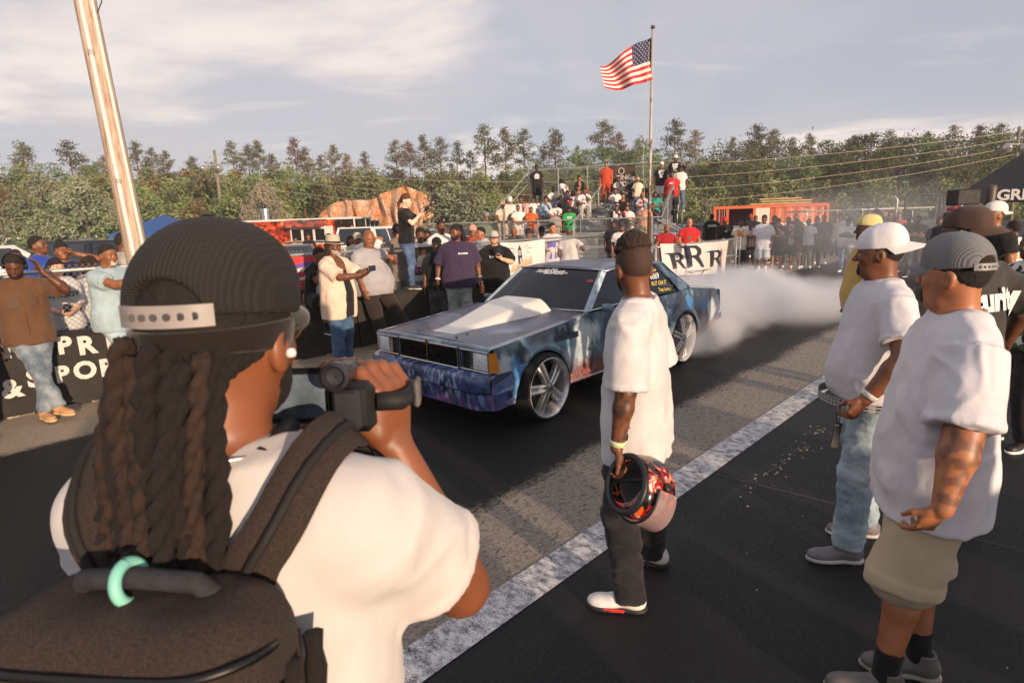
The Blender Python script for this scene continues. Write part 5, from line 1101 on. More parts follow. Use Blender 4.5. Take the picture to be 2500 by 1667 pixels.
# ------------------------------------------------------------------ bleachers
BA = math.radians(25.0); BB = np.array([math.cos(BA), -math.sin(BA), 0]); BN = np.array([math.sin(BA), math.cos(BA), 0])
_PR = at_z(1669, 391, 4.32); BRZ = -math.atan2(BB[1], BB[0])
NROW, RUN, RISE, Z0B = 8, .60, .245, .85
BLEN = 7.3; BORG = _PR - BB * BLEN - BN * (NROW * RUN); BORG[2] = 0
def BP(x, y, z): return BORG + BB * x + BN * y + np.array([0, 0, z])
def build_bleachers():
 o = empty('bleachers', BORG, -BA); tag(o, 'aluminium bleachers with railings, packed with spectators behind the car', 'bleachers')
 L = BLEN; x0 = -2.9; bx = lambda m, c, s: m.box(c, s)
 for i in range(NROW):
  zf = Z0B + i * RISE; y = i * RUN
  for k in (0, 1): m = MB(); m.box((L / 2, y + .12 + .235 * k, zf), (L, .225, .04)); m.build('foot_plank', M_ALU, o)
  if i > 0 or True:
   for a, b in ((0.0, 3.35), (4.15, L)):
    m = MB(); m.box(((a + b) / 2, y + .52, zf + .42), (b - a, .24, .045), bevel=.008); m.build('seat_plank', M_ALU, o)
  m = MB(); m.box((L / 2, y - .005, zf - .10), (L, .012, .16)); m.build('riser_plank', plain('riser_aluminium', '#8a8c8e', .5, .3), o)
 for k in range(6): m = MB(); m.box((x0 / 2 + L / 2, -.12 - .235 * k, Z0B - .01), (L - x0, .225, .04)); m.build('walkway_plank', M_ALU, o)
 for k in range(4): m = MB(); m.box((x0 / 2 + L / 2, -1.46, Z0B - .10 - k * .17), (L - x0, .012, .12)); m.build('front_slat', M_ALU, o)
 for x in np.linspace(.2, L - .2, 5):
  m = MB(); m.tube([(x, .1, 0), (x, .1, Z0B)], .03, 6); m.build('support_leg', M_GALV, o); m = MB(); m.tube([(x, NROW * RUN - .1, 0), (x, NROW * RUN - .1, Z0B + (NROW - 1) * RISE)], .03, 6); m.build('support_leg', M_GALV, o)
  m = MB(); m.tube([(x, -1.2, .05), (x, NROW * RUN - .1, Z0B + (NROW - 1) * RISE - .1)], .03, 6); m.build('stringer', M_GALV, o)
 zb = Z0B + (NROW - 1) * RISE; yb = NROW * RUN; zt = 4.32
 m = MB(); m.tube([(0, yb, zt), (L, yb, zt)], .024, 8); m.build('back_rail', M_GALV, o)
 for x in np.linspace(0, L, 6): m = MB(); m.box((x, yb, (zt + .3) / 2), (.05, .05, zt - .3)); m.build('back_post', M_GALV, o)
 chainlink(o, 0, L, zb + .1, zt, .10, .0030, lambda s, z, k: (s, yb + .03 + .006 * k, z), .0)
 zs = lambda y: Z0B + max(0, y / RUN) * RISE
 m = MB(); m.tube([(L, -1.4, 1.92), (L, 0, 1.92), (L, yb, zt)], .024, 8); m.build('side_rail', M_GALV, o)
 chainlink(o, 0, yb, 0, 1.55, .10, .0030, lambda s, z, k: (L + .02 + .006 * k, s, zs(s) + z - .1 + (zt - zb - 1.45) * s / yb), .0)
 for y in np.linspace(0, yb, 5)[1:-1]: m = MB(); m.tube([(L, y, zs(y) - .2), (L, y, zs(y) + 1.3)], .022, 6); m.build('side_post', M_GALV, o)
 m = MB(); m.tube([(-.1, -1.40, 1.92), (-.1, 0, 1.95), (0, yb, zt)], .022, 6); m.build('side_rail', M_GALV, o); m = MB(); m.tube([(-.1, 0, 1.50), (0, yb, zt - .5)], .020, 6); m.build('side_rail', M_GALV, o)
 for zz in (1.92, 1.40): m = MB(); m.tube([(x0, -1.42, zz), (L, -1.42, zz)], .022, 8); m.build('front_rail', M_GALV, o)
 for x in np.arange(x0, L + .1, 1.45): m = MB(); m.box((x, -1.42, .97), (.05, .05, 1.92)); m.build('front_post', M_GALV, o)
 chainlink(o, x0, 3.2, Z0B, 1.92, .09, .0028, lambda s, z, k: (s, -1.40 + .006 * k, z), 0); chainlink(o, 4.3, L, Z0B, 1.92, .09, .0028, lambda s, z, k: (s, -1.40 + .006 * k, z), 0)
 for i in range(0, NROW - 1, 2):
  y = i * RUN + .2; z = Z0B + i * RISE; m = MB(); m.tube([(3.75, y, z), (3.75, y, z + .85), (3.75, y + .14, z + .98), (3.75, y + .95, z + .98 + .36), (3.75, y + .95, z + .45)], .022, 7); m.build('aisle_handrail', M_ALU, o, True)
 for k in range(5): m = MB(); m.box((L + .35 + .28 * k, -.9, Z0B - .16 * (k + 1)), (.28, .9, .03)); m.build('stair_tread', M_ALU, o)
 for dy in (-1.35, -.45):
  for dz in (0, .35): m = MB(); m.tube([(L + .1, dy, 1.85 - dz), (L + 1.7, dy, .95 - dz)], .022, 6); m.build('stair_rail', M_GALV, o)
 bn = MB(); bn.grid(lambda u, v: (3.95 + 1.25 * u, yb - .05 - .02 * math.sin(u * 9), 3.15 + 1.12 * v), 10, 6); s = bn.build('fence_sign', plain('brown_vinyl', '#4a3a34', .6, 0, .2, 3), o, True)
 for t, z, sz in (('TING', 3.72, .30), ('TION', 3.44, .30)): text_on(t, (4.68, yb - .075, z), (1, 0, 0), (0, 0, 1), sz, plain('faded_white_ink', '#b8aca4', .7), s, 'sign_lettering', bold=.01)
 m = MB(); m.tube([(4.55 + .13 * math.cos(a), yb - .078, 4.02 + .13 * math.sin(a)) for a in np.linspace(0, 2 * math.pi, 15)], .025, 4, False); m.build('sign_ring', plain('faded_white_ink', '#b8aca4', .7), s)
build_bleachers()
# ------------------------------------------------------------------ flagpole and flag
def build_flag():
 base = at_t(1583, 640, 8.95); base[2] = 0; topz = at_y(1598, 72, base[1])[2]
 o = empty('flagpole', base); tag(o, 'tall rust streaked steel flagpole in front of the bleachers', 'flagpole')
 b = NB('rusty_pole_paint'); n = b.noise(9, 5, .7, b.vec(scale=(1, 1, .35))); z = b.sep(b.tc.outputs['Object'])['Z']; b.color(b.mix(b.rng(b.math('ADD', n, b.rng(z, 0, 7, .22, -.06)), .56, .64), '#a9a6a2', '#5e3f2c')).set(Roughness=.6, Metallic=.2)
 m = MB(); m.tube([(0, 0, 0), (.01, 0, topz * .5), (.03, 0, topz)], [.055, .048, .034], 10); m.build('pole', b.m, o, True)
 m = MB(); m.lathe([(.0, -.06), (.05, -.03), (.06, 0), (.05, .03), (0, .06)], (.03, 0, topz + .05), 10, cap=False); m.build('ball_finial', plain('tarnished_brass', '#5a5148', .4, .8), o, True)
 m = MB(); m.tube([(-.06, -.05, 1.2), (-.20, -.05, 3.4), (-.06, -.03, topz - .3)], .006, 4); m.build('halyard', plain('rope', '#b5b0a2', .9), o)
 A, B, C, D = [at_y(*q, base[1]) - base for q in ((1594, 90), (1466, 154), (1474, 212), (1592, 196))]
 f = empty('national_flag', base); tag(f, 'red white and blue striped flag with stars flying from the steel pole', 'flag')
 def P(u, v, off=0.0):
  p = (A * (1 - u) + B * u) * (1 - v) + (D * (1 - u) + C * u) * v; w = .16 * math.sin(u * 8.5 + v * 2.2) * u ** .6 + .06 * math.sin(u * 17 + v * 4); p = p + np.array([0, w + off, 0]); p[2] += .14 * math.sin(u * 5.4 + .4) * u * (1 - .5 * v) - .10 * math.sin(math.pi * u) * v; return p
 red, wht, blu = plain('flag_red', '#b3262b', .75, 0, .05), plain('flag_white', '#d8cfc9', .75, 0, .04), plain('flag_blue', '#2b2b52', .75, 0, .08)
 for k in range(13):
  v0, v1 = k / 13, (k + 1) / 13; ua = .40 if k < 7 else 0.0; m = MB(); m.grid(lambda u, v: P(ua + (1 - ua) * u, v0 + (v1 - v0) * v), 30, 2); m.build('red_stripe' if k % 2 == 0 else 'white_stripe', red if k % 2 == 0 else wht, f, True)
 m = MB(); m.grid(lambda u, v: P(.40 * u, 7 / 13 * v), 14, 10); c = m.build('blue_canton', blu, f, True); m = MB()
 for r in range(9):
  for k in range(6 if r % 2 == 0 else 5):
   uu = .40 * ((k + (.5 if r % 2 == 0 else 1.0)) / 6.0); vv = 7 / 13 * (r + .7) / 9.4
   for s in (-.012, .012): m.add([P(uu + .011 * math.cos(a + 1.57) * (1 if i % 2 == 0 else .42), vv + .020 * math.sin(a + 1.57) * (1 if i % 2 == 0 else .42), s) for i, a in enumerate(np.linspace(0, 2 * math.pi, 11)[:-1])], [tuple(range(10)) if s > 0 else tuple(range(10))[::-1]])
 tag(m.build('stars', wht, c), kind='stuff')
 m = MB(); bs = np.array([1558, 640]); p = at_t(1562, 560 + 40, 8.8); pts = [(.0, 0, 1.45), (-.10, 0, 1.0), (-.42, .02, .62), (-.30, .03, .50), (-.02, .0, .55)]
 m.add([tuple(np.array(q) + A3(0, .0, 0)) for q in pts] + [tuple(np.array(q) + A3(0, .03, 0)) for q in pts], [(0, 1, 2, 3, 4), (9, 8, 7, 6, 5)] + [(i, 5 + i, 5 + (i + 1) % 5, (i + 1) % 5) for i in range(5)])
 b = NB('pennant_cloth'); zz = b.sep(b.tc.outputs['Object'])['Z']; b.color(b.mix(b.rng(zz, .72, .95), '#b8483c', '#cfc6c0')).set(Roughness=.8); o2 = m.build('pennant', b.m); o2.location = tuple(base + A3(-.06, -.03, 0)); tag(o2, 'limp white and red pennant hanging at the foot of the flagpole', 'pennant')
build_flag()
# ------------------------------------------------------------------ poles and wires
def build_poles():
 b = NB('weathered_pole_wood'); g = b.noise(5, 6, .7, b.vec(scale=(6, 6, .35))); w = b.noise(2.2, 5, .65, b.vec(scale=(2, 2, .3))); b.color(b.mix(b.rng(w, .45, .62), b.mix(b.rng(g, .3, .7), '#94806a', '#bfb09e'), b.mix(b.rng(g, .4, .62), '#957058', '#c4b5a6'))).set(Roughness=.9); b.bump(g, .6, .02)
 base = at_t(345, 640, 9.5); base[2] = 0; Y = base[1]; top = at_y(207, 0, Y); dirv = (top - at_y(322, 560, Y)); dirv = dirv / dirv[2]; foot = top - dirv * top[2]; up = foot + dirv * (top[2] + 2.5)
 o = empty('utility_pole', foot); tag(o, 'thick leaning weathered wooden utility pole with white conduits', 'pole'); f = lambda z, dx=0, dy=0: (dirv[0] * z + dx, dirv[1] * z + dy, z); zz = up[2]
 m = MB(); m.tube([f(z) for z in np.linspace(0, zz, 14)], [.150 - .035 * i / 13 for i in range(14)], 18); m.build('pole', b.m, o, True); pvc = plain('white_conduit', '#d2ccc6', .5, 0, .06)
 m = MB(); m.tube([f(z, .050 - .004 * z, -.145) for z in np.linspace(0, zz, 8)], .030, 10); m.build('conduit', pvc, o, True); m = MB(); m.tube([f(z, .148 - .006 * z, -.05) for z in np.linspace(0, zz, 8)], .021, 10); c2 = m.build('conduit', pvc, o, True)
 for z in (2.6, 4.2, 6.0): m = MB(); m.lathe([(.036, 0), (.038, .03), (.036, .06)], f(z, .050 - .004 * z, -.145), 10); m.build('conduit_joint', plain('conduit_joint', '#9d9993', .5), o)
 m = MB(); z = zz - 1.9; m.tube([f(z, .14, -.05), f(z + .05, .34, -.12), f(z, .50, -.18)], .025, 6); m.lathe([(.02, .10), (.12, .02), (.20, -.03), (.20, -.05)], f(z, .52, -.2), 14); m.build('flood_lamp', plain('dark_lamp', '#24221f', .5), o)
 m = MB(); m.tube([f(zz - 2.0, .30, -.15), f(zz - 2.3, .36, -.2), f(zz - 2.6, .33, -.2), f(zz - 2.7, .20, -.12)], .006, 4); m.build('loose_wire', plain('black_wire', '#1a1a1a', .6), o)
 def light_pole(px0, py0, px1, py1, Y, label, sd=1):
  p = at_y(px1, py1, Y); t = at_y(px0, py0, Y); d = (t - p) / (t[2] - p[2]); ft = p - d * p[2]; o = empty('light_pole', ft); tag(o, label, 'light pole'); q = lambda z: (d[0] * z, d[1] * z, z); H_ = t[2]
  m = MB(); m.tube([q(0), q(H_)], [.15, .11], 10); m.build('pole', plain('grey_pole_wood', '#7c7360', .9, 0, .2, 4), o, True); zl = H_ - 1.35
  m = MB(); m.tube([(q(zl)[0] - 1.0 * sd, -.1, zl + .12), (q(zl)[0] + .4 * sd, -.1, zl + .10)], .05, 6); m.build('cross_arm', M_GALV, o)
  for dx in (-.95, .35):
   m = MB(); R = Matrix.Rotation(math.radians(70), 3, 'X') @ Matrix.Rotation(0, 3, 'Y'); m.lathe([(.10, .30), (.14, .18), (.36, -.02), (.36, -.06), (.02, -.05)], (q(zl)[0] + dx * sd, -.3, zl - .15), 14, R); fl = m.build('floodlight', plain('floodlight_aluminium', '#bdb8b0', .35, .7), o, True)
  m = MB(); m.box((q(zl - 4)[0] - .25, -.15, zl - 4.0), (.35, .2, .3)); m.build('junction_box', plain('dark_box', '#2a2824', .6), o); return o, ft + d * H_
 l1, a1 = light_pole(523, 367, 540, 510, 52, 'grey pole with two floodlights rising above the left trees'); l2, a2 = light_pole(2489, 310, 2478, 425, 46, 'pole with floodlights at the right edge above the black canopy')
 m_ = plain('power_cable', '#9a8f7a', .6, .2, 0); gl = ['upper', 'second', 'third', 'lowest']
 for k, (ya, yb) in enumerate(((378, 352), (420, 392), (455, 414), (480, 438))):
  A = np.array([a1[0], a1[1], a1[2] - .3 - k * .75]); Bq = np.array([a2[0], a2[1], a2[2] - .3 - k * .55]); m = MB(); pts = []
  for i in range(41): u = i / 40; p = A * (1 - u) + Bq * u; p[2] -= (1.9 + .35 * k) * 4 * u * (1 - u); pts.append(p)
  m.tube(pts, .018, 4); tag(m.build('power_cable', m_), '%s of the power cables strung across in front of the trees' % gl[k], 'cable', 'power cables')
build_poles()
# ------------------------------------------------------------------ vehicles
GLS = plain('vehicle_glass', '#20262e', .06, 0, .1, 2, spec=.8)
def vehicle(name, label, kind, color, pos, yaw, group=None, lift=0.0, scale=1.0, cap=False):
 o = empty(name, pos, yaw); o.scale = (scale,) * 3; tag(o, label, {'pickup': 'pickup truck', 'suv': 'suv', 'sedan': 'car', 'van': 'van'}[kind], group); pm = plain('vehicle_paint', color, .3, .0, .04, 3, coat=.6); L, W = {'pickup': (5.7, 1.96), 'suv': (4.8, 1.9), 'sedan': (4.6, 1.8), 'van': (5.6, 2.0)}[kind]; gz = .28 + lift
 deck = {'pickup': [(-L / 2, 1.10), (-.75, 1.10), (-.74, 1.16), (1.25, 1.14), (1.3, 1.10), (L / 2 - .15, 1.02), (L / 2, .85)], 'suv': [(-L / 2, 1.02), (1.2, 1.02), (1.25, 1.0), (L / 2 - .2, .92), (L / 2, .72)], 'sedan': [(-L / 2, .88), (-L / 2 + .2, .95), (1.0, .92), (1.05, .90), (L / 2 - .2, .78), (L / 2, .62)], 'van': [(-L / 2, 1.1), (1.7, 1.1), (1.75, 1.1), (L / 2 - .1, .95), (L / 2, .7)]}[kind]
 wx = {'pickup': (-1.75, 1.85), 'suv': (-1.45, 1.45), 'sedan': (-1.35, 1.40), 'van': (-1.7, 1.8)}[kind]; wr = .40 if kind == 'pickup' else .34; ra = wr + .07
 dz = lambda x: float(np.interp(x, [p[0] for p in deck], [p[1] for p in deck])) + lift
 xs = sorted(set(np.round(np.concatenate([np.linspace(-L / 2, L / 2, 30)] + [c + ra * np.cos(np.linspace(0, math.pi, 13)) for c in wx]), 3)))
 def zl(x):
  for c in wx:
   if abs(x - c) < ra: return max(gz, wr + math.sqrt(ra * ra - (x - c) ** 2))
  return gz
 m = MB(); V = []; 
 for x in xs:
  z0, z1 = zl(x), dz(x); e = max(0, (abs(x) - L / 2 + .18) / .18); w = W / 2 - .10 * e * e
  for f, k in ((0, .96), (.35, 1.0), (.7, 1.0), (.93, .97), (1, .90)): V.append((x, -w * k, z0 + (z1 - z0) * f))
  for f, k in ((1, .90), (.93, .97), (.7, 1.0), (.35, 1.0), (0, .96)): V.append((x, w * k, z0 + (z1 - z0) * f))
 n = 10; F = []
 for i in range(len(xs) - 1): F += [(i * n + j, i * n + j + 1, (i + 1) * n + j + 1, (i + 1) * n + j)[::-1] for j in range(n - 1)]
 F += [tuple(range(n)), tuple(range((len(xs) - 1) * n, len(xs) * n))[::-1]]; m.add(V, F); m.build('body', pm, o, auto=40)
 cab = {'pickup': [(-.78, 1.10), (-.62, 1.78), (.75, 1.80), (1.32, 1.12)], 'suv': [(-2.35, 1.0), (-2.1, 1.66), (.35, 1.70), (1.25, 1.0)], 'sedan': [(-1.75, .94), (-1.05, 1.40), (.2, 1.42), (1.05, .90)], 'van': [(-2.7, 1.1), (-2.6, 2.1), (1.1, 2.1), (1.75, 1.1)]}[kind]
 if cap: cab = [(-2.75, 1.10), (-2.6, 1.80)] + cab[2:]
 (xa, za), (xb, zb), (xc, zc), (xd, zd) = [(a, b + lift) for a, b in cab]; w0, w1 = W / 2 * .92, W / 2 * .74
 def ring(x, z, w): return [(x, -w, z), (x, w, z)]
 V = [(xa, -w0, za), (xd, -w0, zd), (xc, -w1, zc), (xb, -w1, zb), (xa, w0, za), (xd, w0, zd), (xc, w1, zc), (xb, w1, zb)]; m = MB(); m.add(V, [(0, 1, 2, 3), (7, 6, 5, 4), (3, 2, 6, 7), (1, 5, 6, 2), (0, 3, 7, 4)]); m.build('cabin', pm, o)
 def quad(a, b, c, d, inset=.06, off=.012, nm='window'):
  P = [Vector(V[i]) for i in (a, b, c, d)]; c0 = sum(P, Vector()) / 4; n_ = (P[1] - P[0]).cross(P[3] - P[0]).normalized(); Q = [c0 + (p - c0) * (1 - inset * 2.2) + n_ * off for p in P]; mm = MB(); mm.add(Q, [(0, 1, 2, 3)]); mm.build(nm, GLS, o)
 quad(1, 5, 6, 2, .05, .012, 'windscreen'); quad(4, 0, 3, 7, .06, .012, 'rear_window')
 for sd, idx in ((-1, (0, 1, 2, 3)), (1, (5, 4, 7, 6))):
  P = [Vector(V[i]) for i in (0, 1, 2, 3)] if sd < 0 else [Vector(V[i]) for i in (4, 5, 6, 7)]; lo = lambda u: P[0].lerp(P[1], u); hi = lambda u: P[3].lerp(P[2], u)
  cuts = [(.05, .47), (.51, .90)] if kind != 'suv' and not cap else [(.04, .30), (.33, .62), (.65, .92)]
  for a, b in cuts:
   q = [lo(a).lerp(hi(a), .12), lo(b).lerp(hi(b), .12), lo(b).lerp(hi(b), .88), lo(a).lerp(hi(a), .88)]; q = [v + Vector((0, sd * .012, 0)) for v in q]; mm = MB(); mm.add(q, [(0, 1, 2, 3) if sd < 0 else (3, 2, 1, 0)]); mm.build('window', GLS, o)
 for c in wx:
  for sd in (-1, 1):
   R = Matrix.Rotation(math.pi / 2 * (1 if sd < 0 else -1), 3, 'X'); m = MB(); m.lathe([(wr * .62, .0), (wr * .93, .012), (wr, -.03), (wr, -.20), (wr * .6, -.22)], (c, sd * W / 2 * .985, wr), 24, R); t = m.build('wheel', plain('tyre_rubber', '#121110', .8, 0, .2, 40, .3), o, auto=40); m = MB(); m.lathe([(wr * .62, .004), (wr * .5, -.03), (wr * .15, -.01), (.001, -.005)], (c, sd * W / 2 * .985, wr), 16, R, cap=False); m.build('rim', plain('alloy', '#9c9c9e', .3, .8), t)
 for sd in (-1, 1):
  m = MB(); m.box((-L / 2 - .004, sd * (W / 2 - .16), dz(-L / 2) - .24), (.03, .16, .34), bevel=.01); m.build('tail_light', plain('red_lens', '#8a1418', .2, 0, .1), o); m = MB(); m.box((L / 2 - .03, sd * (W / 2 - .30), dz(L / 2) - .08), (.08, .34, .16), bevel=.02); m.build('headlight', plain('lamp_glass_plain', '#cfd2d6', .1, .2, .1), o)
 for x, nm in ((-L / 2 - .05, 'rear_bumper'), (L / 2 + .02, 'front_bumper')): m = MB(); m.box((x, 0, gz + .20), (.14, W * .94, .20), bevel=.03); m.build(nm, M_GALV if kind == 'pickup' else pm, o)
 if kind == 'pickup' and not cap: m = MB(); m.box((-1.8, 0, 1.115 + lift), (2.0, W * .86, .04), bevel=.01); m.build('bed_cover', plain('bed_cover', '#15161a', .5), o)
 return o
def gp(px, py, Y): p = at_y(px, py, Y); return (p[0], p[1], 0.0)
def build_vehicles():
 yaw = lambda x, y: math.atan2(y, x)
 vehicle('pickup_truck', 'black pickup truck with covered bed parked behind the left fence', 'pickup', '#14151b', gp(235, 640, 15.0), yaw(-.97, .22), lift=.02)
 vehicle('pickup_truck', 'dark grey pickup whose cab shows behind the black pickup', 'pickup', '#2e2f33', gp(160, 620, 23.0), yaw(.95, .3))
 vehicle('pickup_truck', 'old white pickup parked by the trees at far left', 'pickup', '#d8d3c8', gp(70, 600, 40.0), yaw(-.99, .1), lift=.12)
 vehicle('van', 'white box truck standing beyond the old white pickup', 'van', '#d4cfc4', gp(40, 590, 46.0), yaw(-.98, .2))
 vehicle('suv', 'silver suv at the left edge behind the fence', 'suv', '#a9adb2', gp(10, 640, 19.0), yaw(.8, .6))
 vehicle('suv', 'white suv beside the food trailer seen from its side', 'suv', '#d9d8d4', gp(915, 580, 27.0), yaw(.55, -.83))
 vehicle('pickup_truck', 'white pickup seen from behind with dark rear window', 'pickup', '#dcdad6', gp(945, 585, 25.0), yaw(.25, .97), lift=.1, cap=True)
 vehicle('suv', 'pale silver suv behind the man holding up a phone', 'suv', '#b5bac2', gp(1085, 585, 30.0), yaw(-.9, .4))
 vehicle('suv', 'dark blue suv parked left of the bleachers', 'suv', '#232c3a', gp(1165, 585, 27.0), yaw(.95, .3))
 vehicle('car', 'dark blue car roof behind the fence by the seated boy', 'sedan', '#25334e', gp(715, 640, 19.5), yaw(-.25, .97))
 vehicle('car', 'dark green car parked on the grass at the right edge', 'sedan', '#1f3a34', gp(2480, 570, 20.0), yaw(-.6, -.8)); vehicle('car', 'grey car behind the bleacher stairs', 'sedan', '#8d9299', gp(1690, 585, 38.0), yaw(.9, .4)); vehicle('car', 'silver car behind the bleachers, right of the grey car', 'sedan', '#a5a8ab', gp(1765, 580, 44.0), yaw(.9, .4))
build_vehicles()
def golf_cart(label, pos, yaw, roofc):
 o = empty('golf_cart', pos, yaw); tag(o, label, 'golf cart', 'golf carts behind the crowd'); m = MB(); m.box((0, 0, .55), (2.4, 1.15, .45), bevel=.08); m.box((-.1, 0, .85), (.5, 1.1, .5), bevel=.06); m.build('body', plain('cart_body', '#4a4e52', .4), o); m = MB(); m.box((0, 0, 1.95), (2.2, 1.25, .07), bevel=.03); m.build('roof', plain('cart_roof', roofc, .5), o)
 for x in (-1.0, .95):
  for y in (-.55, .55): m = MB(); m.tube([(x, y, .7), (x * .95, y, 1.95)], .02, 6); m.build('roof_post', M_GALV, o)
 for x in (-.8, .8):
  for y in (-.52, .52): m = MB(); m.lathe([(.08, .05), (.20, .06), (.23, 0), (.20, -.06), (.08, -.05)], (x, y, .23), 16, Matrix.Rotation(math.pi / 2, 3, 'X')); m.build('wheel', plain('tyre_rubber', '#121110', .8, 0, .2, 40, .3), o)
golf_cart('golf cart with pale roof behind the smoke', gp(1985, 560, 30), .3, '#8d8a82'); golf_cart('golf cart with white roof behind the right crowd', gp(2130, 560, 28), .1, '#c4c0b4'); golf_cart('golf cart with cream roof left of the black canopy', gp(2210, 560, 32), .2, '#b5b0a4')
# ------------------------------------------------------------------ food trailer
def build_trailer():
 Y = 36.0; A = at_y(640, 520, Y); A2 = at_y(868, 520, Y - 1.2); d = unit(A2 - A); L = 8.2; pr = at_y(872, 531, Y - 1.2); H_ = pr[2]; o = empty('food_trailer', (A2[0], A2[1], 0), math.atan2(d[1], d[0])); tag(o, 'food trailer wrapped in orange flame pictures with serving window', 'food trailer')
 b = NB('flame_wrap'); n = b.noise(1.1, 6, .65, b.vec(scale=(1, 1, 1.5)), 1.4); q = b.noise(2.6, 5, .6, b.vec(loc=(4, 2, 1)), 1.0); x = b.sep(b.tc.outputs['Object'])['X']; c = b.mix(b.rng(n, .40, .56), '#20100c', '#c2401c'); c = b.mix(b.rng(n, .54, .68), c, '#e0884a'); c = b.mix(b.rng(q, .60, .74, 0, .8), c, '#e6b98a'); drk = b.rng(x, -1.35, -1.2); c = b.mix(drk, c, b.mix(b.rng(b.noise(9, 3, .6), .62, .70), '#1a1311', '#a5421f')); b.color(c).set(Roughness=.35)
 m = MB(); m.box((-L / 2, .9, H_ / 2 + .22), (L, 2.2, H_ - .5), bevel=.03); m.build('box_body', b.m, o); wt = plain('white_trim', '#d6d0c8', .4); m = MB(); m.box((-L / 2, .9, H_ - .02), (L + .06, 2.26, .12), bevel=.02); m.build('roof_rim', wt, o); m = MB(); m.box((-.02, -.215, H_ / 2 + .22), (.08, .05, H_ - .5)); m.build('corner_trim', wt, o)
 m = MB(); m.box((-2.95, -.22, 1.50), (2.3, .06, 1.05)); m.build('serving_window_frame', wt, o)
 for k in range(3): m = MB(); m.box((-3.70 + .75 * k, -.262, 1.48), (.58, .02, .75)); m.build('window_pane', plain('dark_opening', '#16120f', .2), o)
 m = MB(); m.box((-2.95, -.45, 1.18), (2.5, .5, .05)); m.build('counter', M_ALU, o); m = MB(); m.add([(-4.3, -.24, 2.40), (-1.7, -.24, 2.40), (-1.5, -1.0, 2.02), (-4.0, -1.0, 2.02), (-4.3, -.24, 2.36), (-1.7, -.24, 2.36), (-1.5, -1.0, 1.98), (-4.0, -1.0, 1.98)], [(0, 3, 2, 1), (4, 5, 6, 7), (3, 7, 6, 2), (0, 1, 5, 4), (1, 2, 6, 5), (0, 4, 7, 3)]); m.build('hatch_awning', b.m, o)
 m = MB(); m.box((-1.75, -.235, 1.50), (.72, .04, 1.0)); m.build('menu_board', plain('menu_white', '#dad6d0', .6), o); rs = random.Random(2)
 for k in range(6): m = MB(); m.box((-1.0 + k * .16, -.225, 1.45 + .05 * (k % 3)), (.12, .03, .75 + .1 * (k % 2)), bevel=.01); m.build('ribs_picture', plain('grilled_print', '#b87a5a', .6, 0, .3, 9), o)
 for x in (-L * .45, -L * .58):
  m = MB(); m.lathe([(.2, .05), (.34, .05), (.36, 0), (.34, -.1), (.2, -.1)], (x, -.15, .36), 18, Matrix.Rotation(math.pi / 2, 3, 'X')); m.build('wheel', plain('tyre_rubber', '#121110', .8, 0, .2, 40, .3), o)
 m = MB(); m.lathe([(.28, 0), (.28, .55), (.34, .56), (.34, .66), (.28, .68), (.05, .70)], (-6.35, .9, H_ + .03), 18); m.build('roof_vent', plain('shiny_duct', '#b9bcc0', .25, .9), o, auto=40); m = MB(); m.box((.35, .9, H_ / 2 + .1), (.5, 2.0, H_ - .6)); m.build('rear_rack', plain('dark_rack', '#1d1a18', .6), o)
 for k in range(4): m = MB(); m.tube([(.62, -.1 + .6 * k, .4), (.62, -.1 + .6 * k, H_ - .1)], .03, 6); m.build('rack_bar', M_GALV, o)
 P = at_y(400, 520, 34.0); c_ = empty('pop_up_canopy', (P[0], P[1], 0)); tag(c_, 'blue pop up canopy peak showing beside the leaning pole', 'canopy'); m = MB(); m.add([(-2, -2, 1.9), (2, -2, 1.9), (2, 2, 1.9), (-2, 2, 1.9), (0, 0, 2.9), (-2, -2, 1.7), (2, -2, 1.7), (2, 2, 1.7), (-2, 2, 1.7)], [(0, 1, 4), (1, 2, 4), (2, 3, 4), (3, 0, 4), (0, 5, 6, 1), (1, 6, 7, 2), (2, 7, 8, 3), (3, 8, 5, 0)]); m.build('canopy_top', plain('blue_canvas', '#2a4f8c', .7), c_)
 for x in (-1.95, 1.95):
  for y in (-1.95, 1.95): m = MB(); m.tube([(x, y, 0), (x, y, 1.9)], .025, 6); m.build('canopy_leg', M_GALV, c_)
build_trailer()
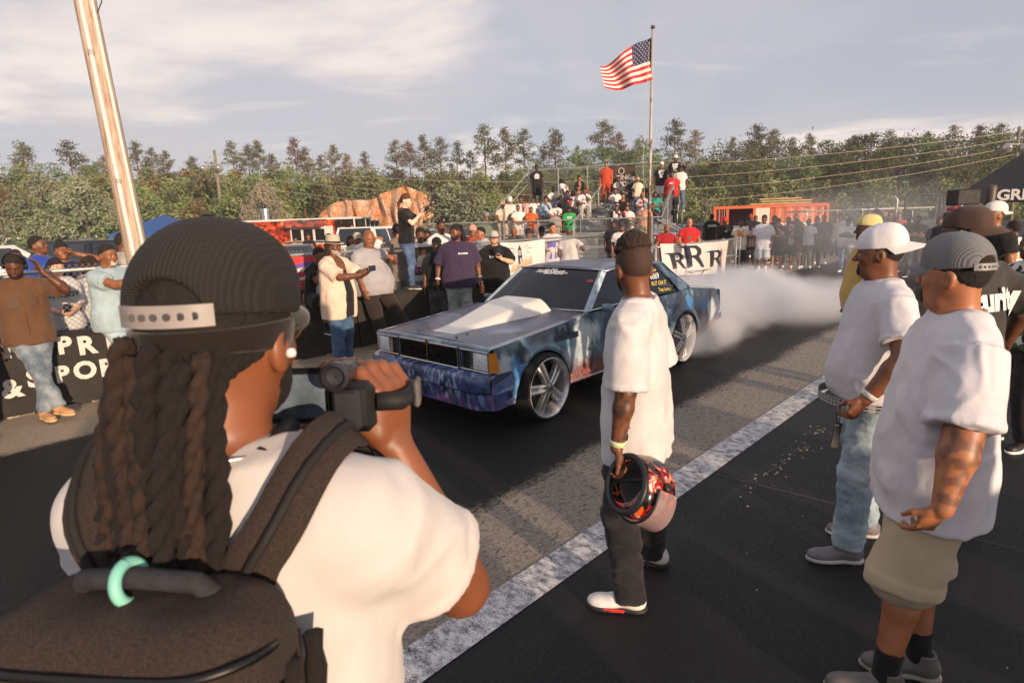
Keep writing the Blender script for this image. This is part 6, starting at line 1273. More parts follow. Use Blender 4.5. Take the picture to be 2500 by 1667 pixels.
# ------------------------------------------------------------------ shipping container
def build_container():
 Y = 33.0; A = at_y(1744, 545, Y + 1.5); C = at_y(2018, 545, Y); d = unit((C - A) * A3(1, 1, 0)); H_ = 2.6; rz = math.atan2(d[1], d[0]); L = float(np.linalg.norm((C - A)[:2])); o = empty('shipping_container', (A[0], A[1], 0), rz); tag(o, 'orange shipping container with open dark doorway behind the crowd', 'container')
 org = plain('orange_steel', '#c25f33', .55, 0, .14, 2.5, .2); rst = plain('rusty_steel', '#7a3322', .7, 0, .25, 5)
 z1 = at_y(1900, 500, Y)[2]; H_ = float(np.clip(z1, 2.3, 3.1)); sx = lambda px: float((at_y(px, 540, Y + .7) - A) @ d)
 xa, xb, xc = sx(1778), sx(1842), sx(1880)
 def corr(x0, x1, mat, nm):
  m = MB(); n = max(2, int((x1 - x0) / .14)); m.grid(lambda u, v: (x0 + (x1 - x0) * u, .045 * (1 if int(round(u * n)) % 4 < 2 else 0), .15 + (H_ - .3) * v), n, 1); m.build(nm, mat, o)
 corr(.08, xa, rst, 'end_door'); corr(xc, L - .08, org, 'corrugated_wall')
 for x in (0, xa, xb, L): m = MB(); m.box((x, 0, H_ / 2), (.14, .14, H_)); m.build('corner_post', org, o)
 for z in (.08, H_ - .06): m = MB(); m.box((L / 2, 0, z), (L, .16, .16)); m.build('frame_rail', org, o)
 m = MB(); m.box((L / 2, 2.4, H_ / 2), (L, .05, H_ - .1)); m.build('back_wall', rst, o); m = MB(); m.box((L / 2, 1.2, H_ + .0), (L, 2.44, .05)); m.build('container_roof', org, o)
 for x in (0.03, L - .03): m = MB(); m.box((x, 1.2, H_ / 2), (.05, 2.4, H_ - .1)); m.build('end_wall', org, o)
 m = MB(); m.box(((xb + xc) / 2, -.04, H_ / 2 + .05), (xc - xb - .08, .06, H_ - .35)); dr = m.build('white_door', plain('cream_door', '#d8cabb', .6, 0, .08), o)
 for x in (.35 * xa, .75 * xa): m = MB(); m.tube([(x, -.03, .2), (x, -.03, H_ - .15)], .022, 6); m.build('lock_rod', M_GALV, o)
 wp = plain('white_stencil', '#d8d2c8', .7, 0, .2, 9); text_on('SUPERIOR X', (xc + (L - xc) * .46, -.06, H_ * .48), (1, 0, 0), (0, 0, 1), .55, wp, o, 'stencil_lettering', bold=.02); text_on('107131\n22G1', (L - 1.0, -.06, H_ * .80), (1, 0, 0), (0, 0, 1), .22, wp, o, 'stencil_number')
 p = at_y(1880, 480, Y + 1.8); s = empty('lumber_pallet', (p[0], p[1], H_ + .03), rz); tag(s, 'stack of pale boards lying on the container roof', 'boards')
 for k in range(3):
  m = MB(); m.box((.5 + .3 * (k % 2), .0, .06 + .13 * k), (3.2 - .5 * k, .9, .07)); m.build('board', plain('pale_board', '#b39a6c', .8, 0, .15, 4), s)
build_container()
# ------------------------------------------------------------------ black event canopy, speaker and tractor at right
def build_canopy():
 Y = 15.0; e0 = at_y(2344, 498, Y); e1 = at_y(2560, 485, Y); pk = at_y(2560, 395, Y); zc = float(at_y(2420, 495, Y)[2]); x0 = float(e0[0]); o = empty('event_canopy', (x0, Y, 0), -math.atan2(x0, Y)); tag(o, 'black event canopy with white GRIMRA lettering at right edge', 'canopy'); bk = plain('black_canvas', '#17171d', .65, 0, .12, 3); W = 4.4
 zt = float(at_y(2344, 470, Y)[2]); m = MB(); pz = zt + 1.75
 m.add([(0, 0, zt), (W, 0, zt), (W, W, zt), (0, W, zt), (W / 2, W / 2, pz), (0, 0, zc), (W, 0, zc), (W, W, zc), (0, W, zc)], [(0, 1, 4), (1, 2, 4), (2, 3, 4), (3, 0, 4), (0, 5, 6, 1), (1, 6, 7, 2), (2, 7, 8, 3), (3, 8, 5, 0)]); top = m.build('canopy_top', bk, o)
 wl = plain('white_ink', '#d9d4cf', .6, 0, 0); P = [(float(at_y(x, 470, Y)[0]) - x0) * .82 for x in (2430, 2505)]; text_on('GRIMRACE', (P[0], -.012, (zt + zc) / 2 + .02), (1, 0, 0), (0, 0, 1), .34, wl, top, 'canopy_lettering', bold=.012, align='LEFT')
 for x, y in ((.03, .03), (W - .03, .03), (.03, W - .03), (W - .03, W - .03)): m = MB(); m.tube([(x, y, 0), (x, y, zt)], .03, 6); m.build('canopy_leg', M_GALV, o)
 q = at_y(2380, 490, 11.0); s = empty('speaker_stack', (q[0], q[1], 0)); tag(s, 'dark loudspeaker and round exhaust stack above the man in brown cap', 'speaker'); zs = float(at_y(2380, 500, 11)[2]); zt = float(at_y(2380, 462, 11)[2]); m = MB(); m.box((-.22, 0, (zs + zt) / 2), (.42, .3, zt - zs), bevel=.02); m.build('speaker_box', plain('speaker_black', '#1a1719', .7), s); m = MB(); m.lathe([(.075, zs - .1), (.085, zs), (.085, zt + .02), (.07, zt + .06), (.02, zt + .07)], (.28, 0, 0), 14); m.build('stack_pipe', plain('brown_pipe', '#4a3d34', .5), s, True)
 m = MB(); m.box((.0, -.05, zs - .06), (.95, .2, .07), bevel=.02); m.build('red_light_bar', plain('red_bar', '#a01c22', .3, 0, .1), s)
 for x in (-.35, .35): m = MB(); m.tube([(x, .05, 0), (x, .05, zs)], .03, 6); m.build('stand_leg', M_GALV, s)
 q = at_y(2250, 530, 26.0); t = empty('tractor', (q[0], q[1], 0)); tag(t, 'small tractor with black roll bar standing beyond the crowd', 'tractor'); rb = plain('rollbar_black', '#1a1a1a', .5); m = MB(); m.tube([(-.75, 0, .9), (-.75, 0, 2.35), (-.65, 0, 2.5), (.65, 0, 2.5), (.75, 0, 2.35), (.75, 0, .9)], .045, 8); m.build('roll_bar', rb, t, True); m = MB(); m.box((0, -.9, .9), (.9, 1.9, .6), bevel=.08); m.build('bonnet', plain('tractor_green', '#3d5a34', .4), t); m = MB(); m.tube([(-1.9, -1.2, .9), (-1.9, -1.2, 2.3), (-2.05, -1.2, 2.45)], .05, 8); m.tube([(-1.9, -1.2, .95), (-.3, -1.2, .95)], .05, 6); m.build('exhaust_pipe', M_GALV, t, True)
 for x in (-.75, .75): m = MB(); m.lathe([(.2, .1), (.58, .12), (.62, 0), (.58, -.12), (.2, -.1)], (x, .2, .62), 20, Matrix.Rotation(math.pi / 2, 3, 'Y')); m.build('rear_wheel', plain('tyre_rubber', '#121110', .8, 0, .2, 40, .3), t); m = MB(); m.lathe([(.1, .08), (.33, .09), (.36, 0), (.33, -.09), (.1, -.08)], (x * .7, -1.5, .36), 16, Matrix.Rotation(math.pi / 2, 3, 'Y')); m.build('front_wheel', plain('tyre_rubber', '#121110', .8, 0, .2, 40, .3), t)
build_canopy()
# ------------------------------------------------------------------ trees
def leaf_mat(name, c1, c2, c3=None):
 b = NB(name); n = b.noise(.9, 4, .6); r = b.N.new('ShaderNodeObjectInfo').outputs['Random']; f = b.noise(7, 3, .6)
 c = b.mix(b.rng(n, .35, .65), c1, c2); c = b.mix(b.rng(f, .45, .7, 0, .6), c, c3 or c2); hs = b.N.new('ShaderNodeHueSaturation'); b.link(c, hs.inputs['Color']); b.link(b.rng(r, 0, 1, .75, 1.25, False), hs.inputs['Value']); b.link(b.rng(r, 0, 1, .485, .515, False), hs.inputs['Hue']); b.link(hs.outputs[0], b.b.inputs['Base Color']); b.set(Roughness=.7); b.b.inputs['Subsurface Weight'].default_value = 0; b.b.inputs['Specular IOR Level'].default_value = .25
 return b.m
BARK = plain('pine_bark', '#6e4f39', .95, 0, .25, 3); BARK2 = plain('grey_bark', '#5d5448', .95, 0, .2, 3)
def leaves(rng, C, size, per, spread, flat=0.0, up=0.0):
 n = len(C) * per; P = np.repeat(C, per, 0) + rng.normal(0, 1, (n, 3)) * spread; D = rng.normal(0, 1, (n, 3)) + np.array([0, 0, up]); D /= np.linalg.norm(D, axis=1, keepdims=True); Bv = np.cross(D, rng.normal(0, 1, (n, 3))); Bv /= np.linalg.norm(Bv, axis=1, keepdims=True); s = size * rng.uniform(.6, 1.35, (n, 1)); w = s * .42
 V = np.stack([P - D * s * .5, P + Bv * w * .5, P + D * s * .5, P - Bv * w * .5], 1).reshape(-1, 3); return V, np.arange(n * 4).reshape(-1, 4)
def tree_mesh(kind, seed):
 rng = np.random.default_rng(seed); mb = MB(); C = []
 if kind == 'pine':
  H = 14.0; lean = rng.uniform(-.4, .4, 2); tp = lambda z: np.array([lean[0] * z / H, lean[1] * z / H, z]); mb.tube([tp(z) for z in (0, 4, 8, 11, 13.4)], [.17, .14, .11, .07, .03], 7); b0 = rng.uniform(.48, .62)
  for i in range(30):
   f = b0 + (1 - b0) * (i / 29) ** .9; z = H * f; R = 2.5 * (1 - ((f - b0) / (1 - b0)) ** 1.6) * rng.uniform(.55, 1.15) + .35; a = rng.uniform(0, 6.28); e = tp(z) + np.array([math.cos(a) * R, math.sin(a) * R, R * rng.uniform(.05, .40)]); mb.tube([tp(z), (tp(z) + e) / 2 + A3(0, 0, -.05), e], [.04, .03, .012], 4)
   for k in np.linspace(.45, 1.05, 3 if R > 1.2 else 2): C.append(tp(z) + (e - tp(z)) * k + rng.normal(0, .16, 3))
  V, Q = leaves(rng, np.array(C), .34, 26, np.array([.34, .34, .22]))
 elif kind == 'young':
  H = 6.0; mb.tube([(0, 0, 0), (0, 0, 3), (0, 0, 5.8)], [.10, .07, .02], 6)
  for i in range(64):
   f = rng.uniform(.05, 1); z = H * f; R = 1.75 * (1 - f) ** .75 * rng.uniform(.5, 1.05) + .12; a = rng.uniform(0, 6.28); C.append(np.array([math.cos(a) * R, math.sin(a) * R, z + R * .15]))
  V, Q = leaves(rng, np.array(C), .36, 24, np.array([.26, .26, .34]), up=1.1)
 elif kind == 'cedar':
  H = 6.2; mb.tube([(0, 0, 0), (0, 0, 3), (0, 0, 5.6)], [.16, .10, .03], 6)
  for i in range(150):
   f = rng.uniform(.03, 1); z = H * f; R = 2.9 * (math.sin(math.pi * min(1, .22 + .78 * f)) ** .7) * rng.uniform(.72, 1.05); a = rng.uniform(0, 6.28); C.append(np.array([math.cos(a) * R, math.sin(a) * R, z]))
  V, Q = leaves(rng, np.array(C), .24, 46, np.array([.24, .24, .26]), up=.7)
 elif kind == 'broad':
  H = 11.0; mb.tube([(0, 0, 0), (.1, 0, 3), (.2, .1, 6.5), (.1, .1, 9)], [.24, .19, .12, .04], 8)
  for i in range(13):
   a = rng.uniform(0, 6.28); f = rng.uniform(.35, .95); R = 2.9 * math.sin(math.pi * min(1, f * .95 + .08)) ** .7 * rng.uniform(.5, 1.0); c = np.array([math.cos(a) * R, math.sin(a) * R, H * f]); mb.tube([(.1, 0, H * f * .62), tuple((c + A3(.1, 0, H * f * .62)) / 2 + A3(0, 0, .3)), tuple(c)], [.08, .05, .02], 5); rr = rng.uniform(.9, 1.5)
   for k in range(15): d = rng.normal(0, 1, 3); d /= np.linalg.norm(d); C.append(c + d * rr * rng.uniform(.6, 1.0) * np.array([1, 1, .8]))
  V, Q = leaves(rng, np.array(C), .28, 22, np.array([.26, .26, .20]))
 else:
  H = 3.0; mb.tube([(0, 0, 0), (.1, 0, 1.2), (.15, .1, 2.2)], [.06, .04, .02], 5)
  for i in range(48):
   a = rng.uniform(0, 6.28); f = rng.uniform(.05, 1); R = 1.6 * math.sin(math.pi * min(1, .3 + .7 * f)) ** .6 * rng.uniform(.5, 1.05); C.append(np.array([math.cos(a) * R, math.sin(a) * R, H * f]))
  V, Q = leaves(rng, np.array(C), .28, 24, np.array([.26, .26, .24]), up=.4)
 tm = bpy.data.meshes.new('trunk'); tm.from_pydata(mb.v, [], mb.f); tm.update(); return tm, mesh_np('crown', V, Q)
TM = {}
def tree(kind, leafm, pos, h, label, group=None, var=0, wide=1.0, name=None, bark=None):
 hs = dict(pine=14.0, young=6.0, cedar=6.2, broad=11.0, shrub=3.0)[kind]; key = (kind, var)
 if key not in TM: TM[key] = tree_mesh(kind, hash(kind) % 97 * 0 + dict(pine=1, young=2, cedar=3, broad=4, shrub=5)[kind] * 100 + var)
 k2 = (key, leafm.name)
 if k2 not in TM:
  tm, cm = TM[key]; tm = tm.copy(); cm = cm.copy(); tm.materials.append(bark or (BARK if kind in ('pine', 'young') else BARK2)); cm.materials.append(leafm); TM[k2] = (tm, cm)
 tm, cm = TM[k2]; o = empty(name or dict(pine='pine_tree', young='young_pine', cedar='cedar_tree', broad='broadleaf_tree', shrub='shrub')[kind], pos, random.uniform(0, 6.28)); s = h / hs; o.scale = (s * wide, s * wide, s); tag(o, label, 'tree' if kind != 'shrub' else 'shrub', group)
 for nm, me in (('trunk', tm), ('crown', cm)): c = bpy.data.objects.new(nm, me); COL.objects.link(c); c.parent = o
 return o
LF_PINE = leaf_mat('pine_needles', '#434830', '#646446', '#766a4c'); LF_YNG = leaf_mat('young_pine_needles', '#56623e', '#7c8255', '#949066'); LF_GRN = leaf_mat('fresh_green_leaves', '#50613f', '#6f8252', '#7f8c60'); LF_CED = leaf_mat('silver_cedar_leaves', '#5f6650', '#8a8f76', '#a0a48c'); LF_OAK = leaf_mat('oak_leaves', '#3e472e', '#5a6040', '#6f7050'); LF_BRN = leaf_mat('rusty_leaves', '#5a4330', '#7a5c3c', '#66603f'); LF_WHT = leaf_mat('white_blossom', '#8a8470', '#b5ad98', '#6f7050')
def build_trees():
 rs = random.Random(21)
 def at_sky(px, py, Y, kind, leafm, label, group=None, wide=1.0, var=None, hmin=3, **k):
  p = at_y(px, py, Y); z0 = terrain_z(p[0], p[1]) - .1; h = max(hmin, p[2] - z0); return tree(kind, leafm, (p[0], p[1], z0), h, label, group, rs.randrange(5) if var is None else var, wide, **k)
 g = 'tall pines on the skyline'
 for px, py, w in ((52, 352, 1.0), (165, 350, 1.25), (330, 350, 1.0), (365, 365, .9), (405, 372, .8), (470, 385, .8), (565, 350, .9), (600, 358, .9), (630, 348, .8), (665, 380, .9), (718, 343, .8), (745, 365, .8), (815, 358, .9), (845, 392, .8), (890, 395, .9), (965, 346, 1.0), (1000, 350, .9), (1030, 335, .9), (1072, 340, 1.0), (1112, 350, .8), (1145, 372, .8), (1182, 312, 1.0), (1230, 318, .9), (1280, 320, 1.0), (1325, 360, .7), (1357, 321, .9), (1410, 372, .7), (1470, 300, 1.0), (1508, 330, .9), (1650, 298, 1.1), (1700, 322, 1.0), (1790, 345, .9), (1850, 310, 1.2), (1885, 320, 1.0), (1935, 342, .8), (1975, 350, .9), (2085, 335, 1.1), (2170, 322, 1.0), (2270, 330, 1.0), (2330, 315, 1.1), (2395, 310, 1.1), (2450, 306, 1.2), (2520, 300, 1.2), (-30, 365, 1.0), (250, 385, .9), (780, 390, .8), (1555, 345, .7)):
  at_sky(px, py, rs.uniform(78, 92), 'pine', LF_PINE if rs.random() < .8 else LF_BRN, 'tall pine with bare trunk and ragged crown on the skyline', g, w * 1.15, hmin=7)
 g = 'broadleaf trees behind the right crowd'
 for px, py, w in ((2030, 335, 1.5), (2120, 322, 1.4), (2200, 318, 1.5), (2260, 330, 1.2), (2300, 345, 1.3), (2430, 325, 1.3), (2500, 330, 1.4), (1760, 370, 1.2), (1960, 360, 1.2), (1830, 360, 1.1)):
  at_sky(px, py + 6, rs.uniform(62, 72), 'broad', LF_OAK if rs.random() < .6 else LF_GRN, 'rounded dark green broadleaf tree behind the right hand crowd', g, w, hmin=5)
 g = 'green trees mixed among the pines'
 for px, py, w in ((15, 395, 1.6), (110, 392, 1.5), (225, 395, 1.3), (470, 400, 1.2), (660, 430, 1.5), (610, 420, 1.4), (700, 415, 1.2), (1300, 375, 1.2), (1420, 365, 1.3), (1480, 360, 1.4), (1530, 358, 1.3), (1595, 350, 1.2), (1625, 360, 1.1), (1380, 380, 1.1), (1555, 318, .8), (1700, 372, 1.1), (1900, 375, 1.2), (2010, 400, 1.2)):
  at_sky(px, py, rs.uniform(66, 76), 'broad', LF_GRN, 'fresh green rounded tree standing among the darker pines', g, w, hmin=4)
 g = 'young pines covering the bank'; n = 0
 for row, (Y, py0, py1, step) in enumerate(((74, 398, 432, 34), (68, 412, 450, 34), (63, 430, 468, 36), (59, 452, 492, 40))):
  px = -40 + row * 13
  while px < 2540:
   if not (row == 3 and 690 < px < 1120) and not (row == 2 and 800 < px < 1030):
    at_sky(px, rs.uniform(py0, py1) - (10 if px > 1700 else -10), Y + rs.uniform(-2, 2), 'young', LF_YNG if rs.random() < .62 else (LF_PINE if rs.random() < .6 else LF_BRN if rs.random() < .35 else LF_GRN), 'young pine crowded on the wooded bank behind the pits', g, rs.uniform(.95, 1.5), hmin=3.2); n += 1
   px += step * rs.uniform(.75, 1.25)
 g = 'low shrubs at the foot of the bank'
 for i in range(46):
  px = -20 + i * 56 + rs.uniform(-15, 15)
  if 690 < px < 1090: continue
  at_sky(px, rs.uniform(486, 512), rs.uniform(50, 56), 'shrub', rs.choice([LF_YNG, LF_YNG, LF_GRN, LF_BRN]), 'low weedy shrub at the foot of the wooded bank', g, rs.uniform(1, 1.5), hmin=1.4)
 at_sky(195, 448, 36, 'cedar', LF_CED, 'large pale silver green cedar behind the black pickup', None, 1.15, 0); at_sky(95, 437, 41, 'cedar', LF_CED, 'second pale cedar, left of and behind the largest one', None, 1.0, 1); at_sky(640, 452, 50, 'cedar', LF_WHT, 'small tree in white blossom above the food trailer', None, .75, 2, name='blossom_tree')
 at_sky(18, 470, 44, 'broad', LF_BRN, 'rust brown leaved tree behind the white trucks', None, 1.5, 1); at_sky(150, 520, 37, 'shrub', LF_GRN, 'green bush below the pale cedars', None, 1.8, 0, hmin=2.5)
 at_sky(1100, 460, 44, 'young', LF_CED, 'pale young pine left of the bleachers', None, 1.5, 3); at_sky(1060, 480, 46, 'young', LF_CED, 'pale young pine just right of the clay bank', None, 1.3, 1); at_sky(1150, 470, 43, 'young', LF_CED, 'pale young pine close behind the bleacher walkway', None, 1.4, 2); at_sky(1690, 505, 40, 'young', LF_YNG, 'small young pine between bleachers and container', None, 1.2, 0); at_sky(1730, 492, 45, 'young', LF_CED, 'pale young pine behind the container doors', None, 1.3, 4)
 rng = np.random.default_rng(9); C = []
 for i in range(5200):
  x = rng.uniform(-95, 105); y = rng.uniform(70, 104); z = terrain_z(x, y) + rng.uniform(.2, 2.2 + 1.2 * math.sin(x * .21) + (2.6 if x > 24 else 0)); C.append((x, y, z))
 V, Q = leaves(rng, np.array(C), .42, 26, np.array([.75, .75, .6]), up=.5); tag(link_mesh('dense_wood', mesh_np('dense_wood', V, Q), LF_PINE), 'dense wood filling the gaps behind the front trees', 'wood', kind='stuff')
 C = []
 for i in range(2600):
  x = rng.uniform(-80, 80); y = rng.uniform(56, 70); C.append((x, y, terrain_z(x, y) + rng.uniform(.0, 1.6)))
 C = [c for c in C if not (-25 < c[0] < -5 and c[1] < 66)]
 V, Q = leaves(rng, np.array(C), .55, 14, np.array([.6, .6, .4]), up=.8); tag(link_mesh('bank_undergrowth', mesh_np('bank_undergrowth', V, Q), LF_YNG), 'low undergrowth between the young pines on the bank', 'undergrowth', kind='stuff')
build_trees()
def build_claybank():
 b = NB('eroded_clay'); n = b.noise(.6, 6, .7, b.vec(scale=(2.2, 1, .5))); f = b.noise(4, 5, .7, b.vec(scale=(2, 1, .6))); b.color(b.mix(b.rng(n, .40, .60), b.mix(b.rng(f, .35, .65), '#b0683a', '#cf8a52'), b.mix(b.rng(f, .4, .6), '#c09a7c', '#d8bfa4'))).set(Roughness=.95); b.bump(b.math('ADD', n, f), .8, .2)
 m = MB(); A = at_y(715, 500, 56.0); Bq = at_y(1095, 500, 56.0)
 def P(u, v):
  x = A[0] + (Bq[0] - A[0]) * u; env = math.sin(math.pi * u) ** .5; rd = .5 + .5 * math.sin(u * 34 + math.sin(u * 11) * 2); h = (5.6 + .9 * math.sin(u * 9 + 1)) * env; z = h * v; y = 56.6 + 4.2 * v ** 1.3 + (1.1 * rd * (1 - v) * v * 3 + .35 * math.sin(u * 70 + v * 6)) ; x += .3 * math.sin(v * 8 + u * 30); return (x, y, z - .1)
 m.grid(P, 120, 22); tag(m.build('clay_bank', b.m, None, True), kind='structure')
build_claybank()
# ------------------------------------------------------------------ the crowd
def wpos(info, p):
 r = info['root']; return np.array(Matrix.Rotation(r.rotation_euler.z, 3, 'Z') @ (Vector([float(x) for x in p]) * info['sc'])) + np.array(r.location)
def wdir(info, d): return np.array(Matrix.Rotation(info['root'].rotation_euler.z, 3, 'Z') @ Vector([float(x) for x in d]))
def phone(label, c, up, nrm, col='#17171a'):
 up = unit(up); nrm = np.array(nrm, float); nrm = unit(nrm - up * (nrm @ up)); R = Matrix(np.stack([np.cross(up, nrm), nrm, up], 1).tolist()); o = empty('phone', c); tag(o, label, 'phone'); m = MB(); m.box((0, 0, 0), (.076, .010, .156), R, bevel=.004); m.build('case', plain('phone_case', col, .4), o); m = MB()
 for dx, dz in ((.018, .052), (.018, .030), (-.002, .041)): m.box(tuple(R @ Vector((dx, -.0065, dz))), (.014, .004, .014), R, bevel=.002)
 m.build('camera_lens', plain('phone_lens', '#050506', .1), o); m = MB(); m.box(tuple(R @ Vector((0, .0055, 0))), (.070, .001, .148), R); m.build('screen', plain('phone_screen', '#20242c', .08), o); return o
def toward(pos, x, y): return (x - pos[0], y - pos[1])
def hgt(px, py, pos, z0=0.0, frac=1.0):
 lo, hi = .5, 3.0
 for _ in range(40):
  m = (lo + hi) / 2
  if pix((pos[0], pos[1], z0 + m))[1] > py: lo = m
  else: hi = m
 return m / frac
WHT, BLK_, GRY, NVY, RED, ORG, KHK, JEA, LJE = '#d9d5d2', '#1b1a1c', '#84828a', '#232846', '#b52a2e', '#d0602c', '#94866c', '#33465f', '#74879a'
def tee(c, **k): return dict(c=c, **k)
def jeans(c=JEA, **k): return dict(c=c, kind='denim', **k)
def short(c, f=1.0, **k): return dict(c=c, short=f, **k)
SH_ = dict(style='short'); WC = dict(style='cap', c='#dcd8d4')
def on_row(px, i, yb=.50):
 lo, hi = -4.0, 10.0
 for _ in range(50):
  m = (lo + hi) / 2
  if pix(BP(m, i * RUN + yb, Z0B + i * RISE + .8))[0] < px: lo = m
  else: hi = m
 return m
CROWD_I = 0
def seat(px, py, label, **k):
 global CROWD_I
 CROWD_I += 1; r = random.Random(CROWD_I * 31); best = None; H = k.pop('H', 1.72)
 for i in range(NROW):
  x = on_row(px, i); p = BP(x, i * RUN + .50, Z0B + i * RISE + .02); d = abs(pix(p + np.array([0, 0, 1.36 * H / 1.75]))[1] - py)
  if best is None or d < best[0]: best = (d, p, i)
 p = best[1]; arms = k.pop('arms', r.choice(['lap', 'lap', 'knees', 'chin'])); pose = P_sit(rs=r)
 if arms == 'lap': pose.update(P_lap())
 elif arms == 'knees': pose.update(L=(.14, -.36, .66), R=(-.14, -.37, .66))
 elif arms == 'chin': pose.update(L=(.06, -.20, 1.02), R=(-.06, -.34, .72), poleL=(.6, -.6, -.8), poleR=(-1, .6, -.2))
 pose['lean'] = r.uniform(.05, .28); pose.update(k); f = toward(p, r.uniform(-1.5, 3), 7 + r.uniform(-2, 2)); return person(label, p, f, H=H, lod=2, head=(r.uniform(-.3, .3), r.uniform(-.05, .15), r.uniform(-.08, .08)), group='spectators seated in the bleachers', **pose)
def stand_b(px, py, label, i=None, yb=.2, walk=False, **k):
 global CROWD_I
 CROWD_I += 1; r = random.Random(CROWD_I * 37); best = None
 if walk: x = on_row(px, 0, yb); p = BP(x, yb, Z0B + .01); H = hgt(px, py, p, p[2])
 else:
  for j in (range(NROW) if i is None else [i]):
   x = on_row(px, j, yb); q = BP(x, j * RUN + yb, Z0B + j * RISE + .02); h = hgt(px, py, q, q[2]); d = abs(h - k.get('want', 1.78))
   if best is None or d < best[0]: best = (d, q, h)
  p, H = best[1], best[2]
 k.pop('want', None); pose = dict(P_stand(r)); pose.update(k); H = float(np.clip(H, 1.0, 2.05)); return person(label, p, pose.pop('face', toward(p, r.uniform(-1, 2), 7)), H=pose.pop('H', H), lod=2, group='spectators on the bleachers and walkway', **pose)
def stand_at(px, py, label, Y=None, t=None, lod=2, z0=0.0, face=None, clampH=(1.5, 2.0), group='spectators standing along the lane', frac=1.0, **k):
 global CROWD_I
 CROWD_I += 1; r = random.Random(CROWD_I * 41); p = at_y(px, py, Y) if Y is not None else at_t(px, py, t); p = np.array([p[0], p[1], z0]); H = float(np.clip(hgt(px, py, p, z0, frac), *clampH)); pose = dict(P_stand(r)); pose.update(k); return person(label, p, face if face is not None else toward(p, r.uniform(0, 2), 7), H=H, lod=lod, group=group, **pose)
Z3 = lambda x, y: (1170 + x / 5.806, 370 + y / 5.806)
Z4 = lambda x, y: (1440 + x / 5.806, 370 + y / 5.806)
Z5 = lambda x, y: (1690 + x / 6.19, 480 + y / 6.19)
Z6 = lambda x, y: (1950 + x / 4.276, 440 + y / 4.276)
def P_rail(z=1.02): return dict(L=(.16, -.34, z), R=(-.10, -.36, z), poleL=(1, .3, -.4), poleR=(-1, .3, -.4), handL=dict(d=(-.8, -.4, -.1), tv=(0, 0, 1)), handR=dict(d=(.8, -.4, -.1), tv=(0, 0, 1)), lean=.16)
def logo(*items, **k): return dict(items=list(items), **k)
BLOB = ('poly', [(-.10, -.10), (.09, -.11), (.11, .05), (.04, .12), (-.06, .11), (-.12, .02)])
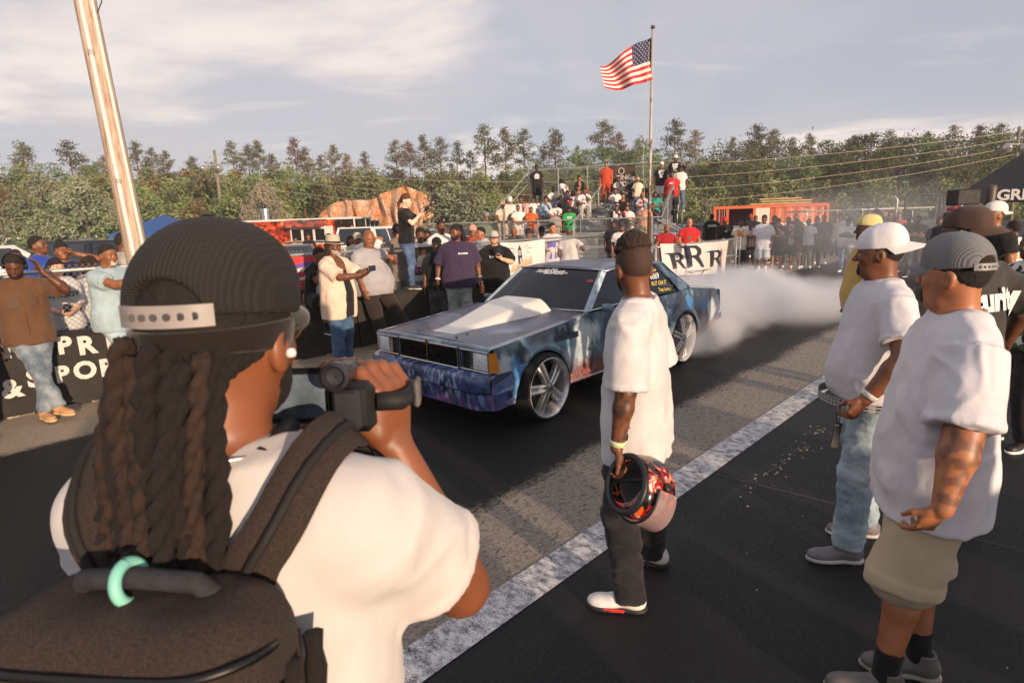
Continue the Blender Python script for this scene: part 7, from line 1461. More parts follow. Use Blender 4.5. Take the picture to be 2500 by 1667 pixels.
def build_bleacher_crowd():
 long_, curly = dict(style='long'), dict(style='afro', g=.022)
 stand_b(*Z3(820, 198), 'person in black printed tee and black shorts standing high at left of bleachers', skin='d1', girth=1.12, top=tee(BLK_), bottom=short(BLK_), shoes='#2a2a2a', hair=dict(style='afro', g=.01), chest=logo(BLOB, c='#b9b4b0'))
 seat(*Z3(1045, 478), 'woman in white tee and sunglasses seated high on the left side', skin='d2', fem=1, top=tee(WHT), bottom=jeans(), shoes=WHT, hair=dict(style='bun'), glasses={}, chest=logo(('poly', [(-.06, -.05), (.05, -.07), (.03, .05)]), c='#4a4a8a'))
 stand_b(*Z3(1250, 350), 'person with dreadlocks bending over in white tee with red back print', skin='d2', top=tee(WHT, hem=-.16), bottom=jeans('#3f4450'), shoes=WHT, hair=dict(style='dreads', len=.2), lean=.55, face=(-.8, .55), chest=logo(('text', '26', .22, 0, 0, .02), back=True, c='#b8402c', z=.30))
 seat(*Z3(1420, 372), 'woman with curly hair and black jacket seated near the top', fem=1, skin='m1', top=tee(BLK_, sleeve=2, open=(-.05, .06), under='#a5734f'), bottom=jeans('#22262e'), shoes=BLK_, hair=curly)
 seat(*Z3(1530, 455), 'bald man in brown grey tee seated beside the aisle', skin='d4', girth=1.1, top=tee('#5d5550'), bottom=short(KHK), shoes=GRY)
 seat(*Z3(1410, 510), 'woman with long dark hair seated below the curly haired woman', fem=1, skin='m1', top=tee('#6a5a58', tank=True, sleeve=0), bottom=jeans(), shoes=BLK_, hair=long_)
 seat(*Z3(1330, 535), 'person with shoulder length locs in white tee, middle of left block', skin='d2', top=tee(WHT), bottom=jeans('#2b3038'), shoes=WHT, hair=dict(style='locs', len=.22, allround=True))
 seat(*Z3(1490, 525), 'big bearded man in white tee and pale trousers seated by the aisle', skin='d3', girth=1.22, belly=.05, H=1.82, top=tee(WHT), bottom=dict(c='#a39c90'), shoes=WHT, hair=SH_, beard={}, chest=logo(BLOB, c='#8a88a4'))
 seat(*Z3(1255, 590), 'person with dark hair and purple black top in the left block', skin='d2', fem=.5, top=tee('#2b2036'), bottom=jeans('#22262e'), shoes=BLK_, hair=curly)
 seat(*Z3(1155, 605), 'man in black cap and dark vest seated left of the purple top', skin='d1', top=tee('#1c1c22'), bottom=jeans('#2a2d33'), shoes=BLK_, hair=SH_, hat=dict(style='beanie', c='#141416'))
 seat(*Z3(1290, 668), 'bearded man in red cap and black shirt in the left block', skin='d3', girth=1.2, top=tee(BLK_), bottom=jeans('#20242a'), shoes='#b52a4e', hat=dict(style='cap', c='#b8262c'), beard=dict(c='#4a4038'))
 seat(*Z3(1085, 685), 'man in blue cap and white tee turned to his right', skin='d4', girth=1.15, top=tee(WHT), bottom=short('#7d7468'), shoes=WHT, hat=dict(style='cap', c='#26377c'))
 seat(*Z3(950, 640), 'woman in blue and white striped shirt resting chin on hand', fem=1, skin='m1', top=dict(c='#d5dadd', kind='stripe', c2='#3f86b4', sleeve=1.5), bottom=jeans('#5a4a3c'), shoes=WHT, hair=curly, arms='chin')
 seat(*Z3(765, 655), 'woman in white tee holding a phone to her ear at left', fem=1, skin='d3', top=tee(WHT), bottom=jeans(), shoes=WHT, hair=dict(style='bun'), L=(.13, -.08, 1.12), poleL=(1, .0, -1))
 a = stand_b(*Z3(600, 575), 'woman in white tee carrying a small child on her arm', walk=True, yb=-.3, fem=1, skin='d3', top=tee(WHT), bottom=jeans(), shoes=WHT, hair=dict(style='short', g=.012), L=(.05, -.26, 1.16), R=(-.02, -.25, 1.10))
 c = wpos(a, (.18, -.20, .86)); person('toddler in pink dress carried by the woman in white', c, (-.3, -1), H=.86, lod=2, skin='d4', top=tee('#d5a09c', hem=-.2), bottom=short('#d5a09c', .5), shoes=WHT, hair=dict(style='afro', g=.012), group='spectators on the bleachers and walkway', cells=(.02, .012, .02, .016))
 stand_b(*Z3(445, 560), 'man in white cap and two tone tee looking at his phone on the walkway', walk=True, yb=-.45, skin='m1', girth=1.15, top=dict(c='#cfcac6'), bottom=short('#c9c2b6'), shoes=WHT, hat=dict(WC), L=(.06, -.28, 1.12), R=(-.06, -.28, 1.12), head=(0, .35, 0), chest=logo(('poly', [(-.17, -.26), (.17, -.26), (.17, -.02), (-.17, -.02)]), c='#2a2c44'))
 stand_b(*Z3(345, 712), 'man in wide straw hat and cream shirt leaning on the walkway rail', walk=True, yb=-1.15, skin='d3', girth=1.1, top=tee('#d8c8b4'), bottom=dict(c='#b5aa98'), shoes=WHT, hat=dict(style='straw', c='#d0b894'), glasses={}, beard={}, **P_rail())
 stand_b(*Z3(555, 758), 'man in white button jersey leaning both arms on the rail', walk=True, yb=-1.15, skin='d4', girth=1.1, top=tee(WHT, hem=-.14), bottom=short('#c2b8aa'), shoes=WHT, hair=SH_, **P_rail())
 stand_b(*Z3(745, 785), 'woman in orange tee and sunglasses leaning sideways on the rail', walk=True, yb=-1.12, fem=1, skin='d4', top=tee(ORG), bottom=jeans('#4a3a34'), shoes=WHT, hair=SH_, glasses={}, **P_rail())
 stand_at(*Z3(105, 848), 'man in sage green tee and grey cap left of the walkway', Y=24.5, skin='m1', girth=1.1, top=tee('#74826c'), bottom=jeans(), shoes=WHT, hat=dict(style='cap', c='#8b8890'), clampH=(1.6, 2.3))
 seat(*Z3(1100, 812), 'boy in orange tee seated low in the left block', skin='d4', H=1.45, top=tee('#d8743a'), bottom=short('#3a3a40'), shoes=WHT, hair=SH_)
 stand_b(*Z3(1080, 920), 'man in white visor and sunglasses with grey tee by the low rail', walk=True, yb=-.5, H=1.40, skin='m2', girth=1.2, top=tee('#8f8a84'), bottom=short(KHK), shoes=WHT, hat=dict(WC), glasses={})
 seat(*Z3(1275, 752), 'large man in bright green tee and black durag on a low row', skin='d2', girth=1.3, belly=.06, top=tee('#2f9a54'), bottom=short('#22252c'), shoes=WHT, hat=dict(style='beanie', c='#141416'), arms='knees', chest=logo(('text', 'RELAX', .07, 0, .05), ('text', 'BIG', .07, 0, -.04), c='#cfd8cf'))
 stand_b(*Z4(230, 152), 'man in matching rust red tee and trousers standing by the aisle rail', skin='m1', girth=1.05, top=tee('#b8452c'), bottom=dict(c='#a83c28'), shoes=BLK_, hair=SH_, beard={}, want=1.85)
 seat(*Z4(405, 345), 'boy in plain white tee seated high right of the red dressed man', H=1.5, skin='d2', top=tee(WHT), bottom=short('#5a2a2e'), shoes=WHT, hair=SH_)
 seat(*Z4(615, 335), 'man in black jersey and grey bucket hat seated near the top', skin='d2', girth=1.22, top=tee('#16171f'), bottom=short(BLK_), shoes=WHT, hat=dict(style='bucket', c='#8d8a88'), beard={}, chest=logo(('poly', [(-.10, -.04), (.10, -.02), (.08, .05), (-.09, .04)]), c='#7f8fb8'))
 stand_b(*Z4(680, 272), 'woman in cream tee and pink cap behind the bucket hat', fem=1, skin='d4', top=tee('#dccfb8'), bottom=jeans(), shoes=WHT, hat=dict(style='cap', c='#c9a090'), glasses={}, H=1.5)
 seat(*Z4(740, 450), 'man in black cap and sunglasses, black tee with white print', skin='d1', top=tee(BLK_), bottom=short('#4a3a34'), shoes=WHT, hat=dict(style='cap', c='#141416'), glasses={}, chest=logo(('poly', [(-.08, -.02), (.08, -.03), (.07, .04), (-.07, .04)]), c='#c9c4c0'))
 JDI = lambda: logo(('text', 'JUST', .105, 0, .10, .012), ('text', 'DO', .105, 0, .0, .012), ('text', 'IT.', .105, 0, -.10, .012), c='#e2dfdb')
 stand_b(*Z4(1015, 150), 'person in white cap, black slogan tee and white shorts at top right', skin='m1', girth=1.1, top=tee(BLK_), bottom=short('#d0ccc8'), shoes=WHT, hat=dict(WC), chest=JDI(), i=6)
 stand_b(*Z4(1210, 55), 'man in white cap and black slogan tee with arm on the corner post', skin='d2', girth=1.1, top=tee(BLK_), bottom=short('#c9c4c0'), shoes=WHT, hat=dict(WC), chest=JDI(), i=7, L=(.42, -.10, 1.36), poleL=(.3, .4, -1))
 stand_b(*Z4(1270, 200), 'man in black cap and white tee beside the side fence', skin='d1', top=tee(WHT), bottom=jeans(), shoes=WHT, hat=dict(style='cap', c='#141416'), i=5)
 stand_b(*Z4(1160, 278), 'woman in bright red tee and olive trousers at right of bleachers', skin='d2', fem=.6, girth=1.25, top=tee('#d02a30'), bottom=dict(c='#4a4a3a'), shoes=BLK_, hair=dict(style='bun'), chest=logo(('poly', [(-.10, -.02), (.09, -.03), (.05, .05), (-.05, .05)]), c='#e2dfdb'), i=4)
 seat(*Z4(1175, 520), 'man in black cap and navy track jacket with white panels', skin='d1', top=tee('#181a26', sleeve=2), bottom=dict(c='#16181f'), shoes=BLK_, hat=dict(style='cap', c='#141416'), chest=logo(('poly', [(-.15, .04), (-.11, .08), (-.09, -.10), (-.12, -.14)]), ('poly', [(.15, .04), (.11, .08), (.09, -.10), (.12, -.14)]), c='#c9c8cc'))
 seat(*Z4(360, 530), 'man in white tee and jeans leaning forward right of the aisle', skin='d3', top=tee(WHT), bottom=jeans('#5a6a80'), shoes=WHT, hair=SH_)
 seat(*Z4(475, 610), 'woman with long hair in off shoulder black top', fem=1, skin='m1', top=tee('#19161a', sleeve=0, tank=True), bottom=jeans('#1e2128'), shoes=WHT, hair=long_)
 seat(*Z4(750, 590), 'woman with blond braids in white and red graphic tee', fem=1, skin='d4', top=tee('#d8d0ce'), bottom=short('#6a7888', .7), shoes=WHT, hair=dict(style='long', c='#8a5a34', len=.26), chest=logo(('text', 'LAMONT', .085, 0, .06, .008), ('poly', [(-.12, -.16), (.12, -.16), (.10, -.06), (-.10, -.06)]), c='#b8303a'))
 seat(*Z4(930, 545), 'woman in teal tee behind the flagpole', fem=1, skin='d3', top=tee('#3a9c92'), bottom=jeans(), shoes=WHT, hair=dict(style='long', len=.2), chest=logo(('poly', [(-.05, -.03), (.06, -.02), (.02, .05)]), c='#cf8a6c'))
 seat(*Z4(890, 700), 'bearded man in navy shirt and jeans just right of the flagpole', skin='d3', girth=1.1, top=tee('#262a3c'), bottom=jeans('#4f6074'), shoes=WHT, hair=SH_, beard={})
 seat(*Z4(540, 750), 'man in white tee leaning forward on a low right row', skin='d4', girth=1.1, top=tee(WHT), bottom=short('#53585f'), shoes=WHT, hair=SH_, lean=.35)
 seat(*Z4(380, 740), 'woman with long black hair and white tank top', fem=1, skin='d3', top=tee(WHT, sleeve=0, tank=True), bottom=jeans('#2a2d33'), shoes=WHT, hair=long_)
 seat(*Z4(300, 825), 'man in dark camouflage shirt and cap on a low row', skin='d2', top=dict(c='#2b3024', kind='camo', c2='#4a4436'), bottom=jeans('#22252a'), shoes=BLK_, hat=dict(style='cap', c='#2a2c28'))
 seat(*Z4(490, 905), 'man in red cap with head bowed on the lowest row', skin='d2', top=tee('#252327'), bottom=jeans('#2a2d33'), shoes=BLK_, hat=dict(style='cap', c='#c3262c'), lean=.5)
 stand_b(*Z4(780, 870), 'large man in sky blue cap and pastel print shirt beside the flagpole', walk=True, yb=-.6, H=1.55, skin='m1', girth=1.25, belly=.06, top=dict(c='#c2a878', kind='floral', c2='#9fb4ae'), bottom=short(KHK), shoes=WHT, hat=dict(style='cap', c='#4a9cc8'), glasses={})
build_bleacher_crowd()
def build_mid_crowd():
 stand_at(*Z3(490, 1065), 'bald man in black shirt holding a cup behind the lighthouse banner', t=10.6, skin='d4', girth=1.1, top=tee(BLK_), bottom=jeans(), shoes=WHT, L=(.16, -.30, 1.22), R=(-.2, -.28, 1.2), clampH=(1.5, 1.9))
 stand_at(*Z3(690, 1080), 'person in dark cap resting arms on the fence', t=10.2, skin='d4', top=tee('#2c2a2a'), bottom=jeans(), shoes=WHT, hat=dict(style='cap', c='#26242a'), lean=.25, L=(.05, -.42, 1.22), R=(-.12, -.42, 1.22))
 stand_at(*Z3(875, 1060), 'person in black baseball cap with arm along the fence rail', t=10.2, skin='d4', top=tee('#2a2624'), bottom=jeans(), shoes=WHT, hat=dict(style='cap', c='#121216'), lean=.2, R=(-.40, -.30, 1.30), L=(.1, -.4, 1.2))
 stand_at(*Z3(1035, 1015), 'young bearded man in white tee with purple print right of lighthouse banner', t=9.6, lod=1, skin='m2', top=tee('#d9d4d8', hem=-.16), bottom=short('#5a5a4a'), shoes=WHT, hair=SH_, beard={}, head=(.5, 0, 0), chest=logo(('poly', [(-.13, -.06), (.13, -.05), (.14, .12), (.05, .10), (-.05, .12), (-.14, .10)]), ('poly', [(-.10, -.28), (-.02, -.30), (-.03, -.12)]), ('poly', [(.04, -.30), (.11, -.26), (.05, -.10)]), c='#6a5cae', z=.30), R=(-.16, -.20, 1.12))
 stand_at(*Z3(1275, 1078), 'man in green cap and white tee with his back turned', t=9.2, lod=1, skin='d2', face=(.3, 1), girth=1.08, top=tee(WHT, hem=-.16), bottom=jeans('#3c3a3c'), shoes=WHT, hat=dict(style='cap', c='#1f7a4c'), R=(-.30, -.12, 1.20))
 stand_at(*Z4(335, 990), 'bearded man in fitted black tee beside man in white tee', Y=19.5, lod=1, skin='d2', top=tee(BLK_), bottom=jeans('#22252a'), shoes=WHT, hair=SH_, beard=dict(g=.010))
 stand_at(*Z4(450, 1018), 'man in grey cap and white tee with chain right above the central man', Y=17.5, lod=1, skin='d4', girth=1.05, top=tee(WHT), bottom=jeans(), shoes=WHT, hat=dict(style='cap', c='#3a383e'), beard=dict(goatee=True), chest=logo(('text', 'ONE', .07, 0, .02), c='#8a7a5a'))
 stand_at(*Z4(1080, 1088), 'bald man in dark red tee leaning on the low fence', t=8.62, lod=1, skin='d4', girth=1.2, belly=.05, top=tee('#9c2428'), bottom=jeans(), shoes=WHT, beard=dict(goatee=True), frac=.93, clampH=(1.3, 1.9), face=(-.1, -1), **P_rail(1.12))
 stand_at(*Z4(1415, 952), 'bald man in bright red tee with green mark behind the RRR banner', t=8.75, lod=1, skin='m2', girth=1.22, belly=.05, top=tee('#c4282c'), bottom=jeans(), shoes=WHT, face=(-.1, -1), chest=logo(('poly', [(-.12, -.06), (-.02, -.09), (.15, .10), (-.03, -.02), (-.10, .02)]), c='#1f6a4a', z=.33), L=(.22, -.30, 1.02), R=(-.26, -.28, 1.02))
 R_ = lambda x, y, lab, Y, **k: stand_at(*Z5(x, y), lab, Y=Y, **k)
 R_(300, 262, 'man in black tee with back print standing behind the low fence', 25.0, skin='d1', girth=1.2, face=(.2, 1), top=tee(BLK_), bottom=jeans('#22252a'), shoes=BLK_, hair=SH_, chest=logo(('text', 'LUCHA', .09, 0, .04, .01), c='#b8b4a0', back=True))
 R_(500, 322, 'man in red cap and black shirt with hand at his mouth', 22.5, skin='d2', girth=1.3, top=tee(BLK_), bottom=jeans('#22252a'), shoes=BLK_, hat=dict(style='cap', c='#cc2a30'), L=(.04, -.20, 1.50), poleL=(.8, 0, -1), chest=logo(('poly', [(.02, -.05), (.12, -.02), (.10, .06), (.03, .04)]), c='#c2beb8'))
 R_(740, 350, 'smiling man in white tee with orange square print by the gate post', 20.8, lod=1, skin='d3', top=tee('#ddd2c2', hem=-.2), bottom=dict(c='#1b1a1c'), shoes=WHT, hair=SH_, beard=dict(goatee=True), head=(.5, 0, 0), chest=logo(('poly', [(-.11, -.14), (.11, -.14), (.11, .11), (-.11, .11)]), c='#d8792c'))
 R_(810, 340, 'man with locs in pale shirt behind the orange print tee', 22.4, skin='d2', top=tee('#c5c4cc', hem=-.2), bottom=jeans('#22252a'), shoes=BLK_, hair=dict(style='dreads', len=.16), beard={}, head=(.6, 0, 0))
 R_(885, 385, 'woman in pink tank top and navy shorts with arms folded', 21.6, fem=1, skin='d2', top=tee('#c49a98', sleeve=0, tank=True), bottom=short('#23262e', .55), shoes=WHT, hair=SH_, clampH=(1.4, 1.75), **P_cross())
 R_(885, 272, 'man in red cap far back by the container doorway', 29.0, skin='d2', top=tee('#2a2a2c'), bottom=jeans(), shoes=WHT, hat=dict(style='cap', c='#bb2a2e'))
 R_(960, 288, 'man in sunglasses and black tee by the container doorway', 27.0, skin='d2', top=tee(BLK_), bottom=jeans(), shoes=WHT, hair=SH_, glasses={})
 R_(690, 345, 'person in black and white cap behind the orange print tee', 24.5, skin='d2', top=tee('#c5c4cc'), bottom=jeans(), shoes=WHT, hat=dict(style='cap', c='#1c1c22'))
 R_(1095, 288, 'tall man in oversized white tee and light denim shorts with chain', 20.0, lod=1, skin='d3', top=tee('#d5d3dc', hem=-.22, loose=.035, sleeve=.9), bottom=dict(c='#8f9aa6', kind='denim', c2='#c3c8cc', short=1.15, loose=.03), shoes=WHT, socks=WHT, hair=dict(style='afro', g=.004), beard={}, clampH=(1.6, 1.98))
 R_(1245, 288, 'man in dark tee looking left behind the folded arms', 23.5, skin='d3', top=tee('#1f1f24'), bottom=jeans('#22252a'), shoes=BLK_, hair=SH_, head=(-.9, 0, 0))
 R_(1305, 332, 'stocky man in dark cap and black tee with hand at chin', 20.6, lod=1, skin='m2', girth=1.25, belly=.05, top=tee(BLK_), bottom=dict(c='#3a3630', short=1.0, kind='camo', c2='#2a2622'), shoes=BLK_, hat=dict(style='cap', c='#2a2826'), L=(.02, -.22, 1.42), poleL=(.6, -.3, -1), R=(.08, -.25, 1.16), poleR=(-.8, -.2, -.8))
 R_(1460, 308, 'bearded man in open floral shirt and black shorts', 21.0, lod=1, skin='d2', top=dict(c='#b8c4b8', kind='floral', c2='#4a6a5c', open=(-.04, .05), under='#19181a'), bottom=short('#1a1a1e'), shoes=WHT, hair=SH_, beard=dict(g=.012))
 R_(1570, 262, 'tall man standing back against the orange container', 24.5, skin='d2', top=tee('#2a2930'), bottom=jeans(), shoes=WHT, hair=SH_, glasses={})
 R_(1590, 335, 'man in dark tee and patterned shorts with crossed arms', 20.9, lod=1, skin='d2', top=tee('#2c2422'), bottom=dict(c='#4a3a34', short=1.05, kind='camo', c2='#7a6a5c'), shoes='#c9b8a4', hair=SH_, R=(-.02, -.2, 1.46), poleR=(-.7, -.3, -1), L=(-.10, -.25, 1.16), poleL=(.8, -.2, -.8))
 R_(1765, 338, 'man in white tee and olive trousers right of the container lettering', 21.0, lod=1, skin='d1', top=tee('#d3d2d8'), bottom=dict(c='#565a44'), shoes=WHT, hair=SH_)
 R_(1890, 298, 'man in charcoal tee with hands clasped in thin smoke', 21.2, skin='d2', girth=1.1, top=tee('#38383c'), bottom=dict(c='#1c1c22'), shoes=BLK_, hair=SH_, **P_clasp())
 R_(2000, 280, 'man in dark tee and shorts beside the man with clasped hands', 22.5, skin='d2', girth=1.15, top=tee('#303238'), bottom=short('#26282e'), shoes=WHT, socks=WHT, hair=SH_)
 R_(2190, 312, 'man in tan shirt hazy behind the smoke', 26.0, skin='d2', top=tee('#8f8268'), bottom=dict(c='#4a463e'), shoes=BLK_, hair=SH_)
 Q_ = lambda x, y, lab, Y, **k: stand_at(*Z6(x, y), lab, Y=Y, **k)
 Q_(525, 400, 'heavy man in white tee and black cap with folded arms in the smoke', 19.0, skin='d2', girth=1.35, belly=.08, top=tee('#c9c8cc', sleeve=.9), bottom=jeans('#4f5f78'), shoes=WHT, hat=dict(style='cap', c='#17171c'), chest=logo(('poly', [(-.12, -.02), (.12, -.03), (.10, .03), (-.10, .03)]), c='#a03a40'), **P_cross())
 Q_(400, 385, 'man in grey tee behind the heavy man in white', 25.5, skin='d3', top=tee('#6a6868'), bottom=jeans(), shoes=BLK_, hair=SH_)
 Q_(500, 365, 'man in pale blue tee at the back of the smoke crowd', 28.0, skin='d3', top=tee('#8f9cb4'), bottom=jeans(), shoes=BLK_, hair=SH_)
 Q_(640, 400, 'person in black tee beside the pale yellow cap', 26.0, skin='d2', top=tee(BLK_), bottom=jeans(), shoes=BLK_, hair=SH_)
 Q_(815, 305, 'tall man in dark cap and pale tee above the white cap', 21.0, skin='d2', girth=1.15, top=tee('#a5a8b4'), bottom=jeans(), shoes=BLK_, hat=dict(style='cap', c='#22222a'), clampH=(1.6, 2.1))
 Q_(868, 400, 'person in white hooded top just behind the white cap', 17.0, skin='d2', top=tee('#b5b8c2', sleeve=2), bottom=jeans(), shoes=BLK_, hat=dict(style='beanie', c='#4a4238'))
 Q_(960, 320, 'man in navy tee in the far right crowd', 23.0, skin='d3', top=tee('#3a3e50'), bottom=jeans(), shoes=BLK_, hair=SH_); Q_(1000, 385, 'man in black tee left of the salmon shirt', 20.0, skin='d2', top=tee('#25252c'), bottom=jeans(), shoes=BLK_, hair=SH_)
 Q_(1050, 335, 'man in salmon red shirt in the right crowd', 22.0, skin='d4', top=tee('#a8484e'), bottom=jeans(), shoes=WHT, hair=SH_); Q_(1160, 362, 'man in dark green shirt with folded arms in the right crowd', 18.5, skin='d2', top=tee('#2c332e', sleeve=2), bottom=jeans(), shoes=BLK_, hair=SH_, **P_cross())
 Q_(1250, 368, 'broad man in black tee with yellow emblem and folded arms', 17.0, lod=1, skin='d3', girth=1.3, belly=.05, top=tee('#1c1d22'), bottom=jeans('#22252a'), shoes=BLK_, hair=SH_, beard=dict(goatee=True), chest=logo(('poly', [(.06 * math.cos(a), .06 * math.sin(a) - .05) for a in np.linspace(0, 6.28, 11)[:-1]]), c='#8a7a2c'), **P_cross())
 Q_(1325, 345, 'man in cream cap behind the emblem tee', 20.0, skin='d3', top=tee('#8d877c'), bottom=jeans(), shoes=BLK_, hat=dict(style='cap', c='#b5a890')); Q_(1395, 322, 'man with dark cap in pale jacket in the right crowd', 19.0, skin='d2', top=tee('#9a9890', sleeve=2), bottom=jeans(), shoes=BLK_, hat=dict(style='cap', c='#33322f'))
 Q_(1480, 385, 'man in navy top half hidden by the brown cap', 15.0, skin='d2', top=tee('#252a38'), bottom=jeans(), shoes=BLK_, hair=SH_); Q_(1560, 342, 'man in dark hood beside the brown cap', 13.5, skin='d2', top=tee('#2a2a30', sleeve=2), bottom=jeans(), shoes=BLK_, hat=dict(style='beanie', c='#2a2a30')); Q_(900, 340, 'man in tan cap in the far right crowd', 25.0, skin='d3', top=tee('#77736c'), bottom=jeans(), shoes=BLK_, hat=dict(style='cap', c='#8d8268'))
 stand_at(2124, 530, 'man in pale yellow cap and mustard tee left of the white cap', Y=6.3, lod=1, skin='d2', girth=1.15, belly=.06, face=(-.9, .35), top=tee('#c4a25c'), bottom=jeans('#55687e'), shoes=WHT, hat=dict(style='cap', c='#d5c88a', back=True), clampH=(1.6, 1.95))
 stand_at(2432, 497, 'man in backward white cap and black tee at upper right', Y=7.2, lod=1, skin='d4', girth=1.15, face=(-.75, .1), top=tee('#1d1a1a'), bottom=jeans('#22252a'), shoes=WHT, hat=dict(style='cap', c='#dcd8d4', back=True), clampH=(1.7, 2.1), head=(.1, 0, 0))
 stand_at(2535, 560, 'person in black and white leaf print shirt cut by the right edge', Y=4.6, lod=1, skin='d1', girth=1.1, face=(-.9, -.1), top=dict(c='#cfcac2', kind='camo', c2='#4a5a44'), bottom=dict(c='#2a2428'), shoes=BLK_, hair=SH_, clampH=(1.55, 1.85))
 stand_at(2478, 540, 'person in white tee with orange stripes near the right edge', Y=9.0, lod=1, skin='d2', face=(-.3, 1), top=tee('#d8d4d0'), bottom=jeans(), shoes=WHT, hair=SH_, chest=logo(('poly', [(-.10, -.10), (-.06, -.10), (-.06, .12), (-.10, .12)]), ('poly', [(-.02, -.10), (.02, -.10), (.02, .12), (-.02, .12)]), ('poly', [(.06, -.10), (.10, -.10), (.10, .12), (.06, .12)]), c='#d06a34', back=True))
build_mid_crowd()
def build_left_crowd():
 ZL = lambda x, y: (x / 6.532, 480 + y / 6.532)
 W = 'people along the left fence and barrier'
 p = st(.92, 8.02); i = person('man in brown button shirt and headphones leaning on the barrier with crossed legs', p, (.70, -.72), H=1.80, lod=1, skin='d2', girth=1.02, lean=-.10, hip=(0, .05, .90), head=(-.35, .42, .10), L=(.19, -.13, 1.53), poleL=(1, -.3, -.9), handL=dict(d=(-.35, .15, .9), tv=(-.3, .8, .2), curl=.35), R=(-.26, .03, .86), footL=(-.02, -.22, .085, .25), footR=(.12, -.30, .085, .45), top=dict(c='#5f4330', name='button_shirt', hem=-.11, loose=.024, sleeve=.85), bottom=jeans('#46586a', c2='#8a9298', loose=.010), shoes=dict(c='#b58a62', sole='#c9a87e', high=.03), hair=SH_, beard=dict(g=.007), group=W, chest=logo(('poly', [(-.13, -.07), (-.04, -.07), (-.04, .03), (-.13, .03)]), ('poly', [(.05, -.07), (.14, -.07), (.14, .03), (.05, .03)]), ('poly', [(-.004, -.42), (.004, -.42), (.004, .12), (-.004, .12)]), c='#4d3423', z=.34, lift=.010))
 m = MB(); m.tube([i['H']((math.cos(a) * .093, .005, .135 + math.sin(a) * .112)) for a in np.linspace(0, math.pi, 15)], .010, 6)
 for sx in (-1, 1): m.lathe([(.010, -.012), (.032, -.012), (.034, .008), (.010, .014)], (0, 0, 0), 12, Matrix.Rotation(math.pi / 2, 3, 'Y')); n = 48; m.v[-n:] = [tuple(i['H']((sx * .092 + q[0], .012 + q[1], .100 + q[2]))) for q in m.v[-n:]]
 o = m.build('headphones', plain('headphone_black', '#131316', .4), i['root'], True)
 person('person in black shorts and black and grey sneakers cut by the left edge', st(.22, 7.42), (.85, -.5), H=1.82, lod=1, skin='d3', top=tee('#2b2a30', sleeve=1.0), bottom=short('#141416', 1.05, loose=.03), shoes=dict(c='#2c2f2e', sole='#d0cfc8', high=.05), socks='#141416', hair=SH_, group=W)
 P = at_t(262, 640, 8.30); i = person('grey bearded man in sunglasses and light blue tee sitting on the barrier', (P[0], P[1], 0), (.92, -.20), H=1.82, lod=1, skin='d4', girth=1.22, belly=.07, hip=(0, .02, .92), lean=.04, head=(-.12, .05, 0), R=(-.12, -.50, 1.34), poleR=(-.8, -.1, -.9), L=(.05, -.48, 1.34), footL=(.14, -.34, .10, 0), footR=(-.05, -.30, .10, 0), top=tee('#9fb4bc', hem=-.13, loose=.02), bottom=jeans('#7f95a6', c2='#a9b9c2'), shoes=WHT, hair=dict(style='short', g=.002), beard=dict(c='#b5aca4', goatee=True), glasses={}, group=W)
 stand_at(90, 577, 'man in royal blue tee with hand on hip behind the left fence', t=10.9, lod=1, skin='d3', girth=1.25, belly=.05, face=(.95, .12), top=tee('#2748a0'), bottom=jeans(), shoes=WHT, hair=dict(style='short', g=.003), L=(.30, -.02, 1.02), poleL=(1, .5, 0), head=(0, -.18, 0), clampH=(1.6, 2.3), group=W)
 stand_at(147, 592, 'woman in navy flower tee shading her eyes behind the left fence', t=10.3, lod=1, skin='d4', girth=1.15, fem=.6, face=(.75, -.62), top=tee('#262444'), bottom=jeans(), shoes=WHT, hair=dict(style='bun'), L=(.10, -.16, 1.60), poleL=(1, -.2, -.3), head=(-.1, -.12, 0), clampH=(1.5, 2.3), group=W, chest=logo(('poly', [(-.06, .02), (.0, .08), (.06, .02), (.02, -.02), (-.02, -.02)]), ('poly', [(-.01, -.02), (.02, -.02), (.10, -.10), (.03, -.13)]), c='#cfc8c4', z=.32))
 i = stand_at(132, 631, 'woman in white lettered tee looking at her phone behind the fence', t=9.25, lod=1, skin='l1', fem=1, face=(.70, -.72), top=tee('#c6c4c4', sleeve=.9), bottom=dict(c='#5c5c60', loose=.02), shoes=WHT, hair=dict(style='long', len=.18, c='#1a1210'), L=(.06, -.26, 1.06), R=(-.06, -.26, 1.06), head=(.35, .05, 0), clampH=(1.4, 1.75), group=W, chest=logo(('text', 'PLAYBOY', .088, 0, .0, .004), c='#24242a', z=.36)); phone('dark phone in the hands of the woman in the lettered tee', wpos(i, (0, -.33, 1.12)), wdir(i, (0, -.6, .7)), wdir(i, (0, -.7, -.6)))
 stand_at(216, 626, 'person with short braids and white top behind the sunglasses man', t=9.7, lod=1, skin='d2', face=(.2, 1), top=tee('#c9c4be'), bottom=jeans(), shoes=WHT, hair=dict(style='dreads', len=.12, c='#2c1a10'), clampH=(1.3, 1.8), group=W)
 stand_at(35, 610, 'seated looking man in white tee beside the silver suv', t=14.5, skin='d2', face=(.9, .1), top=tee(WHT), bottom=jeans(), shoes=WHT, hair=SH_, group=W, clampH=(1.5, 2.0)); stand_at(297, 570, 'man in pale grey tee half hidden by the leaning pole', t=10.4, lod=1, skin='d3', face=(.8, .5), top=tee('#a9a39a'), bottom=jeans(), shoes=WHT, hair=SH_, clampH=(1.6, 2.2), group=W)
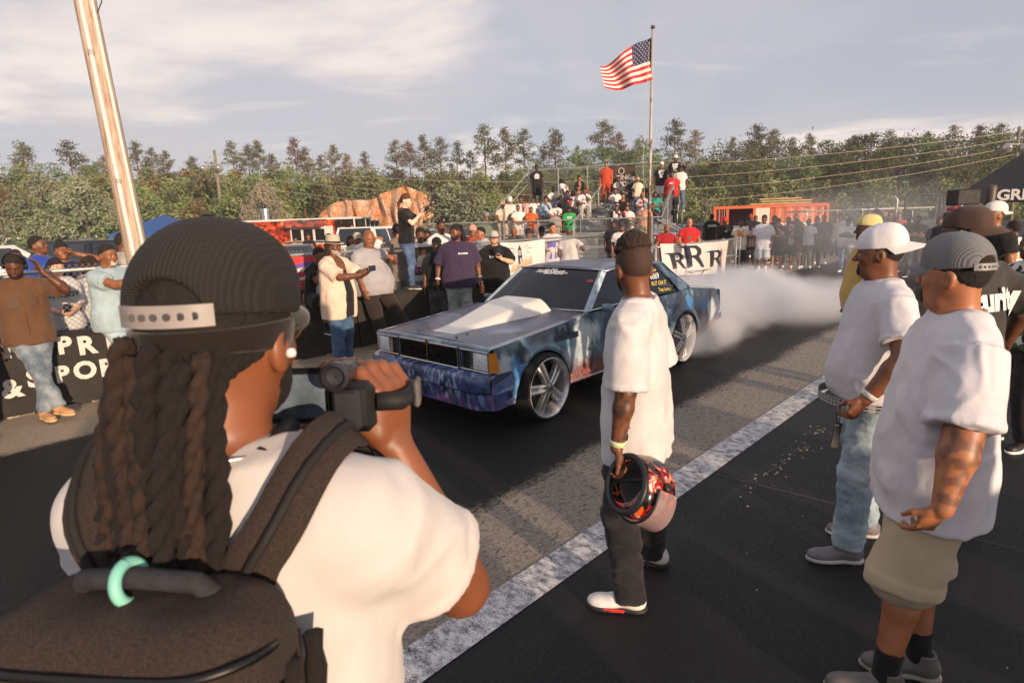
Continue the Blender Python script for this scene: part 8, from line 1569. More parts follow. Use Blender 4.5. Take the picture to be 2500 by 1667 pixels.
 P = at_t(762, 640, 8.45); person('boy in glasses and black tee sitting on the barrier, fists at his cheeks', (P[0], P[1], .40), (.80, -.60), H=1.62, lod=1, skin='d3', girth=.95, hip=(0, 0, .53), lean=.30, head=(.15, .05, .1), L=(.07, -.30, 1.03), R=(-.07, -.28, 1.03), poleL=(.5, -.3, -1), poleR=(-.5, -.3, -1), handL=dict(d=(-.1, .1, 1), tv=(-.3, 1, 0), curl=1.2), handR=dict(d=(.1, .1, 1), tv=(.3, 1, 0), curl=1.2), footL=(.16, -.46, .06, .1), footR=(-.12, -.42, .04, -.1), kneeL=(.25, -1, .7), kneeR=(-.3, -1, .7), top=tee('#19181b'), bottom=short('#17171b', .85, loose=.03), shoes=dict(c='#1b1b1d', sole='#d5d2cc'), socks='#17171a', hair=dict(style='afro', g=.003), glasses=dict(style='thin', c='#8d8a88'), group=W, chest=logo(('poly', [(-.09, -.14), (.0, -.16), (.02, -.06), (.08, .0), (.04, .08), (-.06, .07), (-.10, -.03)]), c='#b9b9bc', z=.27))
 p = at_z(838, 893); i = person('man in straw fedora, grey beard and open cream shirt filming with a phone', p, (.90, -.42), H=1.80, lod=1, skin='d3', girth=1.08, belly=.10, head=(.05, .05, 0), R=(-.03, -.44, 1.26), L=(.10, -.44, 1.27), poleR=(-.7, .2, -1), poleL=(.7, .2, -1), handR=dict(d=(.35, -.7, .55), tv=(.5, .5, .6), curl=.5), handL=dict(d=(-.35, -.7, .5), tv=(-.5, .5, .6), curl=.5), footL=(.15, .05, .085, .5), footR=(-.14, -.06, .085, -.35), top=dict(c='#dcc4b0', name='open_shirt', hem=-.24, loose=.035, sleeve=.88, open=(-.07, .11), under='#211f22'), bottom=jeans('#2f4a68', c2='#4a6684', loose=.024), shoes=dict(c='#cfcac4', sole='#8d8a86'), hat=dict(style='fedora', c='#bfae98', band='#17140f'), beard=dict(c='#9d958c', len=.022, g=.008), glasses=dict(style='thin', c='#2a1814'), hair=dict(style='long', len=.10), group=W)
 phone('black phone held sideways by the man in the fedora', wpos(i, (.05, -.58, 1.34)), wdir(i, (1, 0, 0)), wdir(i, (0, -1, 0)))
 P = at_t(905, 640, 8.28); i = person('heavy bald man in grey tee sitting against the barrier with a phone', (P[0], P[1], .08), (.72, -.70), H=1.92, lod=1, skin='d4', girth=1.36, belly=.16, fat=.014, hip=(0, .0, .80), lean=-.06, head=(-.10, .22, 0), L=(.10, -.40, 1.22), poleL=(1, .1, -.6), handL=dict(d=(-.3, -.1, 1), tv=(-.7, .4, .1), curl=.8), R=(-.28, -.20, .80), footL=(.36, -.42, .03, .5), footR=(-.10, -.38, .0, -.1), kneeL=(.8, -1, .5), kneeR=(-.1, -1, .3), top=tee('#a29fa2', hem=-.10, loose=.012), bottom=dict(c='#2f2624', loose=.02), shoes=dict(c='#3a302c', sole='#2a2624'), beard=dict(c='#6d6258', goatee=True), group=W); phone('black phone held upright by the heavy man in grey', wpos(i, (.07, -.46, 1.36)), wdir(i, (0, .1, 1)), wdir(i, (0, -1, .1)))
 P = at_t(1001, 700, 8.50); i = person('woman in black tee and jeans standing on the barrier photographing the car', (P[0], P[1], .826), (.95, -.20), H=hgt(1001, 474, P, .826), lod=1, skin='l2', fem=1, girth=.95, head=(.0, .18, 0), L=(.05, -.32, 1.38), R=(-.05, -.32, 1.38), poleL=(.6, -.1, -1), poleR=(-.6, -.1, -1), handL=dict(d=(-.1, -.5, .8), tv=(-.9, .3, .3), curl=.7), handR=dict(d=(.1, -.5, .8), tv=(.9, .3, .3), curl=.7), footL=(.09, .03, .085, .1), footR=(-.09, -.08, .085, -.2), top=tee('#1a1819', hem=-.06, loose=.02, sleeve=.7), bottom=jeans('#33486a', c2='#5a6f8e', loose=.008, cuff=.050), shoes=dict(c='#3a3838', sole='#cfccc6'), hair=dict(style='pony', c='#5a3320'), group=W); phone('small black camera phone in the raised hands of the woman', wpos(i, (.0, -.42, 1.47)), wdir(i, (1, 0, 0)), wdir(i, (0, -1, 0)))
 P = at_t(1118, 640, 7.70); P = (P[0], P[1], 0); i = person('big man with dreadlocks in dark purple tee standing before the barrier', P, (.10, -1), H=hgt(1118, 548, P, 0), lod=1, skin='d3', girth=1.22, belly=.05, head=(-.75, .08, 0), top=tee('#3c3048', hem=-.13, loose=.028, sleeve=.95), bottom=jeans('#5f6a6c', c2='#9aa09a'), shoes=WHT, hair=dict(style='dreads', len=.30, n=44), beard=dict(g=.008), L=(.33, -.04, .90), R=(-.33, -.03, .90), group=W, chest=logo(('text', 'BE AWARE', .030, .08, .03, .002), c='#d5d2d2'))
 m = MB(); m.lathe([(.001, 0), (.030, .002), (.033, .02), (.033, .10), (.030, .13), (.014, .165), (.013, .19), (.001, .19)], n=16, cap=False); o = m.build('drink_bottle', plain('orange_drink', '#c4733c', .2, 0, .1), None, True); o.location = tuple(wpos(i, (.36, -.10, .68))); tag(o, 'small bottle of orange drink in the big man\'s hand', 'bottle'); m = MB(); m.lathe([(.015, .185), (.015, .205), (.001, .206)], n=12); m.build('cap', plain('bottle_cap', '#d8d4d0', .4), o)
 for sd, nm, c in ((1, 'watch', '#8d8d92'), (-1, 'wristband', '#d5d0cc')):
  s0, el, wr = i['JT'][sd]; d = unit(wr - el); m = MB(); m.tube([wr - d * .035, wr - d * .012], .042, 12); m.build(nm, plain('band', c, .5), i['root'])
 P = at_t(1208, 640, 8.05); P = (P[0], P[1], 0); i = person('stout man in grey cap, sunglasses and black tee filming with his phone', P, (.02, -1), H=hgt(1208, 566, P, 0), lod=1, skin='l1', girth=1.28, belly=.08, fat=.006, head=(.1, .05, 0), L=(.12, -.30, 1.26), poleL=(1, .1, -.9), handL=dict(d=(-.35, -.2, .9), tv=(-.8, .4, .1), curl=.8), top=tee('#1b1a1a', hem=-.14, loose=.028, sleeve=.9), bottom=dict(c='#1c1b1e'), shoes=BLK_, hat=dict(style='cap', c='#b5afa8', brim='#4a4470', z=.135), glasses={}, beard=dict(c='#8a6a50', g=.004), group=W, chest=logo(('text', 'Lou', .055, -.05, .0, .003), c='#d8d5d2', z=.38)); phone('phone in the left hand of the stout man in black', wpos(i, (.08, -.36, 1.40)), wdir(i, (0, .1, 1)), wdir(i, (0, -1, .1)))
 stand_at(802, 572, 'man in white dress shirt with his back turned behind the fence', t=9.9, lod=1, skin='d2', girth=1.15, face=(-.5, .85), top=dict(c='#c6c8d2', sleeve=1.7), bottom=jeans(), shoes=WHT, hair=dict(style='short', g=.004), clampH=(1.6, 2.1), group=W)
 stand_at(752, 571, 'woman in dark striped jacket standing at the food trailer', Y=24.0, skin='d4', face=(.2, -1), fem=.6, top=tee('#241c22', sleeve=2), bottom=jeans(), shoes=WHT, hair=dict(style='bun', c='#2a1a14'), group=W); stand_at(719, 580, 'person in pale blue top by the food trailer counter', Y=24.5, skin='d4', face=(.9, -.2), top=tee('#8fa4ac'), bottom=jeans(), shoes=WHT, hair=SH_, clampH=(1.4, 1.9), group=W)
 stand_at(856, 576, 'woman with long hair right of the fedora', t=12.5, skin='d4', fem=1, top=tee('#b5887a'), bottom=jeans(), shoes=WHT, hair=dict(style='long'), group=W); stand_at(870, 570, 'person in pale cap behind the bald heavy man', t=12.0, skin='d4', top=tee('#b9b0a4'), bottom=jeans(), shoes=WHT, hat=dict(style='cap', c='#b8ad98'), group=W)
 stand_at(893, 564, 'man in white tee with raised elbow beside the white trucks', t=11.4, lod=1, skin='m1', face=(-.4, .9), top=tee('#dcd6ce'), bottom=jeans(), shoes=WHT, hair=dict(style='short', c='#2c1c12'), R=(-.10, -.10, 1.60), poleR=(-1, -.2, -.2), clampH=(1.6, 2.1), group=W)
 stand_at(968, 548, 'man in grey brown shirt and camouflage trousers behind the fence', t=9.7, lod=1, skin='d4', girth=1.2, face=(-.6, .8), top=tee('#77695c', hem=-.14), bottom=dict(c='#5a5044', kind='camo', c2='#7a6c58'), shoes=BLK_, hair=SH_, clampH=(1.6, 1.95), L=(.2, -.3, 1.15), group=W)
 stand_at(1023, 556, 'bearded man in white tee resting folded arms on the fence rail', t=9.35, lod=1, skin='d3', face=(.25, -1), top=tee(WHT), bottom=jeans(), shoes=WHT, hair=dict(style='afro', g=.004), beard={}, lean=.22, L=(-.05, -.40, 1.36), R=(.12, -.38, 1.40), poleL=(1, 0, -.4), poleR=(-1, 0, -.4), clampH=(1.6, 1.95), group=W); stand_at(1042, 562, 'woman with dark hair behind the man resting on the rail', t=10.4, skin='d3', fem=1, top=tee('#6a625c'), bottom=jeans(), shoes=WHT, hair=dict(style='long'), group=W)
 i = stand_at(1076, 538, 'man in white tee holding a phone up behind the fence', t=9.9, lod=1, skin='d3', girth=1.1, face=(.35, -1), top=tee(WHT), bottom=jeans(), shoes=WHT, hair=dict(style='short', g=.004), L=(.10, -.38, 1.50), poleL=(1, 0, -.8), handL=dict(d=(-.2, -.3, .9), tv=(-.8, .4, .1), curl=.7), clampH=(1.6, 2.15), group=W); phone('black phone held up beside the face of the man in white', wpos(i, (.06, -.44, 1.62)), wdir(i, (1, 0, 0)), wdir(i, (0, -1, 0)))
 stand_at(1066, 582, 'man in black cap and sunglasses just behind the purple tee', t=8.15, lod=1, skin='d3', face=(-.15, -1), girth=1.1, top=tee('#1b1b22', sleeve=.9), bottom=jeans('#22252a'), shoes=BLK_, hat=dict(style='cap', c='#17171c'), glasses={}, beard=dict(c='#6a5a4c', goatee=True), clampH=(1.5, 1.9), group=W)
 stand_at(1154, 551, 'man in red shirt, pink cap and sunglasses behind the fence', t=10.2, lod=1, skin='d4', face=(-.1, -1), top=tee('#b8302c', sleeve=1.2, open=(-.03, .04), under='#d5cfc8'), bottom=jeans(), shoes=WHT, hat=dict(style='cap', c='#c98f84'), glasses={}, clampH=(1.6, 2.0), group=W); stand_at(1186, 553, 'man in lilac white tee leaning on the fence beside the red shirt', t=9.5, lod=1, skin='m1', face=(-.8, -.6), top=tee('#c9c6d4'), bottom=jeans(), shoes=WHT, hair=dict(style='short', g=.003), lean=.2, R=(-.12, -.40, 1.36), poleR=(-1, 0, -.4), clampH=(1.5, 1.95), group=W)
build_left_crowd()
# ------------------------------------------------------------------ people close to the camera
def wl(pos, face, H):
 rz = math.atan2(face[0], -face[1]); R = np.array(Matrix.Rotation(-rz, 3, 'Z')); p0 = np.array(pos, float); sc = H / 1.75
 return lambda P: (R @ (np.array(P, float) - p0)) / sc
def wld(face):
 rz = math.atan2(face[0], -face[1]); R = np.array(Matrix.Rotation(-rz, 3, 'Z')); return lambda d: R @ np.array(d, float)
def ink_body(info, sd, amount=1.0, seed=3, upper=False):
 o = [c for c in info['root'].children if c.name.split('.')[0] == 'body'][0]; me = o.data; V = np.zeros(len(me.vertices) * 3, np.float32); me.vertices.foreach_get('co', V); V = V.reshape(-1, 3); s0, el, wr = info['JT'][sd]
 def segd(a, b): d = b - a; t = np.clip(((V - a) @ d) / (d @ d), 0, 1); return np.linalg.norm(V - a - t[:, None] * d, axis=1), t
 d1, t1 = segd(el, wr); m = np.clip((.075 - d1) / .01, 0, 1) * (t1 > .02) * (t1 < .93)
 d2, t2 = segd(s0, el); m = np.maximum(m, np.clip((.08 - d2) / .01, 0, 1) * (t2 > .3))
 pat = np.clip((fbm(V * 34, 3, seed) + .12) * 2.2, 0, 1); at = me.attributes.get('ink') or me.attributes.new('ink', 'FLOAT', 'POINT'); at.data.foreach_set('value', (m * pat * amount).astype(np.float32))
 mat = me.materials[0].copy(); me.materials[0] = mat; nt = mat.node_tree; b = nt.nodes['Principled BSDF']; src = b.inputs['Base Color'].links[0].from_socket; a = nt.nodes.new('ShaderNodeAttribute'); a.attribute_name = 'ink'; mx = nt.nodes.new('ShaderNodeMix'); mx.data_type = 'RGBA'; nt.links.new(a.outputs['Fac'], mx.inputs[0]); nt.links.new(src, mx.inputs[6]); mx.inputs[7].default_value = (.022, .020, .022, 1); nt.links.new(mx.outputs[2], b.inputs['Base Color'])
def band(info, sd, col, off=.03, w=.022, r=.036, name='wristband'):
 s0, el, wr = info['JT'][sd]; d = unit(wr - el); m = MB(); m.tube([wr - d * (off + w), wr - d * (off + w) + d * .001, wr - d * off], [r, r, r * .96], 20, True); return m.build(name, plain('wristband', col, .6, 0, .2, 90), info['root'], True)
def necklace(info, col, r=.0026, drop=.03, rad=.070):
 T = info['T']; SH = info['SH']; m = MB(); pts = []
 for a in np.linspace(0, 2 * math.pi, 41):
  q = T((rad * math.sin(a), .012 - rad * .92 * math.cos(a), .585 - drop * (1 + math.cos(a)) * .9)); d = float(SH.eval(q[None])[0]); 
  pts.append(q)
 m.tube(pts, r, 6, False); return m.build('chain_necklace', plain('necklace', col, .25, .9, .1), info['root'], True)
def near_folds(info, seed, amp=.012):
 o = info['top']['o']; me = o.data; n = len(me.vertices); V = np.zeros(n * 3, np.float32); me.vertices.foreach_get('co', V); V = V.reshape(-1, 3).astype(float); N = np.zeros(n * 3, np.float32); me.vertex_normals.foreach_get('vector', N); N = N.reshape(-1, 3)
 q = (V - info['hip']) @ info['Rt']; w = fbm(q * 3.0, 2, seed)[:, None]; d = np.zeros(n)
 for k, (sc3, a_) in enumerate((((8, 8, 1.5), 0.0), ((7, 7, 2.0), .7), ((7, 7, 2.0), -.7), ((3, 3, 9), .12))):
  c_, s_ = math.cos(a_), math.sin(a_); g = np.stack([q[:, 0] * c_ - q[:, 2] * s_, q[:, 1] * c_ - q[:, 2] * s_ * .5, q[:, 0] * s_ + q[:, 2] * c_], 1) * np.array(sc3) + w * .9; env = np.clip(fbm(q * 3.6 + 7.7 * k, 2, seed + k) + (.25 if k == 0 else .05), 0, 1); d += env * (1 - np.abs(fbm(g, 1, seed + 9 * k)) * 1.9).clip(0, 1) ** 1.5
 d -= .08
 V = V + N * np.clip(amp * 1.3 * (d - .25), -.004, .012)[:, None]; me.vertices.foreach_set('co', V.astype(np.float32).ravel()); me.update()
# ---- the man in the middle with the helmet
def build_helmet_man():
 pos = (.600, 2.79, 0); face = unit((-.90, .44, 0)); H = 1.83; w = wl(pos, face, H); wd_ = wld(face)
 wrist = w((.465, 2.56, .905)); fl = w((.545, 2.655, .085 * 1.04)); fr = w((.760, 3.03, .085 * 1.04))
 i = person('man in white tee and black jeans holding a helmet, seen from behind', pos, face, H=H, lod=0, skin='d3', girth=1.0, head=(-.88, .06, .03), L=wrist, poleL=(.5, .8, 0), handL=dict(d=wd_((.25, -.05, -.95)), tv=wd_((.2, -.9, 0)), curl=[.9, 1.0, 1.0, .9], thumb=.6), R=(-.27, -.06, .90), footL=(fl[0], fl[1], .085, .25), footR=(fr[0], fr[1], .085, .05), top=tee('#cbc7c8', hem=-.17, loose=.026, sleeve=.96), bottom=dict(c='#17161a', kind='denim', c2='#2a282b', loose=.020, lift=-.03), shoes=dict(c='#d3cfcb', sole='#26262a', high=.03), hair=dict(style='fade', g=.012, c='#33231b'), beard=dict(g=.005), wrinkle=1.1)
 ink_body(i, 1, .75); near_folds(i, 3, .012); band(i, 1, '#cfd8a8', .012, .022, .037); necklace(i, '#d0ccc4', .0030, .012, .078)
 for sd in (1, -1):
  hj, kn, an, ta, tp = i['LG'][sd]; Rf = rotm('Z', ta); m = MB(); m.box(tuple(an + Rf @ A3(sd * .045, -.07, -.066)), (.010, .10, .016), Matrix(Rf.tolist()), bevel=.003); m.build('red_sole_flash', plain('red_rubber', '#b8302c', .5), i['root'])
  m = MB()
  for k in range(4): m.tube([an + Rf @ A3(-.026, -.045 - .022 * k, .000 - .010 * k), an + Rf @ A3(.026, -.045 - .022 * k, .000 - .010 * k)], .0045, 6)
  m.build('shoe_laces', plain('lace', '#c9c2cc', .8), i['root'], True)
 hp = np.array([.575, 2.50, .735]); dn = unit((-.80, -.42, .50)); ft = np.array([.45, -.30, -.80]); ft = unit(ft - dn * (ft @ dn)); sd_ = np.cross(ft, -dn); R = np.stack([sd_, -ft, -dn], 1)
 o = empty('racing_helmet', hp); tag(o, 'red and black flame painted racing helmet hanging from the man\'s hand', 'helmet'); L_ = lambda p: R @ np.array(p, float)
 F = Field(); F.ell(L_((0, .005, .02)), (.126, .150, .135), .02, R); F.ell(L_((0, -.03, -.06)), (.112, .125, .075), .05, R); F.ell(L_((0, 0, .0)), (.108, .130, .118), .0, R, '-'); F.fcone(L_((0, .01, -.25)), L_((0, .01, -.03)), .104, .104, .004, '-'); F.plane(L_((0, 0, -.115)), -R[:, 2])
 F.rbox(L_((0, -.17, .005)), (.098, .10, .050), .03, .006, R, '-')
 b = NB('flame_helmet_paint'); n = b.noise(11, 5, .6, None, 1.2); f2 = b.noise(20, 3, .5, b.vec(loc=(3, 1, 4)), .5); b.color(b.mix(b.rng(n, .54, .60), b.mix(b.rng(f2, .48, .56), '#140a0a', '#a01816'), b.mix(b.rng(f2, .5, .6), '#d8601c', '#d5ccc4'))).set(Roughness=.15); b.b.inputs['Coat Weight'].default_value = .8
 field_obj('shell', F, .0045, b.m, o, it=1); rub = plain('helmet_rubber', '#1b1c20', .5)
 m = MB(); m.tube([L_((math.cos(a) * .110, math.sin(a) * .128 - .012, -.113)) for a in np.linspace(0, 2 * math.pi, 41)], .015, 10, False); m.build('neck_roll', rub, o, True)
 F = Field(); F.ell(L_((0, .005, .015)), (.110, .132, .120), .01, R); F.ell(L_((0, .0, -.05)), (.082, .100, .125), .01, R, '-'); F.plane(L_((0, 0, -.105)), -R[:, 2]); field_obj('padding', F, .005, plain('helmet_lining', '#5d5a5a', .9, 0, .2, 30, .5), o)
 m = MB(); m.tube([L_((-.085, .03, -.10)), L_((-.03, .02, -.085)), L_((.04, .0, -.08)), L_((.085, -.02, -.10))], .010, 8); m.build('chin_strap', plain('strap_black', '#121214', .7), o, True)
 V = NB('tinted_visor'); V.color('#c8a8a8').set(Roughness=.05, Alpha=.38); m = MB(); m.grid(lambda u, v: L_((.134 * math.sin(-1.25 + 2.5 * u), -.158 * math.cos(-1.25 + 2.5 * u) * (1.0 + .10 * v) - .012, -.050 + .115 * v)), 22, 6); m.build('visor', V.m, o, True); m = MB(); m.tube([L_((.134 * math.sin(-1.25 + 2.5 * u), -.158 * math.cos(-1.25 + 2.5 * u) - .012, -.052)) for u in np.linspace(0, 1, 20)], .006, 6); m.build('visor_edge', rub, o, True)
 for sx in (-1, 1): m = MB(); m.lathe([(.022, 0), (.022, .010), (.010, .014)], tuple(L_((sx * .124, -.04, .01))), 14, Matrix(R.tolist()) @ Matrix.Rotation(sx * math.pi / 2, 3, 'Y')); m.build('visor_pivot', rub, o, True)
build_helmet_man()
# ---- man in backward white cap
def build_white_cap():
 pos = (1.995, 3.17, 0); face = unit((-.97, .22, 0)); H = hgt(2131, 549, pos, 0) / 1.012; w = wl(pos, face, H); wd_ = wld(face); hand = w((1.775, 2.86, 1.00)); fl = w((1.835, 3.00, .09)); fr = w((2.10, 3.28, .09))
 i = person('heavy man in backward white cap, white tee and faded blue jeans', pos, face, H=H, lod=0, skin='d3', girth=1.13, belly=.085, fat=.006, head=(-.42, .05, 0), L=hand, poleL=(.9, .8, -.1), handL=dict(d=wd_((-.5, .1, -.75)), tv=wd_((-.7, -.3, .5)), curl=.9), R=(-.36, .02, .92), armr=1.15, footL=(fl[0], fl[1], .085, .10), footR=(fr[0], fr[1], .085, 0), top=tee('#cdcad0', hem=-.04, loose=.012, sleeve=.72), bottom=jeans('#6f8494', c2='#a3b2ba', loose=.016), shoes=dict(c='#6d6a70', sole='#b5b0b0', high=.03), hat=dict(style='cap', c='#dedadc', back=True, tilt=-.12, len=.085, drop=-.030, z=.130), hair=dict(style='short', g=.005), beard=dict(g=.002, goatee=True))
 near_folds(i, 7, .008); band(i, 1, '#d8dcd8', .015, .024, .041); T = i['T']
 m = MB(); PN = i['PN']; m.grid(lambda u, v: T((.235 * math.sin(2 * math.pi * u) * 1.05, -.25 * math.cos(2 * math.pi * u) * (1.0 if math.cos(2 * math.pi * u) > 0 else .72) + .0, -.065 + .045 * v)), 40, 2); m.build('waistband', cloth_mat('#2c2c32', 'plaid', '#b5b2ae'), i['root'], True)
 c = w(at_y(2042, 1062, 2.955)); o = MB(); R = Matrix.Rotation(.15, 3, 'Y'); o.box((0, 0, 0), (.006, .036, .135), R @ Matrix.Rotation(.2, 3, 'X'), bevel=.002); t = o.build('hang_tag', plain('tag_black', '#131316', .5)); t.location = tuple(at_y(2042, 1062, 2.93)); t.rotation_euler = (0, 0, 1.45); tag(t, 'long black tag with white lettering hanging from the jeans pocket', 'tag')
 text_on('SERENEDE', (.0045, 0, 0), (0, 0, 1), (0, -1, 0), .026, plain('white_ink', '#d9d4cf', .6, 0, 0), t, 'tag_lettering'); m = MB(); m.tube([(0, 0, .06), (0, .01, .12)], .0025, 5); m.build('tag_string', plain('strap_black', '#121214', .7), t)
build_white_cap()
# ---- man in grey trucker cap
def trucker_strap(i, col, yaw=math.pi, zc=.128, g=.0):
 Hf0 = i['H']; Rh = i['Rh'] @ rotm('Z', yaw); Hf = lambda p: Hf0((0, .008, .135)) + Rh @ (np.array(p, float) - A3(0, .008, .135)); m = MB()
 m.grid(lambda u, v: Hf(((.091 + g) * math.sin(-.62 + 1.24 * u + math.pi), .008 - (.1145 + g) * math.cos(-.62 + 1.24 * u + math.pi), zc + .024 * v)), 16, 2); m.grid(lambda u, v: Hf(((.088 + g) * math.sin(-.62 + 1.24 * u + math.pi), .008 - (.1115 + g) * math.cos(-.62 + 1.24 * u + math.pi), zc + .024 * v)), 16, 2, flip=True)
 st_ = m.build('snap_strap', plain('snap_plastic', col, .5), i['hat'], True); m = MB()
 for k in range(7): a = -.42 + .14 * k + math.pi; c = Hf(((.0925 + g) * math.sin(a), .008 - (.1160 + g) * math.cos(a), zc + .012)); m.lathe([(.0042, 0), (.0042, .003), (.001, .004)], tuple(c), 8, Matrix(Rh.tolist()) @ Matrix.Rotation(math.pi - a, 3, 'Z') @ Matrix.Rotation(math.pi / 2, 3, 'X'))
 tag(m.build('snap_studs', plain('snap_stud', '#4a4848', .5), st_), kind='stuff')
def mesh_cloth(col):
 b = NB('trucker_mesh'); c = lin(col); w = b.wave(60, None, 1.2, 'X', det=2); v = b.wave(95, None, .8, 'Z', det=2); b.color(b.mix(b.rng(b.math('MULTIPLY', w, v), .10, .45), tuple(x * .62 for x in c[:3]) + (1,), c)).set(Roughness=.85); b.bump(b.math('ADD', w, v), .6, .004); return b.m
def build_trucker():
 pos = (1.665, 2.185, 0); face = unit((-.93, .36, 0)); H = hgt(2290, 572, pos, 0) / 1.012; w = wl(pos, face, H); wd_ = wld(face); hand = w((1.440, 1.845, .90)); fl = w((1.440, 2.05, .09)); fr = w((1.66, 2.16, .09))
 i = person('stocky tattooed man in grey trucker cap, white tee and khaki shorts', pos, face, H=H, lod=0, skin='#9a6444', girth=1.12, belly=.060, fat=.007, armr=1.22, head=(-.62, .02, 0), L=hand, poleL=(1, .9, .0), handL=dict(d=wd_((-.30, .35, -.85)), tv=wd_((-.8, -.2, .4)), curl=[.5, .6, .8, .9]), R=(-.38, .02, .92), footL=(fl[0], fl[1], .085, .15), footR=(fr[0], fr[1], .085, .0), top=tee('#cfccd3', hem=-.18, loose=.024, sleeve=.92, drape=(1, .995, 1.01)), bottom=dict(c='#b5a48a', short=1.10, loose=.024), shoes=dict(c='#5f5a58', sole='#8a8480', high=.02), socks='#17161a', hat=dict(style='cap', c='#77777c', snap=True, yaw=-.3, z=.126, g=.002), hair=dict(style='short', g=.006, c='#17100e'), beard=dict(g=.004, goatee=True, c='#2a1c16'))
 i['hat'].data.materials[0] = mesh_cloth('#8d8c90'); ink_body(i, 1, .55, 9); near_folds(i, 11, .010); necklace(i, '#b8a88c', .0034, .010, .084)
 T = i['T']; rs = random.Random(3); m = MB()
 for k in range(9):
  q = i['H']((.052 + .004 * math.sin(k * 2.1), .010 - .008 * k * .6, .018 - .0035 * k + .004 * math.sin(k * 1.7)))
 trucker_strap(i, '#85858a', -.3, .126, .002)
build_trucker()
# ---- security man seen from the back
def build_security():
 pos = (2.74, 3.58, 0); face = unit((-.30, .95, 0)); H = hgt(2376, 505, pos, 0) / 1.012
 i = person('large man in dark grey security tee and backward brown cap, seen from behind', pos, face, H=H, lod=0, skin='d2', girth=1.28, belly=.06, head=(.45, .02, 0), L=(.36, -.05, .92), R=(-.40, .02, .98), poleR=(-1, .6, 0), top=tee('#3a3735', hem=-.12, loose=.03, sleeve=.95), bottom=jeans('#22252c'), shoes=BLK_, hat=dict(style='cap', c='#4d3a33', back=True, z=.130, len=.082, drop=-.036), hair=dict(style='short', g=.003), chest=dict(items=[('text', 'Security', .17, -.035, .0, .008)], back=True, c='#d8d5d2', z=.36, lift=.020), beard={})
 near_folds(i, 15, .009); m = MB(); m.tube([i['H']((.085, .02, .13)), i['H']((.090, .01, .10)), i['H']((.080, -.03, .05))], .007, 8); m.build('ear_piece', plain('headphone_black', '#131316', .4), i['root'], True)
build_security()
